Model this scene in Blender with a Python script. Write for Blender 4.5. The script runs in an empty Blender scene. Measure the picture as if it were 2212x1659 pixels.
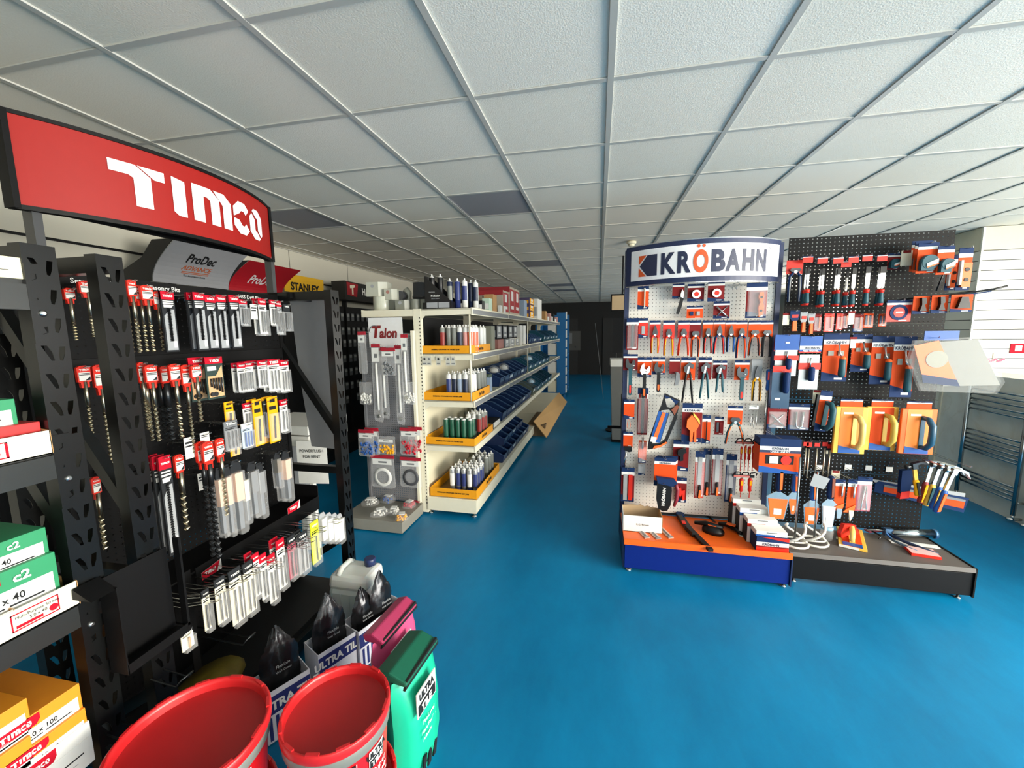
import bpy, bmesh, math, random
from math import pi, sin, cos, radians
from mathutils import Vector, Matrix
random.seed(7)
D = bpy.data; SC = bpy.context.scene; COL = SC.collection

# ---------------- camera ----------------
H = 1.6
FPX, YAW, PITCH, ROLL = 876.51, .2103, .1277, -.0124
_r = Vector((cos(YAW), sin(YAW), 0)); _f0 = Vector((-sin(YAW), cos(YAW), 0)); _u0 = Vector((0, 0, 1))
CF = _f0*cos(PITCH) - _u0*sin(PITCH); _up = _u0*cos(PITCH) + _f0*sin(PITCH)
CR = _r*cos(ROLL) + _up*sin(ROLL); CU = _up*cos(ROLL) - _r*sin(ROLL)
cd = D.cameras.new('camera'); cam = D.objects.new('camera', cd); COL.objects.link(cam)
cd.sensor_width = 36; cd.lens = FPX/2212*36; cd.clip_start = .05; cd.clip_end = 100
cam.matrix_world = Matrix(((CR.x, CU.x, -CF.x, 0), (CR.y, CU.y, -CF.y, 0), (CR.z, CU.z, -CF.z, H), (0, 0, 0, 1)))
SC.camera = cam

def ray(u, v): return CF + CR*((u-1106)/FPX) - CU*((v-829.5)/FPX)
def PX(u, v, x): d = ray(u, v); return d*(x/d.x) + Vector((0, 0, H))      # where the photo's pixel meets a plane of the shop
def PY(u, v, y): d = ray(u, v); return d*(y/d.y) + Vector((0, 0, H))
def PZ(u, v, z): d = ray(u, v); return d*((z-H)/d.z) + Vector((0, 0, H))

# ---------------- light: daylight through the shop's own windows ----------------
w = D.worlds.new('sky'); SC.world = w; w.use_nodes = True
bg = w.node_tree.nodes['Background']; bg.inputs[0].default_value = (.80, .90, 1, 1); bg.inputs[1].default_value = 2.5
def daylight(name, loc, sx, sy, rot, power, col=(.93, .97, 1)):
    l = D.lights.new(name, 'AREA'); l.shape = 'RECTANGLE'; l.size = sx; l.size_y = sy; l.energy = power; l.color = col
    o = D.objects.new(name, l); o.location = loc; o.rotation_euler = rot; COL.objects.link(o); return o
WC = (1, .93, .80); UP = radians(38)
DN = radians(32)
daylight('window_daylight_right', (5.5, -.5, 1.45), 2.1, 5.2, (0, radians(90)-DN, 0), 980, WC)
daylight('window_ground_glow_right', (5.45, 1.25, 1.35), 1.9, 7.4, (0, radians(90)+UP, 0), 100, (1, .93, .80))
daylight('window_daylight_front', (3.05, -3.1, 1.45), 4.1, 2.1, (radians(90), 0, 0), 30, WC)
daylight('window_ground_glow_front', (3.05, -3.05, 1.35), 4.1, 1.9, (radians(90)+UP, 0, 0), 36, (1, .93, .80))
daylight('window_ground_glow_far', (5.45, 9.7, 1.35), 1.9, 4.0, (0, radians(90)+UP, 0), 190, (1, .93, .80))
SC.view_settings.view_transform = 'Standard'; SC.view_settings.look = 'None'; SC.view_settings.gamma = 1
SC.view_settings.use_curve_mapping = False
SC.view_settings.exposure = 0

# ---------------- materials ----------------
_M = {}
def s2l(c): return c/12.92 if c <= .04045 else ((c+.055)/1.055)**2.4
def hexc(h): return tuple(s2l(int(h[i:i+2], 16)/255) for i in (0, 2, 4)) + (1,)
def M(name, h, rough=.5, metal=0, noise=0, scale=30, bump=0, spec=.5, coat=0):
    if name in _M: return _M[name]
    m = D.materials.new(name); m.use_nodes = True; nt = m.node_tree; b = nt.nodes['Principled BSDF']
    c = hexc(h); b.inputs['Base Color'].default_value = c; b.inputs['Roughness'].default_value = rough
    b.inputs['Metallic'].default_value = metal; b.inputs['Specular IOR Level'].default_value = spec
    b.inputs['Coat Weight'].default_value = coat
    n = nt.nodes.new('ShaderNodeTexNoise'); n.inputs['Scale'].default_value = scale; n.inputs['Detail'].default_value = 4
    tc = nt.nodes.new('ShaderNodeTexCoord'); nt.links.new(tc.outputs['Object'], n.inputs['Vector'])
    k = noise or .05
    mx = nt.nodes.new('ShaderNodeMix'); mx.data_type = 'RGBA'
    mx.inputs[6].default_value = tuple(v*(1-k) for v in c[:3])+(1,); mx.inputs[7].default_value = tuple(min(1, v*(1+k)) for v in c[:3])+(1,)
    nt.links.new(n.outputs[0], mx.inputs[0]); nt.links.new(mx.outputs[2], b.inputs['Base Color'])
    if bump:
        bp = nt.nodes.new('ShaderNodeBump'); bp.inputs['Strength'].default_value = bump; bp.inputs['Distance'].default_value = .004
        nt.links.new(n.outputs[0], bp.inputs['Height']); nt.links.new(bp.outputs[0], b.inputs['Normal'])
    _M[name] = m; return m
def clear(name, tint='ffffff', a=.16, rough=.12, wr=0):
    """thin clear plastic film: mostly see-through with a glossy sheen"""
    if name in _M: return _M[name]
    m = D.materials.new(name); m.use_nodes = True; nt = m.node_tree; nt.nodes.clear()
    out = nt.nodes.new('ShaderNodeOutputMaterial'); mix = nt.nodes.new('ShaderNodeMixShader'); tr = nt.nodes.new('ShaderNodeBsdfTransparent')
    pb = nt.nodes.new('ShaderNodeBsdfPrincipled'); pb.inputs['Base Color'].default_value = hexc(tint); pb.inputs['Roughness'].default_value = rough
    if wr:
        n = nt.nodes.new('ShaderNodeTexNoise'); n.inputs['Scale'].default_value = 45; n.inputs['Distortion'].default_value = 1.5
        tc = nt.nodes.new('ShaderNodeTexCoord'); nt.links.new(tc.outputs['Object'], n.inputs['Vector'])
        bp = nt.nodes.new('ShaderNodeBump'); bp.inputs['Strength'].default_value = wr; bp.inputs['Distance'].default_value = .01
        nt.links.new(n.outputs[0], bp.inputs['Height']); nt.links.new(bp.outputs[0], pb.inputs['Normal'])
    mix.inputs[0].default_value = a
    nt.links.new(tr.outputs[0], mix.inputs[1]); nt.links.new(pb.outputs[0], mix.inputs[2]); nt.links.new(mix.outputs[0], out.inputs[0])
    _M[name] = m; return m
WHITE = M('white_print', 'dededa', .6, spec=.15); BLACK = M('black_plastic', '0c0d0f', .4, spec=.3); STEEL = M('bright_steel', 'c9c9c6', .25, 1)
DSTEEL = M('dark_steel', '4a4c4e', .35, .9); RED = M('red_card', 'b20f26', .6, spec=.15); DRED = M('dark_red_card', '74191a', .6, spec=.15)
ORANGE = M('orange_card', 'd04818', .6, spec=.15); NAVY = M('navy_card', '142c54', .6, spec=.15); GREY = M('grey_card', '9a9c9e', .6, spec=.15)
CHAR = M('charcoal_card', '26282b', .6, spec=.15); YELLOW = M('yellow_card', 'eaa414', .6, spec=.15); GREEN = M('green_card', '1f8a55', .6, spec=.15)
TEAL = M('teal_rubber', '1f4b55', .5, spec=.3); REDP = M('red_plastic', 'd02a1c', .4, spec=.3); CREAM = M('cream_card', 'e3ddc4', .6, spec=.15)
BLUEP = M('blue_plastic', '1d4f96', .4, spec=.3); KRAFT = M('brown_board', 'b58a58', .7); BRASS = M('drill_steel', 'b5ad98', .3, 1)
YPL = M('yellow_plastic', 'e9b64a', .45, spec=.3); CLEAR = clear('clear_plastic', 'ffffff', .13, .2); FILM = clear('crinkled_film', 'ffffff', .13, .18, .6)
ORP = M('orange_plastic', 'f0682a', .4, spec=.3); INK = M('black_ink', '17181a', .6, spec=.3); GREYP = M('grey_plastic', '6d7073', .5)

# ---------------- mesh builder ----------------
class G:
    def __init__(s): s.v = []; s.f = []; s.sm = []
    def add(s, vs, fs, smooth=False):
        n = len(s.v); s.v += [tuple(p) for p in vs]; s.f += [tuple(i+n for i in f) for f in fs]; s.sm += [smooth]*len(fs); return s
    def box(s, x0, y0, z0, x1, y1, z1, mat=None):
        p = [Vector((x, y, z)) for z in (z0, z1) for y in (y0, y1) for x in (x0, x1)]
        if mat: p = [mat @ q for q in p]
        return s.add(p, [(0, 2, 3, 1), (4, 5, 7, 6), (0, 1, 5, 4), (2, 6, 7, 3), (0, 4, 6, 2), (1, 3, 7, 5)])
    def cbox(s, c, d, mat=None):
        return s.box(c[0]-d[0]/2, c[1]-d[1]/2, c[2]-d[2]/2, c[0]+d[0]/2, c[1]+d[1]/2, c[2]+d[2]/2, mat)
    def prism(s, pts, y0, y1, ax='y'):
        """outline in (a,b) extruded along an axis: y -> (a,y,b), x -> (x,a,b), z -> (a,b,z)"""
        n = len(pts)
        if ax == 'y': q = [(a, y0, b) for a, b in pts] + [(a, y1, b) for a, b in pts]
        elif ax == 'x': q = [(y0, a, b) for a, b in pts] + [(y1, a, b) for a, b in pts]
        else: q = [(a, b, y0) for a, b in pts] + [(a, b, y1) for a, b in pts]
        return s.add(q, [tuple(range(n)), tuple(range(2*n-1, n-1, -1))] + [(i, (i+1) % n, n+(i+1) % n, n+i) for i in range(n)])
    def lathe(s, prof, n=16, c=(0, 0, 0), ax='z', cap=True, smooth=True, sx=1, sy=1):
        vs = []; fs = []
        for r, z in prof:
            for i in range(n):
                a = 2*pi*i/n; p = (r*cos(a)*sx, r*sin(a)*sy, z)
                if ax == 'x': p = (p[2], p[0], p[1])
                elif ax == 'y': p = (p[0], p[2], p[1])
                vs.append((p[0]+c[0], p[1]+c[1], p[2]+c[2]))
        for k in range(len(prof)-1):
            for i in range(n):
                j = (i+1) % n; fs.append((k*n+i, k*n+j, k*n+n+j, k*n+n+i))
        s.add(vs, fs, smooth)
        if cap:
            b = len(s.v)-len(vs); s.f += [tuple(b+i for i in range(n-1, -1, -1)), tuple(b+(len(prof)-1)*n+i for i in range(n))]; s.sm += [False]*2
        return s
    def cyl(s, p0, p1, r, n=8, r1=None): return s.tube([p0, p1], [r, r if r1 is None else r1], n)
    def tube(s, path, r, n=6, flat=1):
        path = [Vector(p) for p in path]; m = len(path); rr = r if isinstance(r, (list, tuple)) else [r]*m
        vs = []; fs = []; ref = None
        for k, p in enumerate(path):
            t = (path[min(k+1, m-1)]-path[max(k-1, 0)]).normalized()
            if ref is None: ref = Vector((0, 1, 0)) if abs(t.y) < .8 else Vector((1, 0, 0))
            a = t.cross(ref).normalized(); b = a.cross(t).normalized(); ref = b
            for i in range(n):
                th = 2*pi*(i+.5)/n; vs.append(p + a*(rr[k]*cos(th)) + b*(rr[k]*flat*sin(th)))
        for k in range(m-1):
            for i in range(n):
                j = (i+1) % n; fs.append((k*n+i, k*n+j, k*n+n+j, k*n+n+i))
        fs += [tuple(range(n-1, -1, -1)), tuple((m-1)*n+i for i in range(n))]
        return s.add(vs, fs, n > 5)
    def merge(s, o, mat=None):
        vs = [mat @ Vector(p) for p in o.v] if mat else o.v; n = len(s.v); s.v += [tuple(p) for p in vs]
        s.f += [tuple(i+n for i in f) for f in o.f]; s.sm += o.sm; return s
    def mesh(s, name, mat):
        me = D.meshes.new(name); me.from_pydata(s.v, [], s.f); me.materials.append(mat)
        me.polygons.foreach_set('use_smooth', s.sm)
        bm = bmesh.new(); bm.from_mesh(me); bmesh.ops.recalc_face_normals(bm, faces=bm.faces); bm.to_mesh(me); bm.free()
        return me
    def obj(s, name, mat, parent=None, loc=None, rot=None, bevel=0):
        return put(name, s.mesh(name, mat), parent, loc, rot, bevel)
def put(name, me, parent=None, loc=None, rot=None, bevel=0):
    o = D.objects.new(name, me); COL.objects.link(o); o.parent = parent
    if loc is not None: o.location = loc
    if rot is not None: o.rotation_euler = rot
    if bevel:
        b = o.modifiers.new('edge', 'BEVEL'); b.width = bevel; b.segments = 2; b.limit_method = 'ANGLE'
    return o
def tag(o, label, cat, group=None):
    o['label'] = label; o['category'] = cat
    if group: o['group'] = group
    return o
def thing(name, label, cat, loc=(0, 0, 0), rz=0, group=None):
    o = D.objects.new(name, None); o.empty_display_size = .05; COL.objects.link(o); o.location = loc
    o.rotation_euler = (0, 0, rz) if not isinstance(rz, (tuple, list)) else rz
    return tag(o, label, cat, group)
def struct(o): o['kind'] = 'structure'; return o
def stuff(o): o['kind'] = 'stuff'; return o
R90 = pi/2
_T = {}
def text(s, size, bold=0, font_w=1.0, slant=0):
    """flat lettering as mesh in the XZ plane, centred, facing -Y; size = capital height"""
    k = (s, size, bold, font_w, slant)
    if k in _T: return _T[k]
    cu = D.curves.new('t', 'FONT'); cu.body = s; cu.align_x = 'CENTER'; cu.align_y = 'CENTER'; cu.size = 1; cu.resolution_u = 7 if size >= .08 else 2; cu.offset = bold; cu.shear = slant
    o = D.objects.new('t', cu); COL.objects.link(o)
    me = D.meshes.new_from_object(o.evaluated_get(bpy.context.evaluated_depsgraph_get())); D.objects.remove(o)
    g = G(); q = size/.72
    xs = [v.co.x for v in me.vertices] or [0]; ys = [v.co.y for v in me.vertices] or [0]
    cx = (min(xs)+max(xs))/2; cy = (min(ys)+max(ys))/2
    g.add([((v.co.x-cx)*q*font_w, 0, (v.co.y-cy)*q) for v in me.vertices], [tuple(p.vertices) for p in me.polygons])
    D.meshes.remove(me); _T[k] = g; return g
def shift(g, x=0, y=0, z=0, rz=0, rx=0, ry=0, sc=1):
    return G().merge(g, Matrix.Translation((x, y, z)) @ Matrix.Rotation(rz, 4, 'Z') @ Matrix.Rotation(ry, 4, 'Y') @ Matrix.Rotation(rx, 4, 'X') @ Matrix.Scale(sc, 4))
def pegboard(x0, x1, z0, z1, pitch=.025, r=.003, t=.002):
    """perforated steel sheet in the XZ plane with real holes"""
    g = G(); nx = max(1, round((x1-x0)/pitch)); nz = max(1, round((z1-z0)/pitch)); dx = (x1-x0)/nx; dz = (z1-z0)/nz
    V = {}
    def vid(i, k):
        if (i, k) not in V: V[i, k] = len(g.v); g.v.append((x0+i*dx, 0, z0+k*dz))
        return V[i, k]
    for i in range(nx):
        for k in range(nz):
            c = [vid(i, k), vid(i+1, k), vid(i+1, k+1), vid(i, k+1)]; cx = x0+(i+.5)*dx; cz = z0+(k+.5)*dz; b = len(g.v)
            for a in range(8):
                th = pi/8+a*pi/4; g.v.append((cx+r*cos(th), 0, cz+r*sin(th)))
            # ring vertices by angle: corners sit at 225,315,45,135 degrees
            for q, (ca, cb) in enumerate(((4, 6), (6, 0), (0, 2), (2, 4))):
                p = c[(q) % 4]; n = c[(q+1) % 4]
                e = {0: (4, 5, 6), 1: (6, 7, 0), 2: (0, 1, 2), 3: (2, 3, 4)}[q]
                g.f.append((p, n, b+e[2] if q < 4 else 0, b+e[1], b+e[0])); g.sm.append(False)
    return g
# ================= room =================
XL, XR, YF, YB, ZC = -3.75, 5.6, -3.2, 15.2, 2.63
def floor_mat():
    m = D.materials.new('blue_floor_paint'); m.use_nodes = True; nt = m.node_tree; b = nt.nodes['Principled BSDF']; L = nt.links; b.inputs['Specular IOR Level'].default_value = .25
    tc = nt.nodes.new('ShaderNodeTexCoord')
    n = nt.nodes.new('ShaderNodeTexNoise'); n.inputs['Scale'].default_value = 2.2; n.inputs['Detail'].default_value = 8; n.inputs['Roughness'].default_value = .65
    mp = nt.nodes.new('ShaderNodeMapping'); mp.inputs['Scale'].default_value = (1, .45, 1); mp.inputs['Rotation'].default_value = (0, 0, .3)
    L.new(tc.outputs['Object'], mp.inputs[0]); L.new(mp.outputs[0], n.inputs['Vector'])
    cr = nt.nodes.new('ShaderNodeValToRGB'); cr.color_ramp.elements[0].position = .3; cr.color_ramp.elements[1].position = .72
    cr.color_ramp.elements[0].color = hexc('02618c'); cr.color_ramp.elements[1].color = hexc('057bac')
    L.new(n.outputs[0], cr.inputs[0])
    n2 = nt.nodes.new('ShaderNodeTexNoise'); n2.inputs['Scale'].default_value = 28; n2.inputs['Detail'].default_value = 6; n2.inputs['Distortion'].default_value = 2
    L.new(tc.outputs['Object'], n2.inputs['Vector'])
    c2 = nt.nodes.new('ShaderNodeValToRGB'); c2.color_ramp.elements[0].position = .66; c2.color_ramp.elements[1].position = .8
    mx = nt.nodes.new('ShaderNodeMix'); mx.data_type = 'RGBA'; mx.inputs[7].default_value = hexc('3a8fb4')
    mu = nt.nodes.new('ShaderNodeMath'); mu.operation = 'MULTIPLY'; mu.inputs[1].default_value = .12
    L.new(n2.outputs[0], c2.inputs[0]); L.new(c2.outputs[0], mu.inputs[0]); L.new(mu.outputs[0], mx.inputs[0]); L.new(cr.outputs[0], mx.inputs[6]); L.new(mx.outputs[2], b.inputs['Base Color'])
    rr = nt.nodes.new('ShaderNodeMapRange'); rr.inputs[3].default_value = .3; rr.inputs[4].default_value = .46
    L.new(n.outputs[0], rr.inputs[0]); L.new(rr.outputs[0], b.inputs['Roughness'])
    bp = nt.nodes.new('ShaderNodeBump'); bp.inputs['Strength'].default_value = .12; bp.inputs['Distance'].default_value = .02
    L.new(n.outputs[0], bp.inputs['Height']); L.new(bp.outputs[0], b.inputs['Normal'])
    return m
struct(G().box(XL, YF, -.1, XR, YB, 0).obj('floor', floor_mat()))
WALL = M('painted_wall', 'c9c6b8', .7, noise=.03, scale=3)
SLATM = M('cream_slatwall', 'f0ecdc', .5, noise=.02, scale=4)
wl = struct(G().box(XL-.12, YF, 0, XL, YB, 2.9).obj('wall_left', WALL))
G().box(XL, YF, 2.272, XL+.012, YB, 2.29).obj('rail', BLACK, wl)
for y in (2.08, 3.28, 4.48, 5.68): G().box(XL, y, 2.29, XL+.004, y+.006, ZC).obj('seam', M('wall_seam_grey', '6d6b63', .8), wl)  # thin grey strips mark the joints between wall panels
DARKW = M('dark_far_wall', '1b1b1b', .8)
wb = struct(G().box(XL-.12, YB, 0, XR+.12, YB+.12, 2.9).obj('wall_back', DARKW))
# right wall with shop windows, and shop front behind the camera
def glazed_wall(name, a0, a1, wins, z0, z1, place, n):
    g = G(); e = a0
    for w0, w1 in wins:
        if w0 > e: g.box(*place(e, 0, 0), *place(w0, 2.9, .12))
        g.box(*place(w0, 0, 0), *place(w1, z0, .12)); g.box(*place(w0, z1, 0), *place(w1, 2.9, .12)); e = w1
    g.box(*place(e, 0, 0), *place(a1, 2.9, .12))
    o = struct(g.obj(name, WALL)); fr = M('white_window_frame', 'e8e8e6', .4); gl = clear('window_glass', 'ffffff', .06, .02)
    cells = [(w0+(w1-w0)*i/n, w0+(w1-w0)*(i+1)/n) for w0, w1 in wins for i in range(n)]
    for i, (p, q) in enumerate(cells):
        f = struct(D.objects.new('window_%d' % (i+1 + (0 if name == 'wall_right' else 10)), None)); COL.objects.link(f)
        for (c0, c1, d0, d1) in ((p, p+.05, z0, z1), (q-.05, q, z0, z1), (p+.05, q-.05, z0, z0+.05), (p+.05, q-.05, z1-.05, z1)):
            G().box(*place(c0, d0, .02), *place(c1, d1, .08)).obj('frame', fr, f)
        G().box(*place(p+.05, z0+.05, .045), *place(q-.05, z1-.05, .055)).obj('pane', gl, f)
    return o
glazed_wall('wall_right', YF, YB, [(-3.1, 5.1), (7.7, 11.7)], .35, 2.45, lambda a, z, t: (XR+t, a, z), 4)
glazed_wall('wall_front', XL-.12, XR+.12, [(.9, 5.2)], .35, 2.45, lambda a, z, t: (a, YF-t, z), 4)

# ceiling: exposed grid with lay-in tiles
ceil = struct(G().box(XL-.12, YF-.12, 2.9, XR+.12, YB+.12, 3.0).obj('ceiling', M('plenum_soffit', '30302f', .9)))
def tile_mat(nm, h):
    m = M(nm, h, .85, noise=.05, scale=160, bump=.35); return m
TM = [tile_mat('mineral_tile_a', 'e4dfd2'), tile_mat('mineral_tile_b', 'dfdacd'), tile_mat('mineral_tile_c', 'e8e3d7')]
BARM = M('ceiling_grid_bar', 'b4b4ae', .45, noise=.02)
OX, OY, TS = .0336, 1.2747, .6
tm = [G().box(-.297, -.297, 0, .297, .297, .015).mesh('tile', k) for k in TM]
LIGHTS = {(-2, 3): 0, (-5, 3): 0, (-2, 8): 0, (-2, 13): 0, (-2, 15): 0}
far = G(); i0 = -7; rnd = random.Random(3)
for j in range(-8, 24):
    for i in range(i0, 10):
        x = OX+(i+.5)*TS; y = OY+(j+.5)*TS
        if x-.3 > XR or x+.3 < XL or y-.3 > YB or y+.3 < YF or (i, j) in LIGHTS: continue
        if j < 12:
            o = put('tile', tm[rnd.randrange(3)], ceil, (x, y, ZC+.006+rnd.random()*.002))
            o.rotation_euler = (rnd.uniform(-.002, .002), rnd.uniform(-.002, .002), 0)
        else: far.box(x-.297, y-.297, ZC+.006, x+.297, y+.297, ZC+.02)
stuff(far.obj('tiles', TM[0], ceil))
for i in range(i0, 11):
    x = OX+i*TS
    if XL < x < XR: G().box(x-.0125, YF, ZC, x+.0125, YB, ZC+.007).box(x-.002, YF, ZC+.006, x+.002, YB, ZC+.04).obj('runner', BARM, ceil)
for j in range(-8, 25):
    y = OY+j*TS
    if YF < y < YB: G().box(XL, y-.0125, ZC+.001, XR, y+.0125, ZC+.0065).obj('cross_bar', BARM, ceil)
G().box(XL, YF, ZC-.002, XL+.022, YB, ZC+.008).obj('edge_angle', BARM, ceil)
for n, (i, j) in enumerate(LIGHTS):
    x = OX+(i+.5)*TS; y = OY+(j+.5)*TS
    t = thing('ceiling_light', 'unlit grey square ceiling panel light, ' + ('nearest one over the aisle', 'nearest the left wall', 'over the middle of the long gondola', 'second farthest down the dark aisle', 'farthest at the dark end')[n], 'ceiling light', (x, y, ZC+.004), 0)
    G().box(-.297, -.297, .003, .297, .297, .03).obj('diffuser', M('unlit_diffuser', '8e8e92', .5), t)
    f = G()
    for a in ((-.297, -.297, .297, -.28), (-.297, .28, .297, .297), (-.297, -.28, -.28, .28), (.28, -.28, .297, .28)): f.box(a[0], a[1], -.001, a[2], a[3], .006)
    f.obj('frame', M('light_frame', '77777a', .5), t)

# slatwall pier on the right
def slats(parent, length, zs, xf):
    for a, b in zip(zs[:-1], zs[1:]):
        xf(a+.004, b-.004).obj('slat', SLATM, parent)
CX, CY = 3.94, 5.36
wp = struct(G().box(CX+.02, CY+.02, 0, XR, 7.4, 2.9).obj('wall_pier', M('slat_groove', '55524a', .8)))
zs = [0.1*k+.047 for k in range(10, 24)]
zz = [.0]+[round(2.39-.1035*k, 4) for k in range(22, -1, -1)]
for a, b in zip(zz[:-1], zz[1:]):
    G().box(CX, CY, a+.004, XR, CY+.02, b-.004).obj('slat', SLATM, wp)
    G().box(CX, CY+.02, a+.004, CX+.02, 7.4, b-.004).obj('slat', SLATM, wp)
G().box(CX, CY, 2.394, XR, CY+.02, ZC).obj('fascia', M('cream_fascia', 'e6dcbf', .6), wp)
G().box(CX, CY+.02, 2.394, CX+.02, 7.4, ZC).obj('fascia', M('cream_fascia', 'e6dcbf', .6), wp)
G().box(CX-.006, CY-.006, 0, CX+.012, CY+.012, ZC).obj('corner_trim', SLATM, wp)
# emergency light / sensor on the ceiling
e = thing('smoke_detector', 'small round cream smoke detector on the ceiling above the white pegboard sign', 'smoke detector', (.36, 5.1, ZC))
G().lathe([(.055, 0), (.055, -.02), (.04, -.03)], 20).obj('base', CREAM, e)
G().lathe([(.038, -.03), (.034, -.05), (.015, -.056)], 20).obj('head', CREAM, e)
# ================= display units =================
def cutplate(outer, holes, th):
    """flat plate in XZ with punched holes, thickness th along +Y"""
    cu = D.curves.new('c', 'CURVE'); cu.dimensions = '2D'; cu.fill_mode = 'BOTH'; cu.extrude = th/2
    for pts in [outer]+holes:
        sp = cu.splines.new('POLY'); sp.points.add(len(pts)-1); sp.use_cyclic_u = True
        for p, (a, b) in zip(sp.points, pts): p.co = (a, b, 0, 1)
    o = D.objects.new('c', cu); COL.objects.link(o)
    me = D.meshes.new_from_object(o.evaluated_get(bpy.context.evaluated_depsgraph_get())); D.objects.remove(o)
    g = G(); g.add([(v.co.x, v.co.z+th/2, v.co.y) for v in me.vertices], [tuple(p.vertices) for p in me.polygons]); D.meshes.remove(me)
    return g
RZX = Matrix.Rotation(R90, 4, 'Z')            # local -Y (front) turned to face +X
# ---- pegboard stand, white bay (left) and black bay (right) ----
YP = 3.08
NAVYM = M('navy_painted_steel', '14244a', .4); BLUEM = M('blue_painted_plinth', '05206f', .45, spec=.2); ORM = M('orange_painted_shelf', 'f06418', .4)
PEGW = M('white_pegboard', 'd6d4cc', .5); BPEG = M('black_pegboard', '0b0b0c', .55, spec=.15); BLK = M('black_powder_coat', '0a0a0b', .5, spec=.18)
def arc_x(x0, x1, y_end, sag):
    c = (x0+x1)/2; hw = (x1-x0)/2; r = (hw*hw+sag*sag)/(2*sag)
    return lambda x: y_end - (math.sqrt(max(0, r*r-(x-c)**2)) - (r-sag))
def bend(g, fn, step=.03, dy=0):
    """bend flat XZ lettering onto a curved header (splitting long faces first)"""
    me = D.meshes.new('b'); me.from_pydata(g.v, [], g.f); bm = bmesh.new(); bm.from_mesh(me); D.meshes.remove(me)
    xs = [v.co.x for v in bm.verts]; x = math.floor(min(xs)/step)*step+step
    while x < max(xs):
        bmesh.ops.bisect_plane(bm, geom=bm.verts[:]+bm.edges[:]+bm.faces[:], plane_co=(x, 0, 0), plane_no=(1, 0, 0)); x += step
    o = G(); bm.verts.index_update()
    o.add([(v.co.x, fn(v.co.x)+v.co.y+dy, v.co.z) for v in bm.verts], [tuple(v.index for v in f.verts) for f in bm.faces]); bm.free()
    return o
def curved_band(x0, x1, z0, z1, fn, th, n=28, dy=0):
    g = G(); vs = []
    for k in range(n+1):
        x = x0+(x1-x0)*k/n; y = fn(x)+dy
        vs += [(x, y, z0), (x, y, z1), (x, y+th, z1), (x, y+th, z0)]
    fs = []
    for k in range(n):
        a = 4*k; b = a+4
        for q in range(4): fs.append((a+q, b+q, b+(q+1) % 4, a+(q+1) % 4))
    fs += [(0, 1, 2, 3), (4*n+3, 4*n+2, 4*n+1, 4*n)]
    return g.add(vs, fs, False)
ks = thing('pegboard_stand', 'white perforated tool display stand with blue plinth, orange shelf and curved brand header', 'display stand', (.68, YP, 0))
def part(g, name, mat, th, off=(0, 0, 0), bevel=0): return G().merge(g, Matrix.Translation(-Vector(th.location)-Vector(off))).obj(name, mat, th, bevel=bevel)
X0, X1 = .19, 1.172
for x in (X0-.012, X1-.022): part(G().box(x, YP-.02, .03, x+.03, YP+.05, 2.16), 'upright', NAVYM, ks)
for a, b in ((.24, .74), (.742, 1.27), (1.272, 1.905)): part(shift(pegboard(X0+.02, X1-.022, a, b), y=YP-.004), 'pegboard', PEGW, ks)
part(G().box(X0+.02, YP+.045, .2, X1-.02, YP+.05, 1.9), 'back_panel', M('grey_back_panel', '5c5c5c', .7), ks)
part(G().box(X0, 2.63, .03, X1, 2.645, .195), 'plinth_front', BLUEM, ks, bevel=.002)
part(G().box(X0-.012, 2.64, .03, X0-.002, YP+.04, .2).box(X1+.002, 2.62, .02, X1+.01, YP+.04, .2), 'plinth_side', NAVYM, ks)
part(G().box(X0-.005, 2.622, .2, X1+.004, YP-.01, .218).prism([(2.612, .238), (2.622, .24), (2.645, .216), (2.622, .198), (2.616, .2)], X0-.005, X1+.004, 'x'), 'shelf', ORM, ks)
for x in (X0+.03, X1-.02):
    for y in (2.66, 3.05): part(G().lathe([(.018, 0), (.018, .006), (.007, .008), (.007, .035)], 12, (x, y, 0)), 'foot', STEEL, ks)
HF = arc_x(.185, 1.158, YP-.03, .2); ZT, ZB = 2.168, 1.905
part(curved_band(.185, 1.158, ZB, ZT, HF, .02), 'header_frame', NAVYM, ks)
part(curved_band(.215, 1.142, ZB+.032, ZT-.03, HF, .004, dy=-.005), 'header_face', M('white_header_face', 'e9e8ea', .3, coat=.3), ks)
part(curved_band(.185, 1.158, ZT, ZT+.006, HF, .01, dy=-.004), 'header_rim', M('chrome_rim', 'b9bcc0', .2, 1), ks)
part(curved_band(.185, 1.158, ZB-.006, ZB, HF, .01, dy=-.004), 'header_rim', M('chrome_rim', 'b9bcc0', .2, 1), ks)
HN = M('header_navy_print', '1c2544', .4); HO = M('header_orange_print', 'd2521e', .4)
def kb(ch, x0, x1, mat, z0=1.963, z1=2.1, bold=.045):
    g = text(ch, .1, bold); xs = [p[0] for p in g.v]; zs = [p[2] for p in g.v]
    fx = (x1-x0)/(max(xs)-min(xs)); fz = (z1-z0)/(max(zs)-min(zs))
    g2 = G().add([((x0+x1)/2+p[0]*fx, 0, (z0+z1)/2+p[2]*fz) for p in g.v], g.f)
    part(bend(g2, HF, dy=-.0075), 'lettering', mat, ks)
for ch, a, b in (('K', .395, .482), ('R', .492, .572), ('B', .690, .774), ('A', .776, .866), ('H', .880, .955), ('N', .970, 1.040)): kb(ch, a, b, HN)
kb('O', .583, .672, HO, 1.96, 2.103)
for dx in (-.015, .015): part(bend(G().add([(.628+dx+.010*cos(a*pi/6), 0, 2.126+.010*sin(a*pi/6)) for a in range(12)], [tuple(range(12))]), HF, dy=-.0075), 'umlaut_dot', HO, ks)
bx, bz = .262, 1.962
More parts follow.
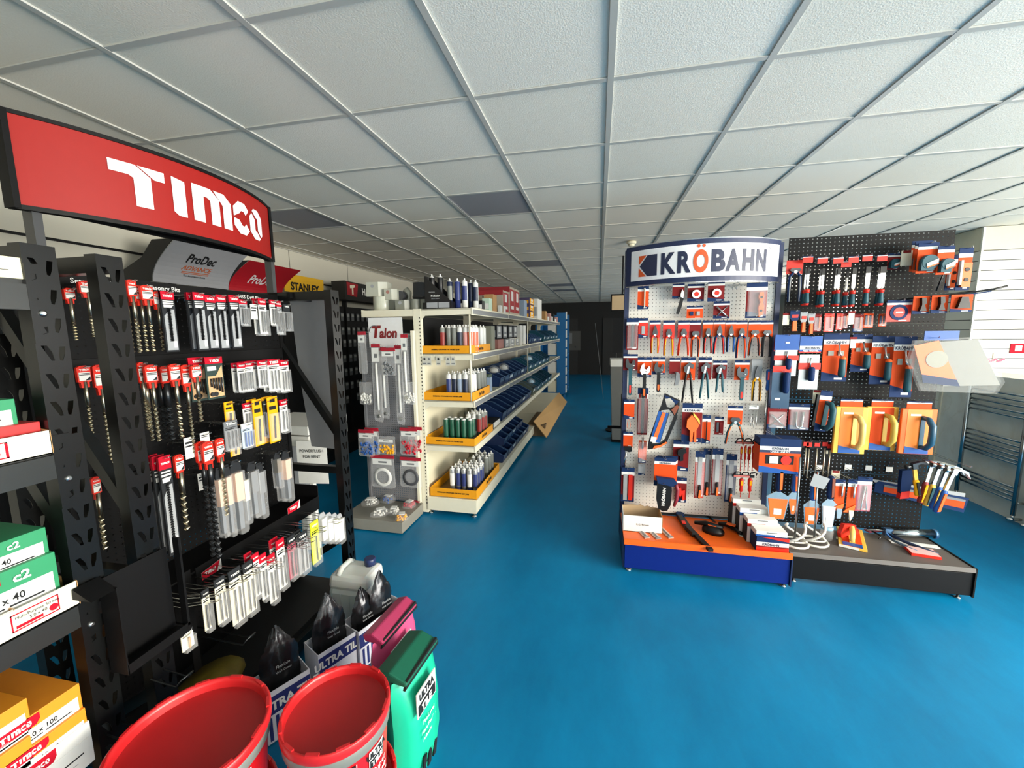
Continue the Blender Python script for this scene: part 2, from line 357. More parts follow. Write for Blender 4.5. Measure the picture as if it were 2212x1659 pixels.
part(bend(G().add([(bx+.052, 0, bz), (bx+.110, 0, bz), (bx+.110, 0, bz+.138), (bx+.052, 0, bz+.138), (bx+.006, 0, bz+.069)], [(0, 1, 2, 3, 4)]), HF, dy=-.0075), 'logo_mark', HN, ks)
part(bend(G().add([(bx, 0, bz+.078), (bx+.046, 0, bz+.138), (bx, 0, bz+.138), (bx, 0, bz), (bx+.046, 0, bz), (bx, 0, bz+.060)], [(0, 1, 2), (3, 4, 5)]), HF, dy=-.0075), 'logo_mark', HO, ks)
kb('®', 1.055, 1.075, HN, 2.095, 2.117, 0)

bs = thing('pegboard_stand', 'black perforated tool display stand on a black plinth, right of the white one', 'display stand', (1.66, YP, 0))
BX0, BX1 = 1.19, 2.14
for x in (BX0-.006, BX1-.02):
    part(cutplate([(x, .03), (x+.028, .03), (x+.028, 2.19), (x, 2.19)], [[(x+.01, z), (x+.018, z), (x+.018, z+.025), (x+.01, z+.025)] for z in [.1+.04*k for k in range(52)]], .002), 'upright', BLK, bs)
    bs.children[-1].location.y = -.012
for a, b in ((.235, .62), (.622, 1.12), (1.122, 1.62), (1.622, 2.185)): part(shift(pegboard(BX0+.022, BX1-.02, a, b, .025, .0037), y=YP-.004), 'pegboard', BPEG, bs)
DECK = M('grey_brown_shelf', '57524e', .5)
part(G().box(BX0+.01, 2.70, .035, BX1+.012, 2.715, .175), 'plinth_front', BLK, bs, bevel=.002)
part(G().box(BX0+.002, 2.69, .19, BX1+.01, YP-.01, .205).prism([(2.685, .187), (2.69, .213), (2.705, .205), (2.705, .187)], BX0+.002, BX1+.01, 'x'), 'shelf', DECK, bs)
part(G().box(BX1+.012, 2.69, .03, BX1+.02, YP+.03, .21), 'plinth_side', BLK, bs)
for x in (BX0+.05, BX1-.03):
    for y in (2.73, 3.05): part(G().lathe([(.016, 0), (.016, .006), (.007, .008), (.007, .04)], 12, (x, y, 0)), 'foot', STEEL, bs)

# ---- boltless black racks on the left ----
RX = -1.40; RW = .068; RBX = -1.92
RACKM = M('rack_black_enamel', '0b0c0c', .3, spec=.4, noise=.1, scale=5)
def slots(z0, z1, skip=()):
    h = []; z = z1-.055; k = 0
    while z > z0+.05:
        if k not in skip: h.append([(.010, z+.02), (.022, z+.02), (.031, z+.002), (.034, z-.02), (.027, z-.02)])
        h.append([(.047, z+.017), (.059, z+.017), (.056, z-.004), (.050, z-.021), (.044, z-.019), (.0435, z-.006)])
        z -= .0735; k += 1
    return h
def post(parent, x, y, h, name='upright', skip=(), slotted=True):
    g = G().merge(cutplate([(0, .0), (RW, .0), (RW, h), (0, h)], slots(0, h, skip) if slotted else [], .002), Matrix.Translation((x, y, 0)) @ RZX)
    g.box(x-.042, y, 0, x-.002, y+.002, h); g.box(x-.042, y+RW-.002, 0, x-.002, y+RW, h)
    return g.obj(name, RACKM, parent)
def brace(parent, y, p, q, name='brace'):
    """flat diagonal in an end frame (x,z) to (x,z)"""
    d = Vector((q[0]-p[0], q[1]-p[1])).normalized(); n = Vector((-d.y, d.x))*.019
    G().prism([(p[0]+n.x, p[1]+n.y), (q[0]+n.x, q[1]+n.y), (q[0]-n.x, q[1]-n.y), (p[0]-n.x, p[1]-n.y)], y, y+.03).obj(name, RACKM, parent)
def frame(parent, y, lower=True):
    post(parent, RX, y, 1.835); post(parent, RBX+.042, y, 1.835)
    G().box(RBX, y+.012, 1.785, RX-.02, y+.05, 1.832).obj('top_bar', RACKM, parent)
    G().box(RBX, y+.015, .81, RX-.02, y+.048, .85).obj('cross_bar', RACKM, parent)
    G().box(RBX, y+.015, .06, RX-.02, y+.048, .1).obj('cross_bar', RACKM, parent)
    brace(parent, y+.018, (RBX, 1.76), (RX-.02, 1.02)); brace(parent, y+.018, (RX-.03, .43), (RBX, .1))
ra = thing('shelving_rack', 'black slotted steel rack at the left edge holding boxes of screws', 'shelving rack', (0, 0, 0))
for y in (-1.1, .762): frame(ra, y)
G().box(-1.402, .80, 1.31, -1.398, .826, 1.34).obj('clip', RACKM, ra)
BEAMM = M('rack_beam_enamel', '232524', .3, spec=.6, noise=.08, scale=4)
BZ = [1.745, 1.305, .875, .20]
for k, z in enumerate(BZ):
    for x in (RX-.03, RBX):
        G().box(x, -1.03, z-.075, x+.032, .762, z-.012).box(x, -1.03, z-.012, x+.02, .762, z).obj('beam', BEAMM, ra)
    if k < 4: G().box(RBX+.03, -1.03, z-.03, RX-.012, .755, z-.008).obj('shelf_board', M('chipboard_shelf', '7a6544', .8), ra)
    pl = cutplate([(0, -.16), (.038, -.16), (.038, .04), (0, .04)], [[(.012, .012), (.021, .016), (.021, .004), (.012, -.002)], [(.014, -.05), (.018, -.05), (.018, -.044), (.014, -.044)], [(.017, -.12), (.028, -.116), (.028, -.132), (.017, -.137)]], .003)
    b = G().merge(pl, Matrix.Translation((RX+.003, .762, z)) @ RZX).obj('bracket_plate', RACKM, ra)
    G().lathe([(.0085, 0), (.0085, .002), (.004, .006)], 12, (RX+.003, .784, z-.083), ax='x').obj('bolt', STEEL, b)
rb = thing('shelving_rack', 'black slotted steel rack with no shelves framing the drill bit display', 'shelving rack', (0, 0, 0))
for y in (.917, 1.958): frame(rb, y)
for x in (RX-.034, RBX): G().box(x, .985, .06, x+.03, 1.958, .12).obj('beam', BEAMM, rb)

# ---- drill bit stand inside the rack, with red curved header ----
BX = -1.75; B0, B1 = .975, 1.985
ts = thing('pegboard_stand', 'black drill bit display stand with a red curved brand header above it', 'display stand', (BX, 1.48, 0))
def tpart(g, name, mat, parent=None): return G().merge(g, Matrix.Translation((-BX, -1.48, 0))).obj(name, mat, parent or ts)
for a, b in ((.12, .58), (.66, 1.06), (1.068, 1.5), (1.508, 1.80)):
    tpart(G().merge(pegboard(B0+.02, B1-.02, a, b), Matrix.Translation((BX, 0, 0)) @ RZX), 'pegboard', BPEG)
for y in (B0-.005, B1-.018): tpart(G().box(BX-.05, y, 0, BX+.006, y+.022, 1.83), 'upright', BLK)
for z in (1.765, 1.475, 1.035): tpart(G().box(BX+.003, B0+.02, z, BX+.014, B1-.02, z+.05), 'label_rail', BLK)
tpart(G().box(BX-.02, B0, .6, BX, B1, .66).box(BX-.02, B0, .08, BX-.012, B1, .62), 'back_panel', BLK)
# stepped tray whose front edge carries the lowest row of hooks
tpart(G().box(BX, B0+.02, .655, -1.575, B1-.02, .662).box(-1.579, B0+.25, .595, -1.573, B1-.02, .672).box(BX, B1-.024, .662, -1.575, B1-.018, .735), 'tray', BLK)
tpart(G().box(-1.58, B0+.2, .25, -1.574, B0+.23, .68), 'tray_bracket', BLK)
tpart(G().box(BX, B0-.02, .05, -1.43, B1, .15), 'base', M('black_base_shelf', '1b1b1c', .5))
for y in (1.0, 1.955): tpart(G().box(BX-.03, y-.012, 1.83, BX+.01, y+.012, 2.02), 'header_post', M('grey_post', '48494b', .35, .5))
# header: arc from (-1.75,.96) bulging to the aisle
HFY = lambda a: 0
def hx(y, c=1.462, hw=.503, sag=.135):
    r = (hw*hw+sag*sag)/(2*sag); return BX + math.sqrt(max(0, r*r-(y-c)**2)) - (r-sag)
SIGNR = M('red_header_face', '931813', .5, spec=.25)
def tband(y0, y1, z0, z1, th, off, name, mat, n=36):
    vs = []; fs = []; g = G()
    for k in range(n+1):
        y = y0+(y1-y0)*k/n; x = hx(y)+off
        vs += [(x, y, z0), (x, y, z1), (x-th, y, z1), (x-th, y, z0)]
    for k in range(n):
        for q in range(4): fs.append((4*k+q, 4*k+4+q, 4*k+4+(q+1) % 4, 4*k+(q+1) % 4))
    fs += [(0, 1, 2, 3), (4*n+3, 4*n+2, 4*n+1, 4*n)]
    return tpart(g.add(vs, fs), name, mat)
TZ0, TZ1 = 2.005, 2.275
tband(.96, 1.964, TZ0, TZ1, .02, 0, 'header_panel', SIGNR)
tband(.955, 1.969, TZ1-.004, TZ1+.008, .03, .006, 'header_rim', BLK); tband(.955, 1.969, TZ0-.012, TZ0+.002, .03, .006, 'header_rim', BLK)
for y in (.957, 1.963): tpart(G().box(BX-.03, y-.008, TZ0-.01, BX+.012, y+.008, TZ1+.006), 'header_end', BLK)
tpart(G().box(BX-.022, .97, TZ0, BX-.012, 1.955, TZ1), 'header_back', BLK)
# blocky white logo letters as outlines (unit: photo sign pixels rectified; width 0..100, height 0..26)
LT = {'T': [[(0, 26), (10.5, 26), (17, 20), (17, 0), (9.5, 0), (9.5, 17.5), (7.5, 19), (0, 19)], [(11.5, 26), (23.5, 26), (23.5, 19.5), (18.6, 19.5)]],
      'I': [[(27, 26), (34, 24.5), (34, 0), (29.5, 0), (27, 2.5)]],
      'm': [[(38, 26), (50, 26), (56, 20), (56, 0), (49.5, 0), (49.5, 17), (47.5, 19), (45, 19), (45, 0), (38, 0)], [(52, 26), (60, 26), (65.5, 20.5), (65.5, 0), (58.5, 0), (58.5, 17), (57.2, 18.8)]],
      'c': [[(67.5, 12.8), (67.5, 20.5), (72.5, 26), (79, 26), (83, 21.2), (79.5, 16.5), (77.5, 19), (75, 19), (73.2, 16.6)], [(67.5, 11.6), (67.5, 5.5), (72.5, 0), (79, 0), (83, 4.6), (79.5, 9.5), (77.5, 7), (75.5, 7), (72.6, 11)]],
      'o': [[(84, 5.5), (89, 0), (95, 0), (97, 2), (92.6, 7), (91.5, 7), (90.5, 8.5), (90.5, 17), (86.8, 21.6), (84, 18)], [(98, 3.2), (100, 5.5), (100, 20.5), (95, 26), (89.5, 26), (87.6, 23.6), (91.8, 19), (93, 19), (94, 17.5), (94, 8.3)]]}
def blocklogo(wd, ht):
    g = G()
    for v in LT.values():
        for p in v: g.add([((a-50)/100*wd, 0, (b-13)/26*ht) for a, b in p], [tuple(range(len(p)))])
    return g
lg = blocklogo(.68, .143); lg = bend(lg, lambda x: 0, .02)
lg.v = [(hx(1.50+x)+.003, 1.50+x, 2.14+z) for x, y, z in lg.v]
tpart(lg, 'lettering', M('white_header_print', 'f0eeea', .4))
# ================= long gondola down the aisle (its own slightly turned frame) =================
GR = -.02; GO = Vector((-1.478, 3.2, 0)); GM = Matrix.Translation(GO) @ Matrix.Rotation(GR, 4, 'Z')
def gp(x, y, z=0): return GM @ Vector((x, y, z))          # gondola frame: x across (aisle side +), y along
CRM = M('cream_shelf_steel', 'dcd7c2', .45, noise=.03); GRYM = M('grey_shelf_steel', '8f8d86', .5)
CRB = M('cream_back_board', 'e0d9bd', .55, noise=.04, scale=3); RISER = M('shelf_edge_rail', '8d8f92', .35, .3)
gs = thing('gondola_shelving', 'long cream double-sided shop shelving with five shelf levels down the aisle', 'shelving', GO, GR)
BAY, NB, GW = 1.25, 5, .475
SZ = [1.797, 1.425, 1.028, .640]
GL = BAY*NB; GAPSHADE = M('gap_shade', '0e0e10', .7)
for k in range(NB+1):
    y = k*BAY if k else .02
    u = G().box(-.045, y-.02, .02, .022, y+.02, 1.80); u.obj('upright', CRM, gs)
    sl = G()
    for n in range(55): sl.box(.008, y-.0215, .1+n*.03, .015, y-.0195, .112+n*.03)
    if k == 0: stuff(sl.obj('upright_slots', INK, gs))
for k in range(NB):
    y0, y1 = k*BAY, (k+1)*BAY
    G().box(-.02, y0+.03, .15, -.004, y1-.02, 1.36 if k == 0 else 1.42).obj('back_panel', CRB if k < 2 else GRYM, gs)
    if k < 2: G().box(-.06, y0+.03, 1.425, -.05, y1-.02, 1.74).obj('gap_shade_sheet', GAPSHADE, gs)  # added sheet: dimness of the open gap behind this level put into its colour
    for n, z in enumerate(SZ):
        G().box(0, y0+.004, z-.012, GW-.012, y1-.004, z).prism([(GW-.014, z+.004), (GW, z+.004), (GW-.004, z-.055), (GW-.014, z-.055)], y0+.004, y1-.004, 'y').obj('shelf', CRM, gs)
        g = G()
        for yy in (y0+.004, y1-.008): g.prism([(.005, z), (GW-.006, z), (GW-.002, z-.05), (.06, z-.055), (.03, z-.085), (.005, z-.085)], yy, yy+.004)
        g.obj('bracket', CRM, gs)
        if n < 3: G().box(GW-.001, y0+.02, z-.048, GW+.003, y1-.02, z-.01).obj('price_rail', RISER, gs)
    G().box(0, y0+.004, .15, GW, y1-.004, .165).box(GW-.02, y0+.004, .045, GW-.006, y1-.004, .16).obj('base_shelf', CRM, gs)
    z = SZ[0]; G().box(-.53, y0+.004, z-.012, -.045, y1-.004, z).box(-.535, y0+.004, z-.055, -.525, y1-.004, z+.004).obj('shelf', CRM, gs)
G().box(0, 0, .045, GW-.006, .012, .16).obj('base_end', CRM, gs)
G().box(-.53, .002, SZ[0]-.055, -.045, .006, SZ[0]).obj('shelf_end', CRM, gs)
for x in (.03, GW-.04): G().lathe([(.022, 0), (.022, .008), (.009, .012), (.009, .05)], 12, (x, .04, 0)).obj('foot', STEEL, gs)
for y in (.015, 2.5): G().cyl((GW-.03, y, 1.03), (GW-.03, y, 1.745), .008).obj('corner_rod', CRM, gs)
# Talon end bay
te = thing('pegboard_stand', 'grey perforated end bay with plumbing clip bags and a red-lettered brand card', 'display stand', gp(-.28, -.03), GR)
PG = M('grey_pegboard', '6f7074', .5)
shift(pegboard(-.235, .225, .12, 1.60, .02, .0028), y=0).obj('pegboard', PG, te)
for x in (-.25, .225): G().box(x, -.015, .12, x+.022, .02, 1.62).obj('upright', CRM if x > 0 else PG, te)
G().box(-.29, -.36, .012, .255, .02, .10).box(-.292, -.362, .09, .257, .02, .104).obj('base', M('grey_base_steel', '85837a', .5), te)
t = thing('brand_card', 'white card lettered Talon in dark red standing at the top of the grey end bay', 'sign', gp(-.28, -.05, 1.607), GR)
G().box(-.158, -.002, -.125, .158, .002, .125).obj('card', M('white_sign_card', 'dcdcdc', .5), t)
TR = M('dark_red_print', '7d1a1c', .5)
shift(text('T', .098, .045, .95, .15), -.083, -.004, .008).obj('lettering', TR, t); shift(text('alon', .080, .038, .86, .15), .026, -.004, -.004).obj('lettering', TR, t)
G().tube([(-.135+.035-.05*cos(a/6*2.2), -.003, .01+.05*sin(a/6*2.2)) for a in range(7)], .004, 4).obj('swoosh', M('grey_print', '5d6068', .5), t)
# ================= left wall bays =================
lw = thing('wall_shelving', 'dark wall bay of pegboard with hanging packs behind the black rack', 'shelving', (-3.72, 3.2, 0))
DKP = M('dark_wall_bay', '161617', .6)
G().box(0, -1.5, .12, .03, 4.6, 2.0).obj('back_panel', DKP, lw); G().box(0, -1.5, 0, .45, 4.6, .14).obj('base', DKP, lw)
for y in (-1.5, -.25, 1.0, 2.25, 3.5, 4.57): G().box(.0, y, .0, .06, y+.03, 2.1).obj('upright', DKP, lw)
def canopy(name, label, y0, y1, x0, z0, z1, mat, back):
    """curved header board along the wall, with an end cheek"""
    t = thing(name, label, 'header sign', (x0, (y0+y1)/2, z0), 0)
    n = 10; pr = [(.30*sin(k/n*1.25), (z1-z0)*(k/n)) for k in range(n+1)]
    pr = [(-.02+.34*(1-cos(k/n*1.35)), (z1-z0)*k/n) for k in range(n+1)]
    hw = (y1-y0)/2; g = G(); vs = []
    for x, z in pr: vs += [(x, -hw, z), (x, hw, z)]
    fs = [(2*k, 2*k+1, 2*k+3, 2*k+2) for k in range(n)]
    vs += [(x-.008, y, z) for x, y, z in vs]; m = 2*(n+1)
    fs += [(2*k+m, 2*k+2+m, 2*k+3+m, 2*k+1+m) for k in range(n)] + [(0, 1, 1+m, m), (2*n+m, 2*n+1+m, 2*n+1, 2*n)] + [(2*k, 2*k+2, 2*k+2+m, 2*k+m) for k in range(n)] + [(2*k+1, 2*k+1+m, 2*k+3+m, 2*k+3) for k in range(n)]
    g.add(vs, fs).obj('header_face', mat, t)
    G().prism([(-.3, 0)]+[(x-.01, z) for x, z in pr]+[(.02, z1-z0), (-.1, (z1-z0)*.6), (-.3, .1)], -hw-.006, -hw, 'y').obj('end_cheek', back, t)
    t['prof'] = 0
    def lay(g, dy, z, mat, nm='lettering'):
        o = G()
        def fx(q):
            k = max(0, min(n-1e-6, q/(z1-z0)*n)); i = int(k); return pr[i][0]+(pr[i+1][0]-pr[i][0])*(k-i)
        me = D.meshes.new('b'); me.from_pydata(g.v, [], g.f); bm = bmesh.new(); bm.from_mesh(me); D.meshes.remove(me)
        zs = [v.co.z for v in bm.verts]; q = min(zs)+.02
        while q < max(zs): bmesh.ops.bisect_plane(bm, geom=bm.verts[:]+bm.edges[:]+bm.faces[:], plane_co=(0, 0, q), plane_no=(0, 0, 1)); q += .02
        bm.verts.index_update()
        o.add([(fx(z+v.co.z)+.004, dy+v.co.x, z+v.co.z) for v in bm.verts], [tuple(v.index for v in f.verts) for f in bm.faces]); bm.free()
        o.obj(nm, mat, t)
    del t['prof']
    return t, lay
c1, lay = canopy('header_board', 'grey curved header board lettered with a decorating brand on the left wall', 2.62, 3.29, -3.42, 2.03, 2.345, M('grey_header', '8b8c90', .5), DKP)
lay(text('ProDec', .062, .03, .95), -.01, .205, INK); lay(text('ADVANCE', .034, .02, 1.15, .3), -.01, .135, M('rust_print', 'a4512c', .5))
lay(G().add([(-.12, 0, -.003), (.12, 0, -.003), (.12, 0, .003), (-.12, 0, .003), (-.12, 0, -.014), (.12, 0, -.014), (.12, 0, -.009), (-.12, 0, -.009)], [(0, 1, 2, 3), (4, 5, 6, 7)]), -.01, .105, M('rust_print', 'a4512c', .5), 'rule_line')
lay(text('The decorators choice', .014, .01, 1.1), -.01, .075, INK)
c2, lay = canopy('header_board', 'dark red curved header board lettered with a paint brush brand on the left wall', 3.295, 3.96, -3.42, 2.03, 2.29, M('red_wall_header', '9c1420', .5), DKP)
lay(text('ProDec', .075, .02, .95, .2), 0, .12, M('pale_grey_print', 'c9c9c9', .5))
c3 = thing('header_board', 'yellow flat header board lettered STANLEY on the left wall', 'header sign', (-3.42, 4.32, 2.08), R90)
G().box(-.33, 0, 0, .33, .01, .20).box(-.33, -.002, .14, .33, 0, .20).obj('header_face', M('yellow_header', 'd8a512', .5), c3)
shift(text('STANLEY', .085, .04, .98), 0, -.004, .07).obj('lettering', INK, c3)
c4 = thing('header_board', 'black and red hand tools header board beside cream box tops on the left wall', 'header sign', (-3.42, 5.4, 2.06), R90)
G().box(-.42, -.08, 0, 1.1, .12, .25).obj('header_box', M('dark_header_box', '232220', .5), c4)
G().add([(-.38, -.083, .07), (-.15, -.083, .05), (-.11, -.083, .23), (-.38, -.083, .24)], [(0, 1, 2, 3)]).obj('red_flash', M('red_wall_header', '9c1420', .5), c4)
G().add([(-.31, -.086, .2), (-.2, -.086, .215), (-.2, -.086, .18), (-.235, -.086, .17), (-.235, -.086, .08), (-.27, -.086, .08), (-.27, -.086, .165), (-.31, -.086, .16)], [tuple(range(8))]).obj('emblem', CREAM, c4)
shift(text('HAND', .09, .04), .16, -.086, .14).obj('lettering', WHITE, c4)
# packs on the wall bay (far, dim): every one hung on its own
gp_ = G().box(-.03, -.004, -.11, .03, .004, 0).mesh('wall_pack', M('dim_grey_pack', '77787a', .5)); gl_ = G().box(-.028, -.006, -.05, .028, -.004, -.012).mesh('wall_pack_label', M('pale_pack_label', 'c4c4c0', .5))
ORD_ = ['first', 'second', 'third', 'fourth', 'fifth', 'sixth', 'seventh', 'eighth', 'ninth', 'tenth', 'eleventh', 'twelfth', 'thirteenth', 'fourteenth', 'fifteenth', 'sixteenth']
for r, z in enumerate((1.9, 1.7, 1.52, 1.3, 1.1, .9, .7)):
    for k in range(16):
        if rnd.random() < .12: continue
        t = thing('hanging_pack', 'small grey pack on the dim wall bay, ' + ORD_[k] + ' along the ' + ORD_[r] + ' row down', 'tool pack', (-3.60, 4.75+k*.13+rnd.uniform(-.02, .02), z), R90, 'packs on the dim wall bay')
        put('card', gp_, t); put('label', gl_, t)
# white machine with rental notice beyond the rack
wm = thing('flushing_machine', 'white boxy hire machine behind the black rack frame', 'machine', (-2.16, 2.56, 0))
for a, b in ((-.2, -.18), (.19, -.18), (-.2, .17), (.19, .17)): G().box(a, b, 0, a+.03, b+.03, .84).obj('leg', M('white_machine', 'd9d9d4', .4), wm)
G().box(-.2, -.16, .42, -.02, .16, .80).obj('tank', GREYP, wm, bevel=.01); G().box(.02, -.1, .0, .1, .0, .36).obj('canister', M('white_machine', 'd9d9d4', .4), wm, bevel=.02)
G().box(-.24, -.22, .84, .24, .22, .91).box(-.24, -.22, .92, .24, .22, .98).obj('lid', M('white_machine', 'd9d9d4', .4), wm)
nt_ = thing('paper_notice', 'white paper notice about a machine for rent hanging behind the rack bar', 'notice', (-1.885, 2.32, .89), .15)
G().box(-.105, 0, -.30, .105, .002, 0).obj('paper', WHITE, nt_)
shift(text('POWERFLUSH', .02, .01, .95), 0, -.003, -.07).obj('lettering', INK, nt_); shift(text('FOR RENT', .02, .01, .95), 0, -.003, -.11).obj('lettering', INK, nt_)
gb = thing('grey_board', 'plain grey board hanging behind the far end of the black rack', 'board', (-1.645, 2.12, .905), 0)
G().prism([(.125, 0), (.125, .92), (-.15, .935), (-.115, .4), (-.075, .012)], 0, .012).obj('panel', M('grey_hanging_board', '77787a', .6), gb)
G().box(-.02, -.11, .885, .0, 0, .905).obj('hanger_arm', BLK, gb); G().box(-.02, -.17, .89, .0, -.1, .925).obj('hanger_hook', BLK, gb)
# ================= right side: marble plinth with towel radiators =================
def marble():
    m = M('grey_marble', 'ebe7d8', .35, noise=.3, scale=3.5); nt = m.node_tree
    b = nt.nodes['Principled BSDF']; src = b.inputs['Base Color'].links[0].from_socket
    tc = nt.nodes.new('ShaderNodeTexCoord'); n = nt.nodes.new('ShaderNodeTexNoise'); n.inputs['Scale'].default_value = 1.3; n.inputs['Detail'].default_value = 5; n.inputs['Distortion'].default_value = 1.2
    nt.links.new(tc.outputs['Object'], n.inputs['Vector'])
    cr = nt.nodes.new('ShaderNodeValToRGB'); e = cr.color_ramp.elements; e[0].position = .485; e[0].color = (0, 0, 0, 1); e[1].position = .5; e[1].color = (1, 1, 1, 1); x = cr.color_ramp.elements.new(.515); x.color = (0, 0, 0, 1)
    mx = nt.nodes.new('ShaderNodeMix'); mx.data_type = 'RGBA'; mx.inputs[7].default_value = hexc('d9d4c0')
    mu = nt.nodes.new('ShaderNodeMath'); mu.operation = 'MULTIPLY'; mu.inputs[1].default_value = .5
    nt.links.new(n.outputs[0], cr.inputs[0]); nt.links.new(cr.outputs[0], mu.inputs[0]); nt.links.new(mu.outputs[0], mx.inputs[0]); nt.links.new(src, mx.inputs[6]); nt.links.new(mx.outputs[2], b.inputs['Base Color'])
    return m
MAR = marble()
mp = thing('marble_plinth', 'grey veined marble-faced display partition carrying chrome towel radiators', 'display partition', (3.38, 4.2, 0))
for y0, y1 in ((-1.9, -.6), (-.596, .62)): G().box(0, y0, 0, .025, y1, 1.165).obj('panel', MAR, mp)
G().box(.025, -1.9, 0, .4, .62, 1.16).obj('core', MAR, mp)
for y in (.62, ): G().box(-.012, y, 0, .4, y+.03, 1.17).obj('edge_trim', M('cream_edge_trim', 'd9d3bd', .4), mp)
CHR = M('chrome_tube', 'a9b1b6', .16, 1)
def radiator(y0, y1, label, zt=1.035):
    t = thing('towel_radiator', label, 'radiator', (3.32, (y0+y1)/2, .07)); h = (y1-y0)/2
    for s in (-1, 1):
        G().cyl((0, s*h, 0), (0, s*h, zt-.04), .016, 12).obj('post', CHR, t)
        v = G().cyl((0, s*h, 0), (0, s*h, -.035), .012, 8); v.cyl((-.035, s*h, -.035), (.06, s*h, -.035), .012, 8); v.obj('valve', STEEL, t)
        for z in (.1, zt-.17): G().cyl((0, s*h, z), (.06, s*h, z), .011, 8).obj('wall_bracket', STEEL, t)
    zz = [PX(2105, v, 3.32).z-.07 for v in (840, 850, 861, 873, 883, 930, 940, 950, 959, 968, 975, 1023, 1032, 1040, 1049)]
    for z in zz: G().cyl((.012, -h, z), (.012, h, z), .009, 8).obj('bar', CHR, t)
radiator(3.915, 4.45, 'chrome ladder towel radiator on the marble partition, the fully visible one')
radiator(3.2, 3.80, 'chrome ladder towel radiator at the right edge of the marble partition')
fl = thing('flower_sticker', 'small pink cartoon flower decal on the cream slatted wall', 'decal', (4.18, CY-.004, 1.22))
PK = M('pink_print', 'd8657a', .6)
for k in range(9):
    a = k*.022-.1; G().lathe([(.013, 0), (.013, .003)], 10, (a, -.004-.0003*k, .012*(k % 3)), ax='y').obj('blossom', PK, fl)
G().box(-.02, -.004, .03, 0, -.001, .09).obj('stem', M('pale_print', 'e4c8a8', .6), fl)
rs = thing('red_label', 'small red sale label with white print on the slatted wall', 'label', (4.36, CY-.004, 1.36))
G().box(-.06, -.006, -.05, .1, 0, .05).obj('card', RED, rs); G().box(-.02, -.008, -.03, .04, -.006, .03).obj('print', WHITE, rs)
# ================= carded hand tools on the two pegboard stands =================
def zat(x, y, v):
    k = (829.5-v)/FPX; A = x*CU.x+y*CU.y; B = x*CF.x+y*CF.y
    return (k*B-A)/(CU.z-k*CF.z)+H
ORD = ['first', 'second', 'third', 'fourth', 'fifth', 'sixth', 'seventh', 'eighth', 'ninth', 'tenth', 'eleventh', 'twelfth', 'thirteenth', 'fourteenth', 'fifteenth', 'sixteenth', 'seventeenth', 'eighteenth', 'nineteenth', 'twentieth']
def hook(stand, x, z, y0, y1, w=.014):
    g = G()
    for s in (-1, 1): g.tube([(x+s*w, y0, z-.012), (x+s*w, y0-.008, z+.004), (x+s*w*.6, (y0+y1)/2, z+.002), (x+s*w*.3, y1, z+.004)], .0016, 5)
    g.tube([(x-w*.3, y1, z+.004), (x, y1-.006, z+.012), (x+w*.3, y1, z+.004)], .0016, 5)
    part(g, 'hook', STEEL, stand)
_bt = {}
def put_text(s, hgt, mat, t, x, y, z, bold=.03, w=1, name='lettering', rot=0):
    k = (s, round(hgt, 4), mat.name, w, bold)
    if k not in _bt: _bt[k] = text(s, hgt, bold, w).mesh('lettering', mat)
    return put(name, _bt[k], t, (x, y, z), (0, rot, 0) if rot else None)
def card(t, w, h, col=ORANGE, foot=True, head=True, brand=False, y=0, blister=None, sticker=True, htop=0.0):
    """backing card hanging from z=0: header band, brand strip, slanted navy foot"""
    G().box(-w/2, y, -h, w/2, y+.0025, -htop).obj('card', col, t)
    if head:
        hb = min(.05, h*.13)
        G().box(-w/2, y-.0006, -hb, w/2, y+.003, 0).obj('header_band', NAVY, t)
        G().box(-w/2, y-.0008, -hb*1.75, w/2, y+.003, -hb).obj('brand_strip', WHITE, t)
        if brand: put_text('KRÖBAHN', hb*.42, HN, t, 0, y-.002, -hb*1.38, .03, min(1, w*.75/(hb*.42*5.6)))
    if foot: G().prism([(-w/2, -h), (w/2, -h), (w/2, -h*.90), (-w/2, -h*.80)], y-.0006, y+.003).obj('foot_panel', NAVY, t)
    if sticker: G().box(w*.02, y-.0012, -h*.96, w*.34, y, -h*.92).obj('price_sticker', WHITE, t)
    if blister: G().box(-w*.42, y-blister, -h*.95, w*.42, y-.001, -h*.2).obj('blister', CLEAR, t)
def pliers(c1=REDP, c2=YELLOW, jaw='combo', spread=.5):
    def f(t, w, h, hc):
        y = -.014; zj = -hc*.86; jt = {'long': -.30*hc, 'combo': -.48*hc, 'cut': -.6*hc}[jaw]; a = w*.22
        jp = {'long': [(-a, zj), (-a*1.1, zj+.3*(jt-zj)), (-a*.25, jt), (a*.25, jt), (a*1.1, zj+.3*(jt-zj)), (a, zj)],
              'combo': [(-a, zj), (-a*1.2, zj+.4*(jt-zj)), (-a*.6, jt), (a*.6, jt), (a*1.2, zj+.4*(jt-zj)), (a, zj)],
              'cut': [(-a, zj), (-a*1.6, zj+.5*(jt-zj)), (-a*1.1, jt), (a*1.1, jt), (a*1.6, zj+.5*(jt-zj)), (a, zj)]}[jaw]
        G().prism(jp, y-.004, y+.004).box(-.0006, y-.0046, zj+.25*(jt-zj), .0006, y-.004, jt).obj('jaws', DSTEEL, t)
        G().lathe([(a*.5, y-.006), (a*.5, y+.005)], 10, (0, 0, zj), ax='y').obj('pivot', STEEL, t)
        L = -h-zj
        for s in (-1, 1):
            p = [(s*w*.10, y, zj), (s*w*.30, y, zj+L*.16), (s*w*(.30+.12*spread), y, zj+L*.5), (s*w*(.26+.22*spread), y, zj+L)]
            hd = G().tube(p, [.006, .0085, .0085, .006], 8).obj('handle', c1, t)
            q = [(x-s*.003, y-.0065, z) for x, _, z in p[1:]]
            G().tube(q, [.0035, .0045, .003], 6).obj('grip_inlay', c2, hd)
    return f
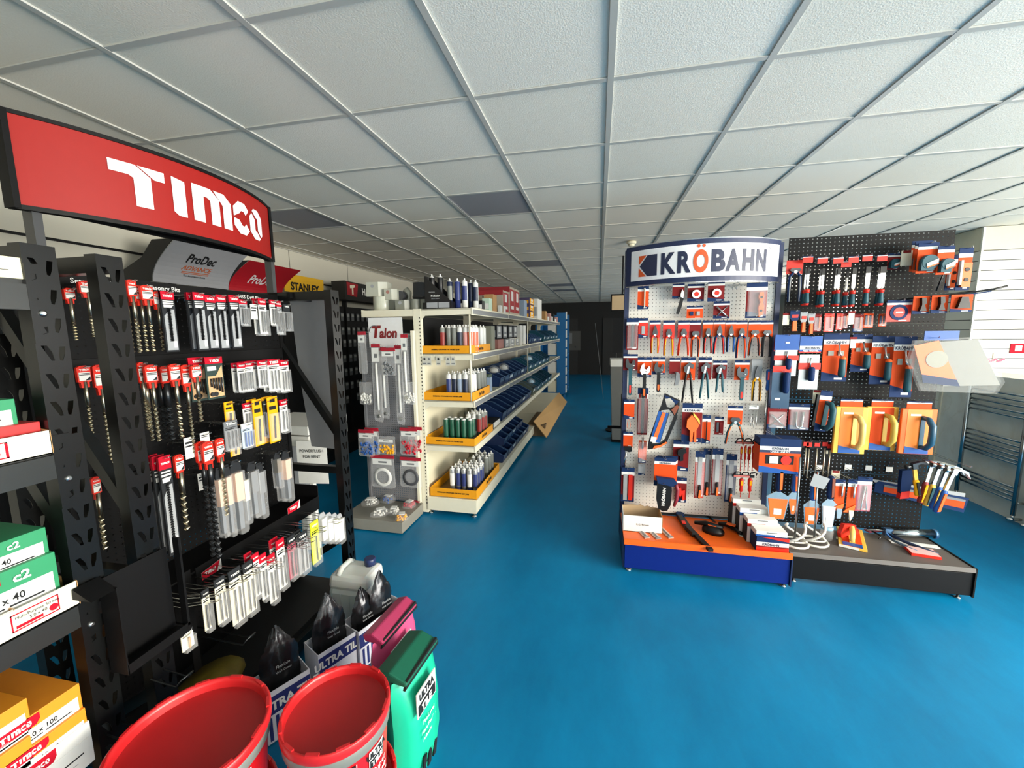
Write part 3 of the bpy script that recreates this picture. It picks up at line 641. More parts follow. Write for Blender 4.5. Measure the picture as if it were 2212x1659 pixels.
def wrench(c=TEAL, ac=REDP, head=DSTEEL, ang=0, hole=True):
    def f(t, w, h, hc):
        y = -.014; zj = -hc*.72; a = min(w*.36, .03)
        M_ = Matrix.Translation((0, 0, zj)) @ Matrix.Rotation(ang, 4, 'Y')
        hd = G().prism([(-a*1.1, -.004), (-a*1.15, a*1.2), (-a*.75, a*1.9), (-a*.45, a*1.3), (-a*.35, a*.7), (a*.2, a*.55), (a*.35, a*1.0), (a*.5, a*1.6), (a*1.0, a*1.2), (a*1.05, a*.1), (a*.45, -a*.9), (-a*.45, -a*.9)], y-.005, y+.005)
        G().merge(hd, M_).obj('jaw_head', head, t)
        kn = G().lathe([(.006, -a*.35), (.006, a*.35)], 10, (a*.5, y, a*.1), ax='x'); G().merge(kn, M_).obj('adjuster', STEEL, t)
        z1 = -h
        G().prism([(-a*.36, zj-a*.5), (a*.36, zj-a*.5), (a*.4, z1+.012), (a*.25, z1), (-a*.25, z1), (-a*.4, z1+.012)], y-.006, y+.006).obj('handle', c, t)
        G().prism([(-a*.2, z1+.55*(zj-z1)*.62), (a*.2, z1+.55*(zj-z1)*.62), (a*.22, z1+.02), (0, z1+.01), (-a*.22, z1+.02)], y-.0075, y-.005).obj('grip_inlay', ac, t)
    return f
def twobar(c, spread=.3, top=DSTEEL):
    def f(t, w, h, hc):
        y = -.014; zj = -hc*.62
        G().prism([(-w*.3, zj), (-w*.34, zj+hc*.2), (w*.05, zj+hc*.42), (w*.36, zj+hc*.3), (w*.3, zj+hc*.12), (w*.1, zj+hc*.2), (w*.12, zj), (0, zj-hc*.12)], y-.006, y+.006).obj('jaws', top, t)
        G().prism([(-.004, zj+hc*.22), (.006, zj+hc*.24), (.0, zj-.01), (-.012, zj-.012)], y-.0075, y-.006).obj('adjust_slot', STEEL, t)
        for s in (-1, 1):
            G().tube([(s*w*.08, y, zj), (s*w*.16, y, zj-.03), (s*w*(.2+spread*.4), y, -h*.8), (s*w*(.24+spread*.5), y, -h)], [.006, .008, .0075, .006], 8).obj('handle', c, t)
    return f
def disc(c=STEEL, inner=REDP, r=.4, zc=.6):
    def f(t, w, h, hc):
        G().lathe([(w*r, -.022), (w*r, -.002)], 20, (0, 0, -h*zc), ax='y').obj('case', c, t)
        G().lathe([(w*r*.55, -.024), (w*r*.55, -.02)], 16, (0, 0, -h*zc), ax='y').obj('case_label', inner, t)
    return f
def strips(cols, z0=.22, z1=.92, n=3, wd=.14, tilt=0):
    def f(t, w, h, hc):
        for k in range(n):
            x = (k-(n-1)/2)*w*.8/n
            G().box(x-w*wd/2+tilt*w, -.008, -h*z1, x+w*wd/2+tilt*w, -.001, -h*z0).obj('blade', cols[k % len(cols)], t)
    return f
def stick(mat, dx=0, z0=.2, z1=.95, r=.0055, tip=None, ang=0, name='shaft'):
    def f(t, w, h, hc):
        p = Vector((dx*w+math.tan(ang)*h*.4, -.009, -h*z0)); q = Vector((dx*w-math.tan(ang)*h*.4, -.009, -h*z1))
        G().tube([p, q, q+(q-p).normalized()*.018], [r, r, .001], 6).obj(name, mat, t)
    return f
def cross(mat):
    def f(t, w, h, hc):
        c = -h*.6; k = min(w, h)*.33
        for s in (-1, 1): G().tube([(-k, -.008-.004*s, c+s*k), (k, -.008-.004*s, c-s*k)], .006 if s > 0 else .0035, 6).obj('bit', mat, t)
    return f
def poly(name, mat, pts, th=.012):
    """part from an outline in card units (x across -.5...5, z down 0..1)"""
    def f(t, w, h, hc): G().prism([(x*w, -z*h) for x, z in pts], -th-.002, -.002).obj(name, mat, t)
    return f
def seq(*fs):
    def f(t, w, h, hc):
        for q in fs: q(t, w, h, hc)
    return f
def driver(c1=REDP, c2=YELLOW, flip=False, hl=.5):
    """screwdriver hanging handle up"""
    def f(t, w, h, hc):
        y = -.016; r = min(w*.38, .016); zt = 0 if not hc else -hc*.5
        z1 = zt-(h+zt)*hl
        G().lathe([(r*.55, zt), (r, zt-.012), (r*.95, (zt+z1)/2), (r*.65, (zt+z1)/2-.012), (r*.8, z1+.008), (r*.5, z1)], 10, (0, y, 0)).obj('handle', c1, t)
        G().box(-r*.4, y-r*1.02, (zt+z1)/2, r*.4, y-r*.8, zt-.014).obj('grip_inlay', c2, t)
        G().tube([(0, y, z1), (0, y, -h)], .003, 6).obj('shaft', c1 if c2 is YELLOW else STEEL, t)
    return f
def chisel(bw=.5):
    def f(t, w, h, hc):
        y = -.018; b = w*bw/2; zb = -h*.30; z1 = -h*.62
        G().prism([(-b, zb), (b, zb), (b, z1), (b*.5, z1-.012), (-b*.5, z1-.012), (-b, z1)], y-.002, y+.002).obj('blade', STEEL, t)
        G().box(-b*1.15, y-.004, zb-.02, b*1.15, y+.004, zb+.018).obj('blade_guard', BLACK, t)
        G().cyl((0, y, z1-.008), (0, y, -h*.69), .0042, 8).obj('ferrule', BRASS, t)
        hd = G().lathe([(.009, -h*.68), (.014, -h*.70), (.012, -h*.78), (.016, -h*.92), (.015, -h*.965)], 10, (0, y, 0)).obj('handle', TEAL, t)
        G().lathe([(.0145, -h*.68), (.015, -h*.71), (.0132, -h*.75)], 10, (.0, y-.0005, 0)).obj('bolster', REDP, hd)
        G().lathe([(.0155, -h*.96), (.013, -h)], 10, (0, y, 0)).obj('strike_cap', REDP, hd)
    return f
def dhandle(c, arch=.05, x0=.12, zt=.25, zb=.88, r=.013):
    def f(t, w, h, hc):
        a, b = -h*zt, -h*zb; x = w*x0
        p = [(x, -.012, a), (x+.004, -arch*.7, a-.004), (x+.012, -arch, a-(a-b)*.22), (x+.014, -arch, (a+b)/2), (x+.012, -arch, b+(a-b)*.2), (x+.004, -arch*.7, b+.004), (x, -.012, b)]
        G().tube(p, [r*.8, r, r*1.1, r*1.1, r*1.1, r, r*.8], 10).obj('handle', c, t)
        G().box(x-.012, -.018, b-.01, x+.012, -.010, a+.01).obj('handle_base', c, t)
    return f
def trowel_handle(c=TEAL, z0=.25, z1=.85, x=.12, blade=None):
    def f(t, w, h, hc):
        X = w*x
        G().tube([(X-.01, -.012, -h*z0), (X-.01, -.028, -h*(z0+.2)), (X, -.034, -h*(z0+.28))], .005, 8).obj('tang', STEEL, t)
        zz0 = -h*(z0+.27); zz1 = -h*z1
        hd = G().lathe([(.008, zz0), (.017, zz0-.01), (.018, (zz0+zz1)/2), (.020, zz1+.02), (.014, zz1)], 12, (X+.004, -.036, 0)).obj('handle', c, t)
        G().lathe([(.0085, zz0+.002), (.0175, zz0-.009), (.0178, zz0-.018)], 12, (X+.004, -.0365, 0)).obj('bolster', ORP, hd)
    return f
def item(name, label, cat, u0, v0, u1, vc, vt, y=3.0, stand=None, cd=None, tool=None, group=None, hk=True, tilt=0):
    """hang one pack so that its card top edge spans u0..u1 at v0; card bottom vc, tool bottom vt"""
    uc = (u0+u1)/2; c = PY(uc, v0, y); w = PY(u1, (v0+vc)/2, y).x-PY(u0, (v0+vc)/2, y).x
    hc = c.z-zat(c.x, y, vc); h = c.z-zat(c.x, y, vt)
    t = thing(name, label, cat, c, (0, tilt, 0), group)
    if cd is not None: card(t, w, hc, **cd)
    if tool: tool(t, w, h, hc)
    if hk and stand: hook(stand, c.x, c.z-.008, YP-.004, y-.035, min(.014, w*.25))
    return t
D1 = dict(); DR = dict(col=DRED); NB = dict(foot=False); BR = dict(brand=True)
K = lambda *a, **k: item(*a, stand=ks, **k)
# --- top row of the white board
P = 'pack'
K('pencil_pack', 'orange card with cream carpenter pencil, leftmost in top row of white board', P, 1378, 618, 1402, 668, 668, cd=D1, tool=stick(CREAM, .12, .1, .86, .005))
K('folding_knife', 'folding knife with curved black handle on a red card, top row of white board', 'knife', 1453, 612, 1479, 645, 679, cd=DR, tool=seq(poly('blade', STEEL, [(.3, .2), (.42, .28), (.40, .62), (.2, .6), (.18, .35)]), poly('handle', BLACK, [(.2, .45), (.42, .5), (.25, .8), (.05, 1.0), (-.15, .98), (.02, .72)], .02)))
K('chalk_disc_pack', 'red card with round silver reel, third along the top row of the white board', P, 1486, 613, 1522, 651, 651, cd=DR, tool=disc(r=.27))
K('chalk_disc_pack', 'red card with round silver reel, fourth and tallest-set along the top row of white board', P, 1530, 607, 1566, 651, 651, y=2.97, cd=DR, tool=disc(r=.27))
K('small_bit_pack', 'tiny orange and navy bit pack below the first silver reel card', P, 1484, 661, 1519, 687, 687, cd=NB, tool=strips([NAVY, GREY], .45, .8, 2, .2))
K('crossed_bit_pack', 'dark red card with two crossed steel bits under the second silver reel card', P, 1542, 651, 1577, 688, 688, cd=DR, tool=cross(STEEL))
K('torpedo_level_pack', 'deep orange box with an orange torpedo level, right end of the top row', P, 1614, 610, 1659, 687, 687, y=2.95, cd=dict(blister=.03, col=DRED), tool=seq(poly('level_body', ORP, [(.1, .28), (.26, .28), (.3, .42), (.24, .55), (.32, .68), (.28, .9), (.1, .98), (.06, .7), (.14, .56), (.05, .42)], .022), lambda t, w, h, hc: [G().lathe([(.009, -.026), (.009, -.023)], 12, (w*.18, 0, -h*z), ax='y').obj('vial', BLACK, t) for z in (.42, .8)]))
for x, z in ((.30, 1.875), (.475, 1.885), (.90, 1.885)): hook(ks, x, z, YP-.004, 2.98, .012)
# --- row of pliers
K('saw_blade_pack', 'dark red sleeve of hooked pull blades, leftmost pack in the pliers row', P, 1354, 687, 1380, 756, 756, cd=dict(col=DRED, foot=False, blister=.014), tool=strips([DRED, DSTEEL], .2, .9, 3, .16))
K('scraper_blade_pack', 'small red card with grey blade, second in the pliers row', P, 1380, 687, 1400, 730, 730, cd=dict(col=REDP), tool=strips([GREY], .4, .8, 1, .35))
PL = [(1404, 1427, 729, 763, REDP, YELLOW, 'long', 'red and yellow long-nose pliers'), (1433, 1458, 731, 768, REDP, YELLOW, 'combo', 'red and yellow combination pliers'),
      (1465, 1490, 730, 768, REDP, ORANGE, 'combo', 'red and orange electrician pliers'), (1491, 1515, 731, 770, ORANGE, CHAR, 'cut', 'orange and charcoal side cutters'),
      (1519, 1541, 729, 763, CHAR, REDP, 'combo', 'black and red combination pliers'), (1542, 1567, 727, 764, NAVY, REDP, 'long', 'navy and red long-nose pliers'),
      (1568, 1591, 728, 760, CHAR, BLUEP, 'long', 'slim black-handled pliers'), (1590, 1615, 728, 773, NAVY, ORANGE, 'combo', 'large navy and orange pliers'),
      (1618, 1644, 728, 768, ORANGE, CHAR, 'cut', 'orange and grey end cutters'), (1644, 1671, 728, 770, CHAR, CHAR, 'cut', 'all-black cutting pliers')]
for k, (a, b, vc, vt, c1, c2, j, nm) in enumerate(PL):
    K('pliers', nm + ' on card, ' + ORD[k] + ' pliers from left in the pliers row', 'pliers', a, 692, b, vc, vt, cd=dict(foot=False, col=ORANGE if k > 3 else REDP if k < 3 else DRED), tool=pliers(c1, c2, j, .2 + .3*(k % 3)))
# --- row of wrenches
W = 'wrench'
K('adjustable_wrench', 'green-handled adjustable wrench on a dark red card, far left of the wrench row', W, 1347, 765, 1378, 800, 853, cd=dict(col=DRED, foot=False), tool=wrench(TEAL, REDP))
K('adjustable_wrench', 'bright wide-jaw wrench with curved black and orange handle on an orange card', W, 1378, 772, 1408, 814, 858, cd=D1, tool=wrench(BLACK, ORP, STEEL, .3))
K('adjustable_wrench', 'short black and orange stubby wrench, third in the wrench row', W, 1410, 772, 1437, 809, 846, cd=D1, tool=wrench(BLACK, ORP, DSTEEL, .2))
K('hooked_knife', 'grey hooked-handle utility knife on a dark card, fourth in the wrench row', 'knife', 1447, 773, 1470, 807, 832, cd=dict(col=DRED, foot=False), tool=poly('handle', GREYP, [(.1, .5), (.4, .55), (.42, .8), (.3, .98), (-.05, 1), (.05, .8)], .022))
K('water_pump_pliers', 'long black water pump pliers on a bright orange card, middle of the wrench row', 'pliers', 1472, 772, 1503, 821, 869, cd=dict(foot=False), tool=twobar(BLACK, .25))
K('water_pump_pliers', 'green-gripped water pump pliers on a dark red card, right of the black ones', 'pliers', 1510, 772, 1538, 820, 860, cd=dict(col=DRED, foot=False), tool=twobar(TEAL, .2))
K('mini_clamp', 'small clamp with two short green grips on a dark card', 'clamp', 1541, 779, 1571, 818, 846, cd=dict(col=DRED, foot=False), tool=twobar(TEAL, 0))
K('adjustable_wrench', 'green-handled wrench on a bright orange card, right part of the wrench row', W, 1588, 778, 1620, 821, 864, cd=dict(foot=False), tool=wrench(TEAL, REDP))
K('tin_snips', 'tin snips with yellow handles, right end of the wrench row', 'snips', 1625, 776, 1648, 822, 865, cd=dict(col=GREY, foot=False, head=False), tool=pliers(YELLOW, CHAR, 'long', .4))
K('screwdriver', 'long blue and red screwdriver hanging between the two pegboards', 'screwdriver', 1652, 795, 1664, 800, 935, y=2.97, tool=driver(BLUEP, REDP, hl=.32))
# --- middle of the board
K('spring_pack', 'orange and navy pack with wire loop below, left edge under the green wrench', P, 1348, 863, 1371, 905, 905, cd=D1, tool=lambda t, w, h, hc: G().tube([(-.004, -.003, -h), (-.012, -.003, -h-.05), (-.006, -.003, -h-.068), (.006, -.003, -h-.068), (.012, -.003, -h-.05), (.004, -.003, -h)], .0018, 6).obj('wire_loop', ORP, t))
K('long_blade_pack', 'tall dark red sleeve of saw blades beside the hacksaw', P, 1378, 838, 1401, 939, 939, cd=dict(col=DRED, foot=False, sticker=False, blister=.012), tool=strips([DRED, CHAR], .12, .97, 3, .2))
def hacksaw():
    o = PY(1436, 851, 2.95); t = thing('hacksaw', 'tilted hacksaw with navy grip and blue and orange sleeve on the white board', 'saw', o)
    L = lambda u, v: (PY(u, v, 2.95).x-o.x, PY(u, v, 2.95).z-o.z)
    def pl(nm, m, pts, a, b, par=t): return G().prism([L(*p) for p in pts], a, b).obj(nm, m, par)
    rim = [(1436, 849), (1468, 864), (1467, 876), (1461, 898), (1463, 900), (1441, 952), (1441, 957), (1418, 967), (1399, 970), (1400, 960), (1403, 945), (1424, 884), (1428, 876)]
    hole = [(1436, 861), (1447, 859), (1458, 868), (1457, 878), (1448, 881), (1440, 878)]
    hole2 = [(1445, 884), (1456, 898), (1436, 948), (1425, 957), (1408, 958), (1428, 886)]
    g = cutplate([L(*p) for p in rim], [[L(*p) for p in hole], [L(*p) for p in hole2]], .018); G().merge(g, Matrix.Translation((0, -.012, 0))).obj('frame', BLACK, t)
    pl('grip', NAVY, [(1434, 852), (1465, 866), (1459, 873), (1447, 859), (1436, 860)], -.022, -.013); pl('grip', M('rust_grip', '7a3a1e', .5), [(1461, 873), (1466, 877), (1456, 896), (1449, 884)], -.021, -.013)
    pl('sleeve', BLUEP, [(1422, 887), (1443, 892), (1424, 955), (1403, 952)], -.02, -.014); pl('sleeve_panel', ORP, [(1430, 889), (1437, 891), (1418, 948), (1408, 950)], -.022, -.02)
    pl('sleeve_label', WHITE, [(1406, 941), (1418, 943), (1415, 954), (1404, 952)], -.0225, -.02); pl('blade', DSTEEL, [(1443, 890), (1446, 892), (1426, 955), (1423, 955)], -.008, -.004)
    pl('end_grip', ORP, [(1437, 953), (1441, 955), (1424, 965), (1410, 967), (1412, 962), (1425, 960)], -.022, -.012)
    hook(ks, o.x, o.z-.03, YP-.004, 2.93)
hacksaw()
K('pipe_cutter_pack', 'orange plastic pipe cutter in a clear pack with blue header', 'pipe cutter', 1475, 871, 1518, 955, 955, cd=dict(col=DRED, brand=True), tool=seq(poly('cutter_body', ORP, [(-.05, .28), (-.28, .42), (-.3, .6), (-.12, .68), (-.1, .97), (.02, .97), (.04, .72), (.1, .7), (.1, .97), (.22, .97), (.2, .66), (.32, .55), (.26, .36), (.08, .34)], .025), poly('upper_handle', YPL, [(0, .22), (.02, .3), (.2, .4), (.36, .52), (.33, .4), (.16, .3)], .03)))
K('blade_strip_pack', 'narrow orange and navy blade pack to the right of the pipe cutter', P, 1518, 897, 1536, 958, 958, cd=D1, tool=stick(INK, 0, .2, .85, .004))
K('small_blade_pack', 'short dark red blade pack with black header right of pipe cutter', P, 1545, 900, 1564, 939, 939, cd=dict(col=DRED, foot=False), tool=strips([DSTEEL, DRED], .3, .85, 2, .25))
K('wire_stripper', 'wire stripper with open green and orange handles on an orange card', 'wire stripper', 1573, 877, 1605, 917, 958, y=2.97, cd=dict(foot=False), tool=pliers(TEAL, ORP, 'cut', 1.6))
K('hook_set', 'thin steel hook pick set hanging from a bare hook', 'hook set', 1619, 876, 1639, 884, 924, y=2.96, cd=dict(foot=False, head=False, col=WHITE, sticker=False), tool=seq(stick(STEEL, -.3, .2, .8, .0018), stick(STEEL, .0, .2, .9, .0018), stick(STEEL, .3, .2, .75, .0018)))
K('staple_pack', 'black-topped red pack with a steel rod below, left edge of the white board', P, 1347, 933, 1367, 965, 973, cd=dict(foot=False), tool=seq(poly('tool_body', BLACK, [(-.4, .75), (.4, .75), (.45, 1), (.1, 1.05), (-.4, .95)], .02), lambda t, w, h, hc: G().cyl((-.01, -.02, -h), (-.022, -.02, -h-.10), .006, 8).obj('rod', STEEL, t)))
K('brush_pack', 'slim clear tube with orange and navy label left of the stacked saws', P, 1380, 943, 1397, 1000, 1000, cd=dict(head=False, blister=.018, htop=.03), tool=stick(STEEL, 0, .02, .4, .008))
K('small_grey_pack', 'small grey and navy pack on the left side below the brush tube', P, 1379, 1003, 1394, 1026, 1026, cd=dict(col=GREY, head=False))
K('glue_gun_pack', 'black trigger tool on a dark red card in the middle of the white board', P, 1455, 951, 1489, 1017, 1017, y=3.03, cd=dict(col=DRED), tool=poly('tool_body', BLACK, [(-.25, .3), (.25, .22), (.3, .36), (.1, .42), (.12, .62), (-.1, .65), (-.08, .48), (-.25, .45)], .03))
K('folding_saw_pack', 'dark red and silver pack with clear front, lower left edge of white board', P, 1343, 1010, 1371, 1083, 1083, cd=dict(col=DRED), tool=strips([GREY, REDP], .2, .95, 2, .3))
for k in range(3):
    K('tool_box_pack', 'orange boxed pack with blue header above the black saw, ' + ['front one', 'middle one', 'rear one'][k] + ' of three', P, 1414+k*3, 989-k*2, 1460+k*2, 1050, 1050, y=2.93+k*.035, cd=dict(brand=True, foot=True), hk=k == 0)
def prune():
    t = item('pruning_saw', 'black pruning saw with white brand lettering hanging over the orange shelf', 'saw', 1417, 1040, 1448, 1044, 1110, 2.9, ks)
    G().prism([(-.04, 0), (.05, 0), (.055, -.05), (.05, -.16), (.03, -.2), (0, -.208), (-.03, -.19), (-.045, -.12)], -.03, -.004).obj('blade_sheath', BLACK, t)
    G().prism([(-.05, .04), (.07, .03), (.09, 0), (.05, -.02), (-.04, -.005)], -.035, -.002).obj('bracket', NAVY, t)
    put_text('KRÖBAHN', .02, WHITE, t, .0, -.032, -.10, .03, 1.0, rot=-R90+.05)
    G().tube([(.08, -.015, .0), (.095, -.015, -.05), (.09, -.015, -.12), (.075, -.015, -.17)], [.012, .014, .013, .01], 8).obj('handle', M('maroon_grip', '7c2330', .5), t)
prune()
K('clamp_pack', 'red and orange spring clamp on a red card beside the black saw', 'clamp', 1461, 1032, 1484, 1085, 1085, y=3.03, cd=dict(col=DRED), tool=poly('clamp_body', REDP, [(-.3, .4), (-.1, .35), (.0, .5), (.3, .45), (.3, .85), (.1, .88), (.08, .6), (-.1, .75), (-.3, .65)], .02))
FL = [(1503, 1524, 975, 1076, M('rose_card', 'b23a32', .5), 'front'), (1521, 1538, 969, 1070, DRED, 'second'), (1540, 1563, 969, 1070, DRED, 'third'), (1570, 1593, 981, 1084, NAVY, 'blue-carded')]
for a, b, v0, v1, col, nm in FL:
    K('file_pack', 'long file with orange-tipped black grip on a tall card, ' + nm + ' of the four files', 'file', a, v0, b, v1, v1, y=3.0 if nm != 'second' else 3.04, cd=dict(col=col, foot=False, blister=.012),
      tool=seq(strips([GREY], .12, .7, 1, .4), lambda t, w, h, hc: (G().lathe([(.006, -h*.70), (.011, -h*.74), (.009, -h*.82), (.013, -h*.93), (.008, -h*.985)], 10, (0, -.016, 0)).obj('handle', CHAR, t), G().prism([(-.004, -h*.8), (.006, -h*.8), (.008, -h*.95), (0, -h*.98), (-.008, -h*.95)], -.0295, -.024).obj('grip_inlay', ORP, t))))
for k, (a, b) in enumerate(((1597, 1604), (1606, 1613), (1612, 1623), (1622, 1631))):
    K('insulated_screwdriver', 'red and yellow insulated screwdriver under the black hooks, ' + ORD[k] + ' of the upper four', 'screwdriver', a, 960-(k % 2)*4, b, 966, 1016, y=2.98-.02*(k % 2), tool=driver(REDP, YELLOW, hl=.55), hk=k == 2)
for k, (a, b) in enumerate(((1594, 1607), (1612, 1626))):
    K('insulated_screwdriver', 'fat red insulated driver above the white boxes, ' + ('left', 'right')[k] + ' of the lower two', 'screwdriver', a, 1028, b, 1034, 1079, y=2.98, tool=driver(REDP, YELLOW, hl=.6), hk=k == 0)
for k, (u, v) in enumerate(((1612, 950), (1606, 1022))):
    p = PY(u, v, 2.955); t = thing('hanger_rack', 'black plastic hanger clip with loops holding the ' + ('upper', 'lower') [k] + ' red screwdrivers', 'hanger', p)
    for q in range(3): G().tube([(-.06+q*.05, 0, -.012), (-.055+q*.05, -.01, .008), (-.035+q*.05, -.012, .012), (-.02+q*.05, -.01, .006), (-.02+q*.05, 0, -.012)], .004, 6).obj('loop', BLACK, t)
    G().box(-.07, .0, -.03, .07, .006, -.012).obj('bar', BLACK, t); G().box(-.06, -.004, -.028, .04, 0, -.016).obj('label', M('pink_label', 'c86a62', .6), t)
K('pocket_knife', 'small blue knife at the right edge of the white board by the chalk set', 'knife', 1635, 950, 1646, 958, 986, y=2.97, tool=driver(BLUEP, REDP, hl=.95))
# ============ black board ============
B = lambda *a, **k: item(*a, stand=bs, **k)
B('fencing_pliers', 'pliers with long navy handles on a red card, left of the chisels', 'pliers', 1700, 562, 1736, 592, 652, cd=dict(foot=False, head=False, col=REDP), tool=pliers(NAVY, GREY, 'cut', .3))
for k, (u, nm, vt, bw, v) in enumerate(((1746, 'narrow', 660, .3, 553), (1778, 'narrow bright', 663, .35, 555), (1812, 'medium', 661, .4, 555), (1829, 'dark-bladed', 664, .35, 563), (1845, 'medium bright', 663, .5, 553), (1875, 'wide', 661, .62, 550), (1907, 'widest bright', 660, .72, 550))):
    B('wood_chisel', nm + ' wood chisel with green handle and red collar, ' + ORD[k] + ' from the left', 'chisel', u-11, v, u+11, v+14, vt, y=2.96 + (.04 if k == 3 else 0), cd=dict(foot=False, sticker=False, col=REDP), tool=chisel(bw*.72), group='chisels in the top row of the black board')
    if k in (0, 1, 2, 6): B('wood_chisel', 'wood chisel with green handle hanging directly behind the ' + ORD[k] + ' front chisel', 'chisel', u-16, v+2, u+4, v+15, vt+1, y=3.01, cd=dict(foot=False, sticker=False, col=CHAR), tool=chisel(bw*.6), hk=False, group='chisels in the top row of the black board')
def tape(c=TEAL):
    def f(t, w, h, hc):
        g = G().lathe([(w*.40, -.03), (w*.43, -.02), (w*.43, -.003)], 18, (0, 0, -h*.66), ax='y'); g.box(-w*.42, -.028, -h*.93, w*.2, -.003, -h*.66); g.obj('tape_case', c, t)
        G().prism([(-w*.2, -h*.70), (w*.34, -h*.55), (w*.34, -h*.70), (-w*.2, -h*.82)], -.034, -.031).obj('case_label', WHITE, t)
        G().prism([(-w*.18, -h*.8), (w*.36, -h*.7), (w*.36, -h*.74), (-w*.18, -h*.85)], -.0345, -.032).obj('case_stripe', ORP, t)
    return f
B('tape_measure_pack', 'dim tape measure pack with dark card right of the widest chisel', 'tape measure', 1919, 547, 1946, 582, 582, y=3.03, cd=dict(col=DRED, foot=False), tool=tape())
for k in range(3):
    B('tape_measure_pack', 'tape measure in a wide clear pack on orange card, ' + ('front', 'middle', 'rear')[k] + ' of the left bunch', 'tape measure', 1985-k*7, 524-k*2, 2030-k*7, 590-k*2, 590-k*2, y=2.88+k*.05, cd=dict(foot=False), tool=tape(), hk=k == 0)
B('tape_measure_pack', 'tape measure in clear pack, nearer the levels on the right', 'tape measure', 2028, 531, 2064, 593, 593, y=2.86, cd=dict(foot=False), tool=tape())
def lev(t, w, h, hc):
    G().box(-w*.3, -.02, -h*.93, w*.34, -.003, -h*.36).obj('level_body', ORP, t); G().box(-w*.46, -.02, -h*.88, -w*.3, -.003, -h*.3).obj('level_edge', WHITE, t)
    for z in (.52, .76): G().lathe([(w*.17, -.023), (w*.17, -.02)], 14, (.0, 0, -h*z), ax='y').obj('vial', BLACK, t)
B('level_pack', 'red boat level on orange card, left one of the two beside the grey wall', 'level', 2049, 550, 2072, 627, 627, y=2.95, cd=D1, tool=lev)
B('level_pack', 'red boat level on orange card, right one overhanging the board edge', 'level', 2074, 535, 2104, 627, 627, y=2.9, cd=D1, tool=lev)
# second row
for u0, v0, u1, v1 in ((1692, 676, 1706, 702), (1834, 672, 1847, 700), (1948, 541, 1972, 574), (1757, 843, 1774, 871), (1838, 728, 1850, 752), (1797, 1017, 1815, 1042), (1786, 962, 1790, 980)):
    k = B('price_ticket', 'white price ticket on a hook near %s' % {1692: 'the fan-bladed knives', 1834: 'the striped sleeves', 1948: 'the tape measures', 1757: 'the green-gripped float', 1838: 'the gauging trowels', 1797: 'the orange jointing tools', 1786: 'the long mixing bits'}[u0], 'ticket', u0, v0, u1, v1, v1, y=2.98, cd=dict(col=CREAM, foot=False, head=False, sticker=False), hk=False)
    G().box(-.02 if u0 != 1786 else -.004, -.002, -.014, .02 if u0 != 1786 else .004, .001, 0).obj('header_band', DRED, k)
for k, (u0, u1, c) in enumerate(((1706, 1727, NAVY), (1728, 1744, GREY), (1745, 1760, GREY))):
    B('putty_knife', ('navy-guarded', 'grey-guarded', 'slim grey-guarded')[k] + ' putty knife with orange handle, ' + ORD[k] + ' in the small pack row', 'knife', u0, 671+k*3, u1, 694, 715+k*3, y=2.98, cd=None, tool=seq(poly('guard', c, [(-.5, 0), (.5, 0), (.45, .4), (.2, .55), (-.2, .55), (-.45, .4)], .008), poly('guard_label', REDP, [(-.3, .2), (.35, .2), (.3, .35), (-.3, .35)], .010), poly('handle', ORP, [(-.18, .5), (.18, .5), (.25, 1), (-.2, 1)], .016)))
SP = [(1759, 1776, 678, 716, DRED, 'red sleeve with grey edge'), (1782, 1803, 677, 717, REDP, 'red sleeve in a clear wide bag'), (1808, 1822, 677, 712, REDP, 'red sleeve with white sticker'), (1822, 1833, 676, 710, DRED, 'narrow dark red sleeve'), (1845, 1866, 678, 717, DRED, 'clear bag of red bits'), (1867, 1888, 676, 708, ORANGE, 'orange striped sleeve'), (1899, 1916, 678, 705, ORANGE, 'orange checked sleeve')]
for k, (a, b, v0, v1, c, nm) in enumerate(SP):
    B('blade_sleeve', nm + ', ' + ORD[k] + ' among the small sleeves of the second row', P, a, v0, b, v1, v1, y=2.99, cd=dict(col=c, head=False, foot=k == 4, blister=.01), tool=strips([NAVY, ORP] if k > 4 else [ORP], .15, .8, 4 if k > 4 else 1, .1, .2 if k < 5 else 0))
def blade_disc(t, w, h, hc):
    G().lathe([(w*.36, -.004), (w*.36, -.001)], 24, (0, 0, -h*.57), ax='y').obj('blade', NAVY, t); G().lathe([(w*.23, -.006), (w*.23, -.003)], 20, (0, 0, -h*.57), ax='y').obj('blade_label', REDP, t)
    G().box(-w*.15, -.008, -h*.61, w*.15, -.005, -h*.53).obj('label_bar', WHITE, t)
B('cutting_disc_pack', 'square red card with a navy round cutting disc, middle of second row', P, 1917, 648, 1971, 695, 695, y=2.93, cd=dict(foot=False, col=REDP), tool=blade_disc)
for k, (a, b) in enumerate(((1974, 2010), (2014, 2050), (2056, 2103))):
    B('corner_tool_pack', 'orange carded black corner tool on the curved rail, ' + ('left', 'middle', 'right wedge-shaped')[k] + ' of three', P, a, 640-k*2, b, 678-k*2, 678-k*2, y=2.90-.02*k, cd=dict(foot=True, head=False), tool=poly('tool_body', BLACK, [(-.15, .15), (.15, .15), (.3, .8), (-.3, .8)] if k == 2 else [(-.15, .1), (.1, .1), (.16, .4), (.06, .5), (.2, .85), (-.2, .85), (-.1, .5)], .02), hk=False)
t = thing('curved_rail', 'long black bent display rail sweeping out above the corner tools', 'display rail', PY(2010, 640, 3.07))
G().tube([(-.22, 0, -.03), (-.15, -.06, -.015), (.05, -.14, .0), (.18, -.18, .02), (.235, -.19, .035)], .006, 6).obj('rail', BLACK, t); G().tube([(-.22, 0, -.045), (-.15, -.05, -.03), (.05, -.13, -.012), (.18, -.17, .01)], .004, 6).obj('rail', NAVY, t)
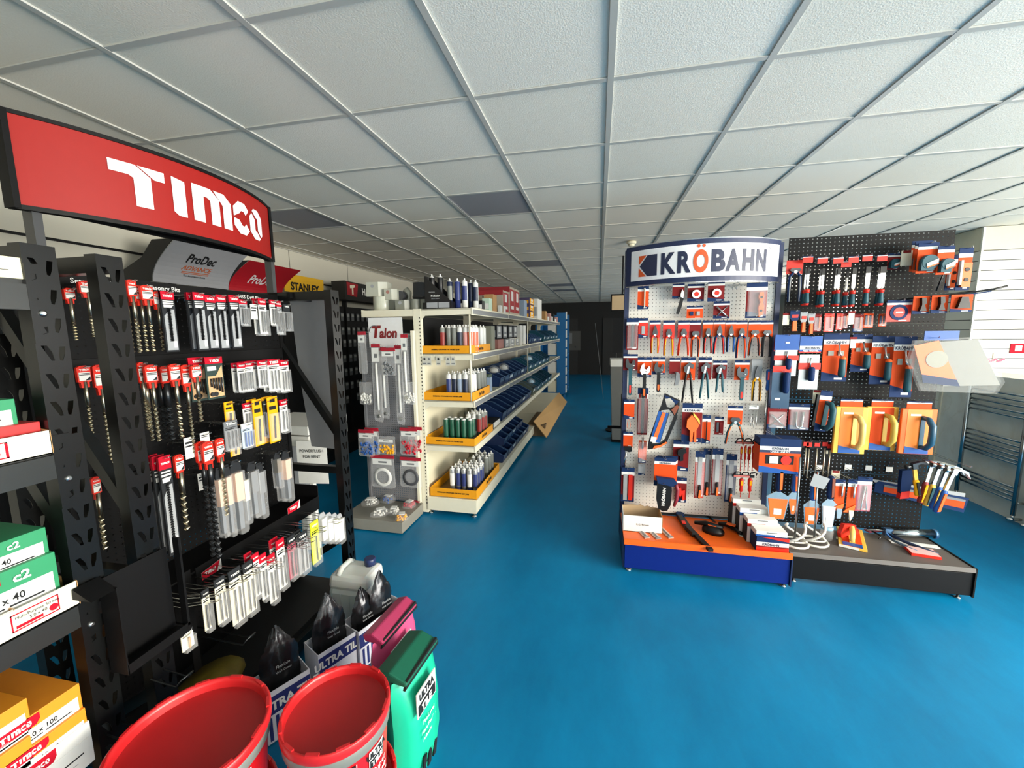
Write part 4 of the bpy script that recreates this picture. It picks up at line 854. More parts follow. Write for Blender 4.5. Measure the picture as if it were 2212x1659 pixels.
G().tube([(.02, -.01, .03), (.03, -.03, .12), (.05, -.02, .2)], .004, 6).obj('strut', BLACK, t)
# trowel row
def flexi(t, w, h, hc):
    G().box(-w*.45, -.006, -h, w*.45, -.003, -h*.34).obj('blade', M('trowel_steel', '8d9090', .3, .9), t)
    G().box(-w*.5, -.012, -h*.62, w*.5, -.006, -h*.50).obj('sleeve_band', REDP, t)
    G().cyl((.0, -.02, -h*.4), (.0, -.02, -h*.58), .005, 8).obj('tang', STEEL, t)
    G().lathe([(.01, -h*.57), (.018, -h*.6), (.018, -h*.8), (.012, -h*.83)], 12, (.006, -.03, 0)).obj('handle', NAVY, t)
for k, (u0, v0, u1, v1) in enumerate(((1674, 723, 1727, 812), (1728, 726, 1776, 841))):
    t = B('plastering_trowel', ('blue-headed plastering trowel at the left edge of the black board', 'flexi trowel with blue header and navy handle, second in the trowel row')[k], 'trowel', u0, v0, u1, v0+36, v1, y=2.95, cd=dict(col=REDP, head=False, foot=False, sticker=False), tool=flexi)
    w = PY(u1, v0, 2.95).x-PY(u0, v0, 2.95).x
    G().box(-w/2, -.009, -.098, w/2, -.003, 0).obj('header_panel', BLUEP, t)
    if k == 0: G().box(-.01, -.011, -.055, .015, -.009, -.045).obj('sticker', WHITE, t)
    else:
        G().box(-w/2, -.010, -.086, w/2, -.008, -.062).obj('brand_strip', WHITE, t); put_text('KRÖBAHN', .013, HN, t, .01, -.012, -.074, .03, .95)
        put_text('FLEXI TROWEL', .010, WHITE, t, 0, -.012, -.094, .03, .95)
B('plastering_trowel', 'large dark-bladed plastering trowel hanging low under the first blue header', 'trowel', 1668, 800, 1708, 806, 882, y=2.92, tool=lambda t, w, h, hc: (G().prism([(-w*.5, 0), (w*.5, .02), (w*.52, -h), (-w*.48, -h)], -.006, -.002).obj('blade', M('coated_blade', '33475a', .25, .6), t), G().box(-w*.5, -.009, -.012, w*.5, -.006, .03).obj('sleeve_band', REDP, t), G().lathe([(.012, -.01), (.019, -.03), (.019, -.13), (.012, -.145)], 12, (.02, -.03, 0)).obj('handle', NAVY, t), G().box(-.03, -.008, -h*.78, 0, -.006, -h*.72).obj('sticker', WHITE, t)))
TRW = [(1781, 720, 1836, 824, .15, 2.98, 'left'), (1843, 722, 1886, 803, .1, 3.02, 'second, shorter'), (1886, 726, 1934, 830, .12, 2.99, 'third'), (1934, 727, 1982, 858, .05, 2.94, 'rightmost and longest')]
for k, (u0, v0, u1, v1, x, y, nm) in enumerate(TRW):
    B('gauging_trowel', 'steel trowel with green handle on an orange and navy card, ' + nm + ' of four', 'trowel', u0, v0, u1, v1, v1, y=y, cd=dict(brand=k != 1), tool=seq(trowel_handle(TEAL, .2, .9, x), strips([M('grey_strap', '8a8a80', .6)], .36, .46, 2, .22)))
t = B('hawk_bag', 'clear bag holding a white plastering hawk with orange label, hanging off the right edge', 'bag', 1986, 728, 2050, 734, 842, y=2.86)
G().prism([(-.1, -.02), (.22, .0), (.36, -.26), (.33, -.33), (-.04, -.32), (-.12, -.14)], -.012, .01).obj('bag', clear('frosted_bag', 'c8c8c4', .12, .6), t)
G().prism([(.0, -.03), (.21, -.015), (.345, -.28), (.07, -.29)], -.004, .004).obj('hawk_board', M('hawk_board_grey', '7c7c76', .6), t)
G().prism([(-.1, -.05), (.02, -.02), (.13, -.25), (-.045, -.22)], -.008, -.005).obj('label', ORP, t); G().prism([(-.045, -.22), (.13, -.25), (.15, -.29), (-.035, -.27)], -.0085, -.005).obj('label_foot', NAVY, t)
G().lathe([(.05, -.0105), (.05, -.008)], 20, (.02, 0, -.13), ax='y', sx=1.1).obj('label_disc', M('label_disc_grey', '8c8a7c', .6), t)
G().box(-.05, -.002, -.02, .12, .002, .035).obj('header_card', BLUEP, t)
# float row
B('bit_pack', 'clear carded pack with two crossed chrome bits below the dark trowel', P, 1659, 880, 1701, 925, 925, y=2.95, cd=dict(col=DRED, blister=.02, head=False), tool=cross(STEEL))
B('hook_pack', 'red carded pack with a U-shaped steel bracket beside the crossed bits', P, 1705, 872, 1751, 929, 929, y=2.95, cd=dict(col=DRED, blister=.015), tool=lambda t, w, h, hc: G().tube([(-.02, -.01, -h*.3), (-.018, -.01, -h*.85), (0, -.01, -h*.92), (.018, -.01, -h*.85), (.02, -.01, -h*.3)], .007, 8).obj('bracket', STEEL, t))
t = B('rubber_float', 'tilted narrow float with big teal D-handle on an orange card', 'float', 1774, 844, 1800, 932, 932, y=2.95, cd=D1, tool=dhandle(TEAL, .07, .1, .28, .9, .016), tilt=.09)
G().box(-.055, -.012, -.235, -.04, .008, -.03).obj('float_board', BLACK, t)
for k, (u0, v0, u1, v1, ed, hd, y, lab) in enumerate(((1811, 862, 1871, 979, YPL, M('cream_yellow_handle', 'e8c06a', .45), 2.93, 'yellow-edged plastering float with pale yellow handle, leftmost of three floats'),
      (1878, 863, 1937, 972, YPL, M('ochre_handle', 'c2a244', .45), 2.96, 'plastering float with ochre handle on a red-orange face, middle of three floats'),
      (1954, 867, 2020, 980, ORP, M('teal_handle', '1d4a63', .4), 2.91, 'orange float with dark teal handle, rightmost of three floats'))):
    t = B('plastering_float', lab, 'float', u0+6, v0, u1-6, v0+22, v1, y=y, cd=dict(foot=False, sticker=False, brand=True))
    h = t.location.z-zat(t.location.x, y, v1); w = PY(u1, v0, y).x-PY(u0, v0, y).x
    G().box(-w*.58, -.012, -h, w*.58, .008, -h*.14).obj('float_board', ed, t, bevel=.004)
    G().box(-w*.4, -.0135, -h*.99, w*.4, -.011, -h*.15).obj('card_face', M('amber_card', 'ee7d1c', .45) if k != 1 else ORANGE, t)
    G().prism([(-w*.4, -h*.99), (w*.4, -h*.99), (w*.4, -h*.93), (-w*.4, -h*.85)], -.0145, -.013).obj('foot_panel', BLUEP, t)
    G().box(-w*.3, -.0145, -h*.27, w*.05, -.013, -h*.235).obj('print', WHITE, t); dhandle(hd, .075, .12, .3, .86, .016)(t, w, h, h)
# ledge row
cb = B('chalk_line_box', 'boxed chalk line set with window, orange and navy, left of the mixing rods', 'box', 1652, 948, 1722, 1016, 1016, y=2.80, hk=False)
w, h = .235, .225
G().box(-w/2, 0, -h, w/2, .10, -.045).obj('carton', ORANGE, cb); G().box(-w/2, -.001, -.05, w/2, .102, .0).obj('header_flap', NAVY, cb)
G().box(-w/2, -.002, -.075, w/2, 0, -.05).obj('brand_strip', WHITE, cb); G().box(-w/2, -.002, -.092, w/2, 0, -.075).obj('title_band', HN, cb)
put_text('KRÖBAHN', .015, HN, cb, 0, -.004, -.0625, .03, .95); put_text('CHALK LINE SET', .011, WHITE, cb, 0, -.004, -.084, .03, 1)
G().prism([(-w/2, -h), (w/2, -h), (w/2, -h*.95), (-w/2, -h*.8)], -.002, .0).obj('foot_panel', BLUEP, cb); G().box(-.08, -.003, -.165, .08, -.001, -.108).obj('window', BLACK, cb)
G().lathe([(.03, -.008), (.03, -.003)], 16, (.035, 0, -.137), ax='y').obj('chalk_reel', REDP, cb); G().box(-.06, -.008, -.16, -.01, -.003, -.115).obj('chalk_bottle', CREAM, cb)
hook(bs, cb.location.x, cb.location.z-.004, YP-.004, 2.80)
for k, (u, v0, v1) in enumerate(((1741, 950, 1025), (1748, 950, 1035), (1765, 952, 1022), (1782, 950, 1028), (1793, 955, 1030))):
    B('long_auger_bit', 'long thin steel bit under a small red label, ' + ORD[k] + ' of five beside the chalk box', 'drill bit', u-9, v0, u+9, v0+18, v1, y=2.97, cd=dict(col=CHAR, foot=False, head=False, sticker=False), tool=seq(poly('label', REDP, [(-.3, .06), (.35, .06), (.35, .17), (-.3, .17)], .004), stick(BRASS, 0, .22, .92, .005)))
def paddle(u0, v0, u1, v1, y, lab, tagc=False):
    p = PY(u1, v1, y); q = PY(u0, v0, y-.02); t = thing('mixing_paddle', lab, 'mixing paddle', (p.x, p.y, .216))
    d = Vector((q.x-p.x, q.y-p.y, q.z-.216))
    G().cyl((0, 0, .01), d, .006, 8).obj('rod', CHR, t)
    wm_ = M('white_coated_steel', 'd8d6cc', .35)
    for s in range(2):
        G().tube([(.075*cos(s*pi+a*.45)*(1-.05*a), .075*sin(s*pi+a*.45)*(1-.05*a), .006+.018*a) for a in range(8)], .0075, 8).obj('spiral_blade', wm_, t)
    G().tube([(.075*cos(a*pi/8), .075*sin(a*pi/8), .008) for a in range(17)], .007, 8).obj('base_ring', wm_, t)
    G().cyl((-.072, 0, .008), (.072, 0, .008), .006, 6).obj('cross_bar', wm_, t)
    if tagc: G().prism([(-.05, -.05), (.03, -.07), (.06, 0), (-.03, .03)], -.02, -.018).obj('tag', M('grey_tag', '8f9295', .6), t); t.children[-1].location = d*.93
paddle(1729, 988, 1716, 1172, 2.80, 'chrome rod mixing paddle with white spiral base, left of the two')
paddle(1767, 1020, 1759, 1160, 2.84, 'chrome rod mixing paddle with grey tag near its top, right of the two', True)
def scraper(w_top, w_bot, card_=True, hc=TEAL, ac=ORP):
    def f(t, w, h, hc_):
        zb = -h*.44
        hd = G().lathe([(.012, 0), (.019, -.02), (.017, zb*.5), (.02, zb*.8), (.012, zb)], 12, (0, -.02, 0)).obj('handle', hc, t)
        G().prism([(-.004, -.01), (.012, -.01), (.013, zb*.85), (0, zb*.9)], -.042, -.034).obj('grip_inlay', ac, hd)
        G().prism([(-.012, zb), (.012, zb), (w_top/2, zb-.035), (w_bot/2, -h), (-w_bot/2, -h), (-w_top/2, zb-.035)], -.022, -.018).obj('blade', STEEL, t)
        G().prism([(-w_top*.42, zb-.05), (w_top*.42, zb-.05), (w_bot*.42, -h*.985), (-w_bot*.42, -h*.985)], -.026, -.022).obj('blade_guard', ORP, t)
        G().box(-w_bot*.25, -.028, -h*.9, w_bot*.25, -.026, -h*.78).obj('guard_label', WHITE, t)
    return f
B('paint_scraper', 'broad scraper with orange grip and orange blade guard by the white boxes', 'scraper', 1672, 1012, 1692, 1020, 1118, y=2.84, tool=scraper(.135, .09, hc=NAVY))
B('paint_scraper', 'pointed scraper with navy and red grip just left of the first mixing rod', 'scraper', 1708, 1022, 1722, 1028, 1108, y=2.9, tool=scraper(.07, .02, hc=BLUEP))
B('paint_scraper', 'scraper with blue grip and red blade label between the two mixing rods', 'scraper', 1747, 1036, 1763, 1042, 1130, y=2.9, tool=scraper(.10, .07, hc=BLUEP))
t = B('bucket_trowel', 'white-bladed bucket trowel in a clear sleeve beside the second mixing rod', 'trowel', 1784, 1026, 1802, 1034, 1136, y=2.88, tool=scraper(.085, .06, hc=NAVY, ac=M('rust_grip', '7a3a1e', .5)))
for c in t.children:
    if c.name.startswith('blade_guard'): c.data = c.data.copy(); c.data.materials[0] = WHITE
for k, (u0, v0, u1, v1, lab) in enumerate(((1806, 1036, 1828, 1118, 'orange carded jointing knife with steel tip, left of two'), (1833, 1036, 1853, 1124, 'orange carded pointed trowel with cream tip, right of two'))):
    B('jointing_tool', lab, 'trowel', u0, v0, u1, v1-22, v1, y=2.86, cd=dict(foot=False, sticker=True), tool=seq(stick(STEEL, .15, .1, .4, .006), poly('tip', STEEL if k == 0 else CREAM, [(-.25, .74), (.25, .74), (.28, .86), (.0 if k else .2, 1), (-.05 if k else -.2, 1)], .01), poly('wing', ORP, [(-.5, .72), (-.8, .8), (.3, .8), (.5, .6)], .004)))
B('compass_pack', 'pinkish red pack with a steel scribing compass right of orange jointers', P, 1854, 1030, 1886, 1104, 1104, y=2.88, cd=dict(col=M('pink_card', 'a8485a', .5), foot=False, blister=.012), tool=seq(stick(STEEL, -.1, .25, .9, .005, ang=.08), stick(STEEL, .12, .25, .9, .004, ang=-.05)))
t = thing('square_ruler_pack', 'long orange and navy boxed ruler lying aslant across the lower black board', P, PY(1888, 1044, 3.03))
G().prism([(0, .0), (.02, .02), (.52, -.06), (.5, -.16), (.49, -.155), (.0, -.055)], -.012, .0).obj('sleeve', NAVY, t); G().prism([(.05, -.015), (.5, -.085), (.495, -.13), (.05, -.05)], -.014, -.011).obj('sleeve_panel', ORANGE, t)
G().prism([(.05, .0), (.5, -.07), (.5, -.085), (.05, -.015)], -.016, -.012).obj('ruler', GREYP, t); G().prism([(-.02, .03), (.5, -.03), (.5, -.055), (0, .01)], -.008, -.002).obj('ruler_blade', GREY, t)
B('saw_handle_tool', 'navy and red handled tool hanging left of the yellow hammer', 'tool', 1944, 1008, 1962, 1014, 1068, y=2.96, tool=seq(poly('handle', NAVY, [(-.6, .1), (.6, .05), (.7, .5), (.5, .95), (-.5, 1), (-.6, .6)], .03), poly('collar', REDP, [(-.5, .85), (.5, .8), (.5, 1.05), (-.6, 1.1)], .034)))
def hammer(u, v, ln, y, hc, ac, lab, head=STEEL, lean=.25, dx=1):
    p = PY(u, v, y); t = thing('claw_hammer', lab, 'hammer', p, (.05, lean, 0), 'hammers hanging off the right end of the black board')
    g = G().prism([(-.012, -.014), (.014, -.014), (.014, .012), (.03, .016), (.06, .006), (.085, -.018), (.06, .022), (.03, .028), (-.012, .022)], -.012, .012); g.obj('claw_head', head, t)
    G().lathe([(.009, -.012), (.013, -.03), (.015, -.045)], 10, (0, 0, .004), ax='x').obj('striking_face', head, t)
    G().box(-.009, -.006, -ln*.5, .009, .006, -.01).obj('shaft', head if hc is not YELLOW else YPL, t)
    hd = G().lathe([(.011, -ln*.45), (.016, -ln*.5), (.014, -ln*.7), (.018, -ln*.92), (.015, -ln)], 10, (0, 0, 0), sy=.8).obj('grip', hc, t)
    G().prism([(-.006, -ln*.52), (.006, -ln*.52), (.010, -ln*.95), (-.004, -ln*.97)], -.018, -.010).obj('grip_inlay', ac, hd)
hammer(1975, 1008, .19, 2.86, YELLOW, CHAR, 'claw hammer with yellow handle, leftmost of the hammers', DSTEEL, -.22)
for k, (u, v, y) in enumerate(((2013, 1003, 2.94), (2030, 1008, 2.88), (2047, 1013, 2.82), (2060, 1020, 2.76))):
    hammer(u, v, .26, y, [M('red_grip', '8a2a2a', .5), YPL, BLUEP, BLUEP][k], [YELLOW, TEAL, YPL, ORP][k], 'steel claw hammer with ' + ['red and yellow', 'yellow-tipped', 'blue and yellow', 'blue and orange'][k] + ' grip, ' + ORD[k] + ' steel one from the board', STEEL, .12+.03*k)
for x in (1.96, 2.10): hook(bs, x, PY(2010, 995, 2.9).z+.012, YP-.004, 2.74, .02)
for k, (u, v) in enumerate(((1832, 1009), (1877, 1011), (1921, 1014), (1771, 1010))):
    p = PY(u, v, 3.07); t = thing('blank_ticket', 'blank white ticket stuck on the bare black board, ' + ORD[k] + ' one', 'ticket', p)
    G().box(-.02, -.001, -.017, .02, .001, .017).obj('ticket', WHITE, t)
# ---- things on the orange shelf ----
ZO = .219
t = thing('cardboard_box', 'open white cardboard box with torn rim on the left of the orange shelf', 'box', (PZ(1383, 1128, ZO).x, 2.80, ZO)); w = .128
G().box(-w, -.03, 0, w, -.026, .115).obj('side', WHITE, t); G().prism([(-w, 0), (w, 0), (w, .105), (.07, .11), (.05, .118), (.03, .11), (0, .125), (-.02, .117), (-.05, .12), (-w, .112)], .146, .15).obj('side', M('inner_board', 'b59a78', .8), t)
for s in (-1, 1): G().prism([(-.03, 0), (.15, 0), (.15, .112), (-.03, .114)], s*w-.002, s*w+.002, 'x').obj('side', WHITE if s < 0 else KRAFT, t)
G().box(-w, -.03, 0, w, .15, .003).obj('bottom', KRAFT, t); put_text('R.G. Brown', .014, INK, t, .0, -.032, .055, 0, .9)
for k, (u, v) in enumerate(((1386, 1150), (1410, 1152), (1436, 1150))):
    p = PZ(u, v, ZO); t = thing('blade_pack', 'small carded steel blade pack lying on the orange shelf, ' + ORD[k] + ' from the left', P, (p.x, p.y, ZO+.001), .35)
    G().box(-.018, -.085, 0, .018, .085, .003).obj('card', M('pale_red_card', 'd8b8a8', .5), t); G().box(-.016, -.08, .003, .016, .08, .010).obj('blister', CLEAR, t)
    G().box(-.005, -.06, .004, .005, .05, .008).obj('blade', DSTEEL, t); G().box(-.017, -.082, .0035, .017, -.06, .006).obj('foot_band', GREYP, t)
def on(z, *pts): return [(p.x, p.y) for p in (PZ(u, v, z) for u, v in pts)]
t = thing('ratchet_strap', 'long black strap tool lying diagonally to the front edge of the orange shelf', 'strap', (0, 0, ZO))
a = [PZ(u, v, ZO+.02) for u, v in ((1468, 1108), (1490, 1140), (1515, 1165), (1536, 1186))]
def ribbon(ps, wd, th, nm, m, par, zoff=0):
    g = G(); vs = []
    for i, p in enumerate(ps):
        d = (ps[min(i+1, len(ps)-1)]-ps[max(0, i-1)]); d.z = 0; d.normalize(); n = Vector((-d.y, d.x, 0))*wd/2; b = Vector((p.x, p.y, p.z-ZO+zoff))
        vs += [b+n, b-n, b-n-Vector((0, 0, th)), b+n-Vector((0, 0, th))]
    fs = []
    for k in range(len(ps)-1):
        for q in range(4): fs.append((4*k+q, 4*k+4+q, 4*k+4+(q+1) % 4, 4*k+(q+1) % 4))
    fs += [(0, 1, 2, 3), tuple(4*(len(ps)-1)+q for q in (3, 2, 1, 0))]
    return g.add(vs, fs).obj(nm, m, par)
ribbon(a, .032, .018, 'webbing', BLACK, t); ribbon([PZ(u, v, ZO+.035) for u, v in ((1468, 1112), (1485, 1136), (1500, 1150))], .03, .03, 'ratchet_arm', BLACK, t)
c = PZ(1469, 1110, ZO+.03); G().lathe([(.03, .0), (.03, .02)], 12, (c.x, c.y, .015)).obj('ratchet_cap', NAVY, t); c = PZ(1477, 1128, ZO+.04); G().box(c.x-.012, c.y-.02, .038, c.x+.012, c.y+.02, .042).obj('label', REDP, t)
for k, (u, v, rz) in enumerate(((1540, 1150, -.5), (1580, 1148, -.6))):
    p = PZ(u, v, ZO); t = thing('hand_sander', ('black moulded hand sander with wide round foot and orange badge', 'black hand sander with orange badge and white paper tail')[k], 'sander', (p.x, p.y, ZO), rz)
    if k == 0: G().lathe([(.07, 0), (.072, .02), (.05, .045), (.03, .05)], 18, sy=.7).obj('body', BLACK, t); G().tube([(-.12, .0, .035), (-.05, .0, .05), (.06, 0, .05)], [.012, .018, .014], 8).obj('handle', BLACK, t)
    else: G().tube([(-.09, .02, .02), (-.03, .02, .03), (.03, .0, .025), (.07, -.02, .014)], [.012, .018, .016, .012], 8).obj('body', BLACK, t)
    G().prism([(-.03, -.018), (.025, -.014), (.02, .018), (-.035, .014)], .05 if k == 0 else .046, .055 if k == 0 else .052, 'z').obj('badge', ORP, t)
    if k: G().box(.06, -.035, .002, .13, -.002, .006).obj('paper_tail', CREAM, t)
for k, (u, v) in enumerate(((1513, 1100), (1525, 1112))):
    p = PZ(u, v, ZO); t = thing('steel_strip', 'loose dark steel strip lying at the back of the orange shelf, ' + ('left', 'right')[k] + ' of two', 'blade', (p.x, p.y, ZO+.001), .25)
    G().box(-.009, -.13, 0, .009, .09, .003).obj('metal', DSTEEL, t)
# stack of white boxes with brand side
bx = [(1.005, 2.985, .219, .11), (1.02, 2.90, .219, .085), (1.045, 2.79, .219, .06)]
def carton(nm, lab, x0, y0, z0, x1, y1, z1, body=WHITE, brand=False, side=CHAR):
    t = thing(nm, lab, 'box', ((x0+x1)/2, (y0+y1)/2, z0)); w, d, h = (x1-x0)/2, (y1-y0)/2, z1-z0
    G().box(-w, -d, 0, w, d, h).obj('carton', body, t, bevel=.0015)
    return t, w, d, h
xa = .985
t, w, d, h = carton('tool_carton', 'orange, white and navy branded carton at the front foot of the stack', xa, 2.655, ZO, xa+.182, 2.80, ZO+.095, NAVY)
G().box(-w, -d-.002, .0, w, -d, .03).obj('orange_band', REDP, t); G().box(-w, -d-.002, .038, w, -d, .062).obj('brand_strip', WHITE, t); put_text('KRÖBAHN', .015, HN, t, -.01, -d-.004, .050, .03, .95)
G().box(-w, -d-.0025, .03, w, -d, .038).obj('title_band', DRED, t); G().prism([(-w+.02, .095), (w, .072), (w, .095)], -d-.002, -d).obj('orange_corner', REDP, t)
for k, (y0, z0, lab) in enumerate(((2.665, ZO+.096, 'front'), (2.76, ZO+.128, 'second'), (2.85, ZO+.160, 'third'), (2.93, ZO+.19, 'rear'))):
    t, w, d, h = carton('tool_carton', 'flat white carton with red and navy side, ' + lab + ' step of the stepped stack', xa+.0-.02*k, y0, z0 if k == 0 else ZO+.001+ (.0 if k else 0), xa+.175-.02*k, y0+.085 + (.045 if k == 0 else 0), z0+.032, WHITE)
    G().box(-w-.001, -d-.001, h-.052 if k else .0, w*.2, -d+.002, h-.03 if k else .01).obj('red_band', REDP if k % 2 else BLUEP, t)
    G().box(-.03, -d-.0015, h-.012, .03, -d, h-.006).obj('print', GREYP, t)
    if k: G().box(-w-.0012, -d, 0, -w, d, h-.03).obj('end_panel', CHAR, t)
# ---- things on the black plinth shelf ----
ZB = .2062
t = thing('plastering_float', 'yellow float with arched handle lying face up on the black plinth', 'float', (PZ(1845, 1165, ZB).x-.02, PZ(1845, 1165, ZB).y, ZB), -.42)
G().box(-.07, -.16, 0, .07, .16, .018).obj('float_board', YPL, t, bevel=.003); G().box(-.05, -.158, .018, .05, .158, .02).obj('card_face', ORANGE, t); G().box(-.05, -.158, .0195, .05, -.11, .0215).obj('foot_panel', BLUEP, t); G().box(-.069, -.1615, .002, .03, -.16, .017).obj('front_label', WHITE, t)
G().tube([(0, -.1, .02), (0, -.085, .06), (0, -.04, .075), (0, .03, .075), (0, .08, .06), (0, .1, .02)], [.013, .015, .016, .016, .015, .013], 10).obj('handle', M('cream_yellow_handle', 'e8c06a', .45), t); G().box(-.014, -.11, .02, .014, .11, .028).obj('handle_base', YPL, t)
p = PZ(1935, 1165, ZB); t = thing('caulking_gun', 'blue steel caulking gun with chrome barrel lying on the black plinth', 'caulking gun', (p.x, p.y+.02, ZB), .05)
BLS = M('blue_steel', '5f86ae', .3, .8)
G().tube([(-.02, 0, .035), (.24, .02, .035)], .028, 14).obj('barrel', CHR, t); G().lathe([(.031, 0), (.031, .02)], 14, (.235, .02, .035), ax='x').obj('barrel_end', BLS, t)
G().tube([(-.03, .0, .045), (-.1, .0, .05), (-.17, -.01, .05)], .005, 6).obj('push_rod', STEEL, t); G().box(-.06, -.014, .015, -.015, .014, .065).obj('trigger_housing', BLS, t)
G().tube([(-.04, -.01, .03), (-.0, -.08, .02), (.06, -.16, .014), (.1, -.21, .012)], [.010, .010, .009, .007], 8).obj('handle', M('navy_grip', '1d2c4a', .4), t); G().tube([(-.05, -.01, .03), (-.06, -.08, .02), (-.02, -.15, .012), (.0, -.19, .012)], [.007, .007, .007, .006], 8).obj('trigger', BLS, t)
G().tube([(-.12, .02, .03), (-.09, -.03, .02), (-.12, -.05, .012)], .005, 6).obj('rod_hook', DSTEEL, t)
p = PZ(2000, 1178, ZB); t = thing('strip_pack', 'white paper strip pack under the caulking gun', P, (p.x-.06, p.y, ZB), -.12); G().box(-.13, -.02, 0, .12, .02, .004).obj('sleeve', WHITE, t); G().box(-.02, -.008, .004, -.01, .006, .0045).obj('print', INK, t)
p = PZ(1992, 1196, ZB); t = thing('bit_box', 'flat red and white box at the front right of the black plinth', 'box', (p.x, p.y, ZB), -.2); G().box(-.07, -.05, 0, .07, .05, .016).obj('carton', REDP, t); G().box(-.068, -.045, .016, .068, .05, .0165).obj('top_label', M('pale_pink_print', 'd9b3b0', .5), t)
p = PZ(1735, 1118, ZB); t = thing('jar', 'small clear jar with pale blue lid behind the left mixing paddle', 'jar', (p.x, 2.93, ZB)); G().lathe([(.035, 0), (.036, .06), (.03, .07)], 14).obj('body', FILM, t); G().lathe([(.034, .068), (.034, .09)], 14).obj('lid', M('pale_blue_lid', '9fc3d8', .4), t)
p = PZ(1755, 1108, ZB); t = thing('rubber_grout_float', 'red rubber grout float leaning behind the paddles', 'float', (p.x+.03, 2.96, ZB), .5); G().prism([(-.06, 0), (.07, 0), (.09, .03), (.05, .09), (-.05, .11), (-.08, .05)], -.012, .012).obj('pad', REDP, t); G().box(-.07, -.02, 0, .09, .02, .012).obj('rim', CREAM, t)
p = PZ(1893, 1150, ZB); t = thing('marker_pack', 'small navy and pink pack lying left of the caulking gun', P, (p.x, p.y+.02, ZB), .3); G().box(-.06, -.02, 0, .05, .02, .01).obj('card', M('pink_card', 'a8485a', .5), t); G().box(-.05, -.012, .01, .03, .01, .022).obj('pen', NAVY, t)
# ================= drill bit display: every pack hung on its own =================
def thook(y, z, x1, w=.010):
    g = G()
    for s in (-1, 1): g.tube([(BX+.004, y+s*w, z-.01), (BX+.012, y+s*w, z+.004), (x1-.02, y+s*w*.6, z+.004), (x1, y+s*w*.4, z+.010)], .0016, 5)
    g.tube([(x1, y-w*.4, z+.010), (x1, y+w*.4, z+.010)], .0016, 5)
    tpart(g, 'hook', STEEL)
_tw = {}
def twist(r, L, turns, mat, nm='bit'):
    k = (round(r, 4), round(L, 2), turns, mat.name)
    if k not in _tw:
        g = G(); n = int(turns*8); vs = []
        for i in range(n+1):
            a = i/8*2*pi; z = -L*i/n; ca, sa = cos(a), sin(a)
            for px, py in ((r, .25*r), (.2*r, .55*r), (-r, -.25*r), (-.2*r, -.55*r)): vs.append((px*ca-py*sa, px*sa+py*ca, z))
        fs = [(4*i+q, 4*i+(q+1) % 4, 4*i+4+(q+1) % 4, 4*i+4+q) for i in range(n) for q in range(4)]+[(4*n, 4*n+1, 4*n+2, 4*n+3)]
        g.add(vs, fs); _tw[k] = g.mesh(nm, mat)
    return _tw[k]
_bl = {}
def minilogo(t, wd, x, y, z, mat=WHITE):
    k = (round(wd, 3), mat.name)
    if k not in _bl: _bl[k] = blocklogo(wd, wd*.24).mesh('lettering', mat)
    put('lettering', _bl[k], t, (x, y, z))
_mc = {}
def shared(nm, key, mk, mat, t, loc=None):
    if key not in _mc: _mc[key] = mk().mesh(nm, mat)
    return put(nm, _mc[key], t, loc)
GLAB = M('pale_label', 'd9d8d2', .5)
def sds(bitmat=BRASS, r=.006, frac=.3):
    """red plastic hanger, printed label and a long masonry bit"""
    def f(t, w, h):
        hh = min(h*frac, .115); k = round(w, 3), round(hh, 3)
        shared('hanger', ('hg',)+k, lambda: G().prism([(-w/2, -.006), (-w*.2, 0), (w*.2, 0), (w/2, -.006), (w/2, -hh*.72), (w*.32, -hh*.76), (w*.3, -hh), (-w*.3, -hh), (-w*.32, -hh*.78), (-w/2, -hh*.72)], -.006, .004), REDP, t)
        shared('label', ('lb',)+k, lambda: G().box(-w*.42, -.008, -hh*.68, w*.42, -.0055, -hh*.30), GLAB, t)
        shared('label_lines', ('ll',)+k, lambda: G().box(-w*.4, -.0086, -hh*.37, w*.4, -.0078, -hh*.34).box(-w*.4, -.0086, -hh*.43, w*.4, -.0078, -hh*.40).prism([(w*.0, -hh*.67), (w*.4, -hh*.5), (w*.4, -hh*.67)], -.0086, -.0078), CHAR, t)
        minilogo(t, w*.7, 0, -.0072, -hh*.19)
        L = h-hh
        shared('shank', ('sk', round(r, 4)), lambda: G().cyl((0, -.004, .02), (0, -.004, -.07), r*.95, 8), bitmat, t, (0, 0, -hh))
        put('bit', twist(r, L-.06, max(3, int((L-.06)/(r*4.5))), bitmat), t, (0, -.004, -hh-.06))
    return f
def augerpack(col=CHAR, dia=DSTEEL):
    """dark card with grey panel and printed bit drawing, red top"""
    def f(t, w, h):
        k = round(w, 3), round(h, 3), col.name
        shared('card', ('ac',)+k, lambda: G().box(-w/2, -.004, -h, w/2, .004, 0), col, t)
        shared('header_band', ('ah',)+k, lambda: G().box(-w/2, -.005, -h*.13, w/2, .005, 0), DRED if col is DRED else RED, t)
        shared('label_lines', ('al',)+k, lambda: G().box(-w*.4, -.0046, -h*.165, w*.4, -.004, -h*.15).box(-w*.4, -.0046, -h*.2, w*.4, -.004, -h*.18).prism([(-w*.36, -h*.215), (w*.4, -h*.215), (w*.2, -h*.26), (-w*.36, -h*.26)], -.0046, -.004), GLAB, t)
        shared('grey_panel', ('ag',)+k, lambda: G().prism([(-w*.38, -h*.40), (w*.1, -h*.29), (w*.4, -h*.29), (w*.4, -h*.97), (-w*.38, -h*.97)], -.0046, -.004), GREY, t)
        put('bit', twist(min(w*.13, .0075), h*.55, 11, dia), t, (-w*.06, -.009, -h*.27))
        shared('barcode', ('ab',)+k, lambda: G().box(w*.1, -.0052, -h*.93, w*.34, -.0046, -h*.82), WHITE, t); minilogo(t, w*.72, 0, -.0058, -h*.07)
    return f
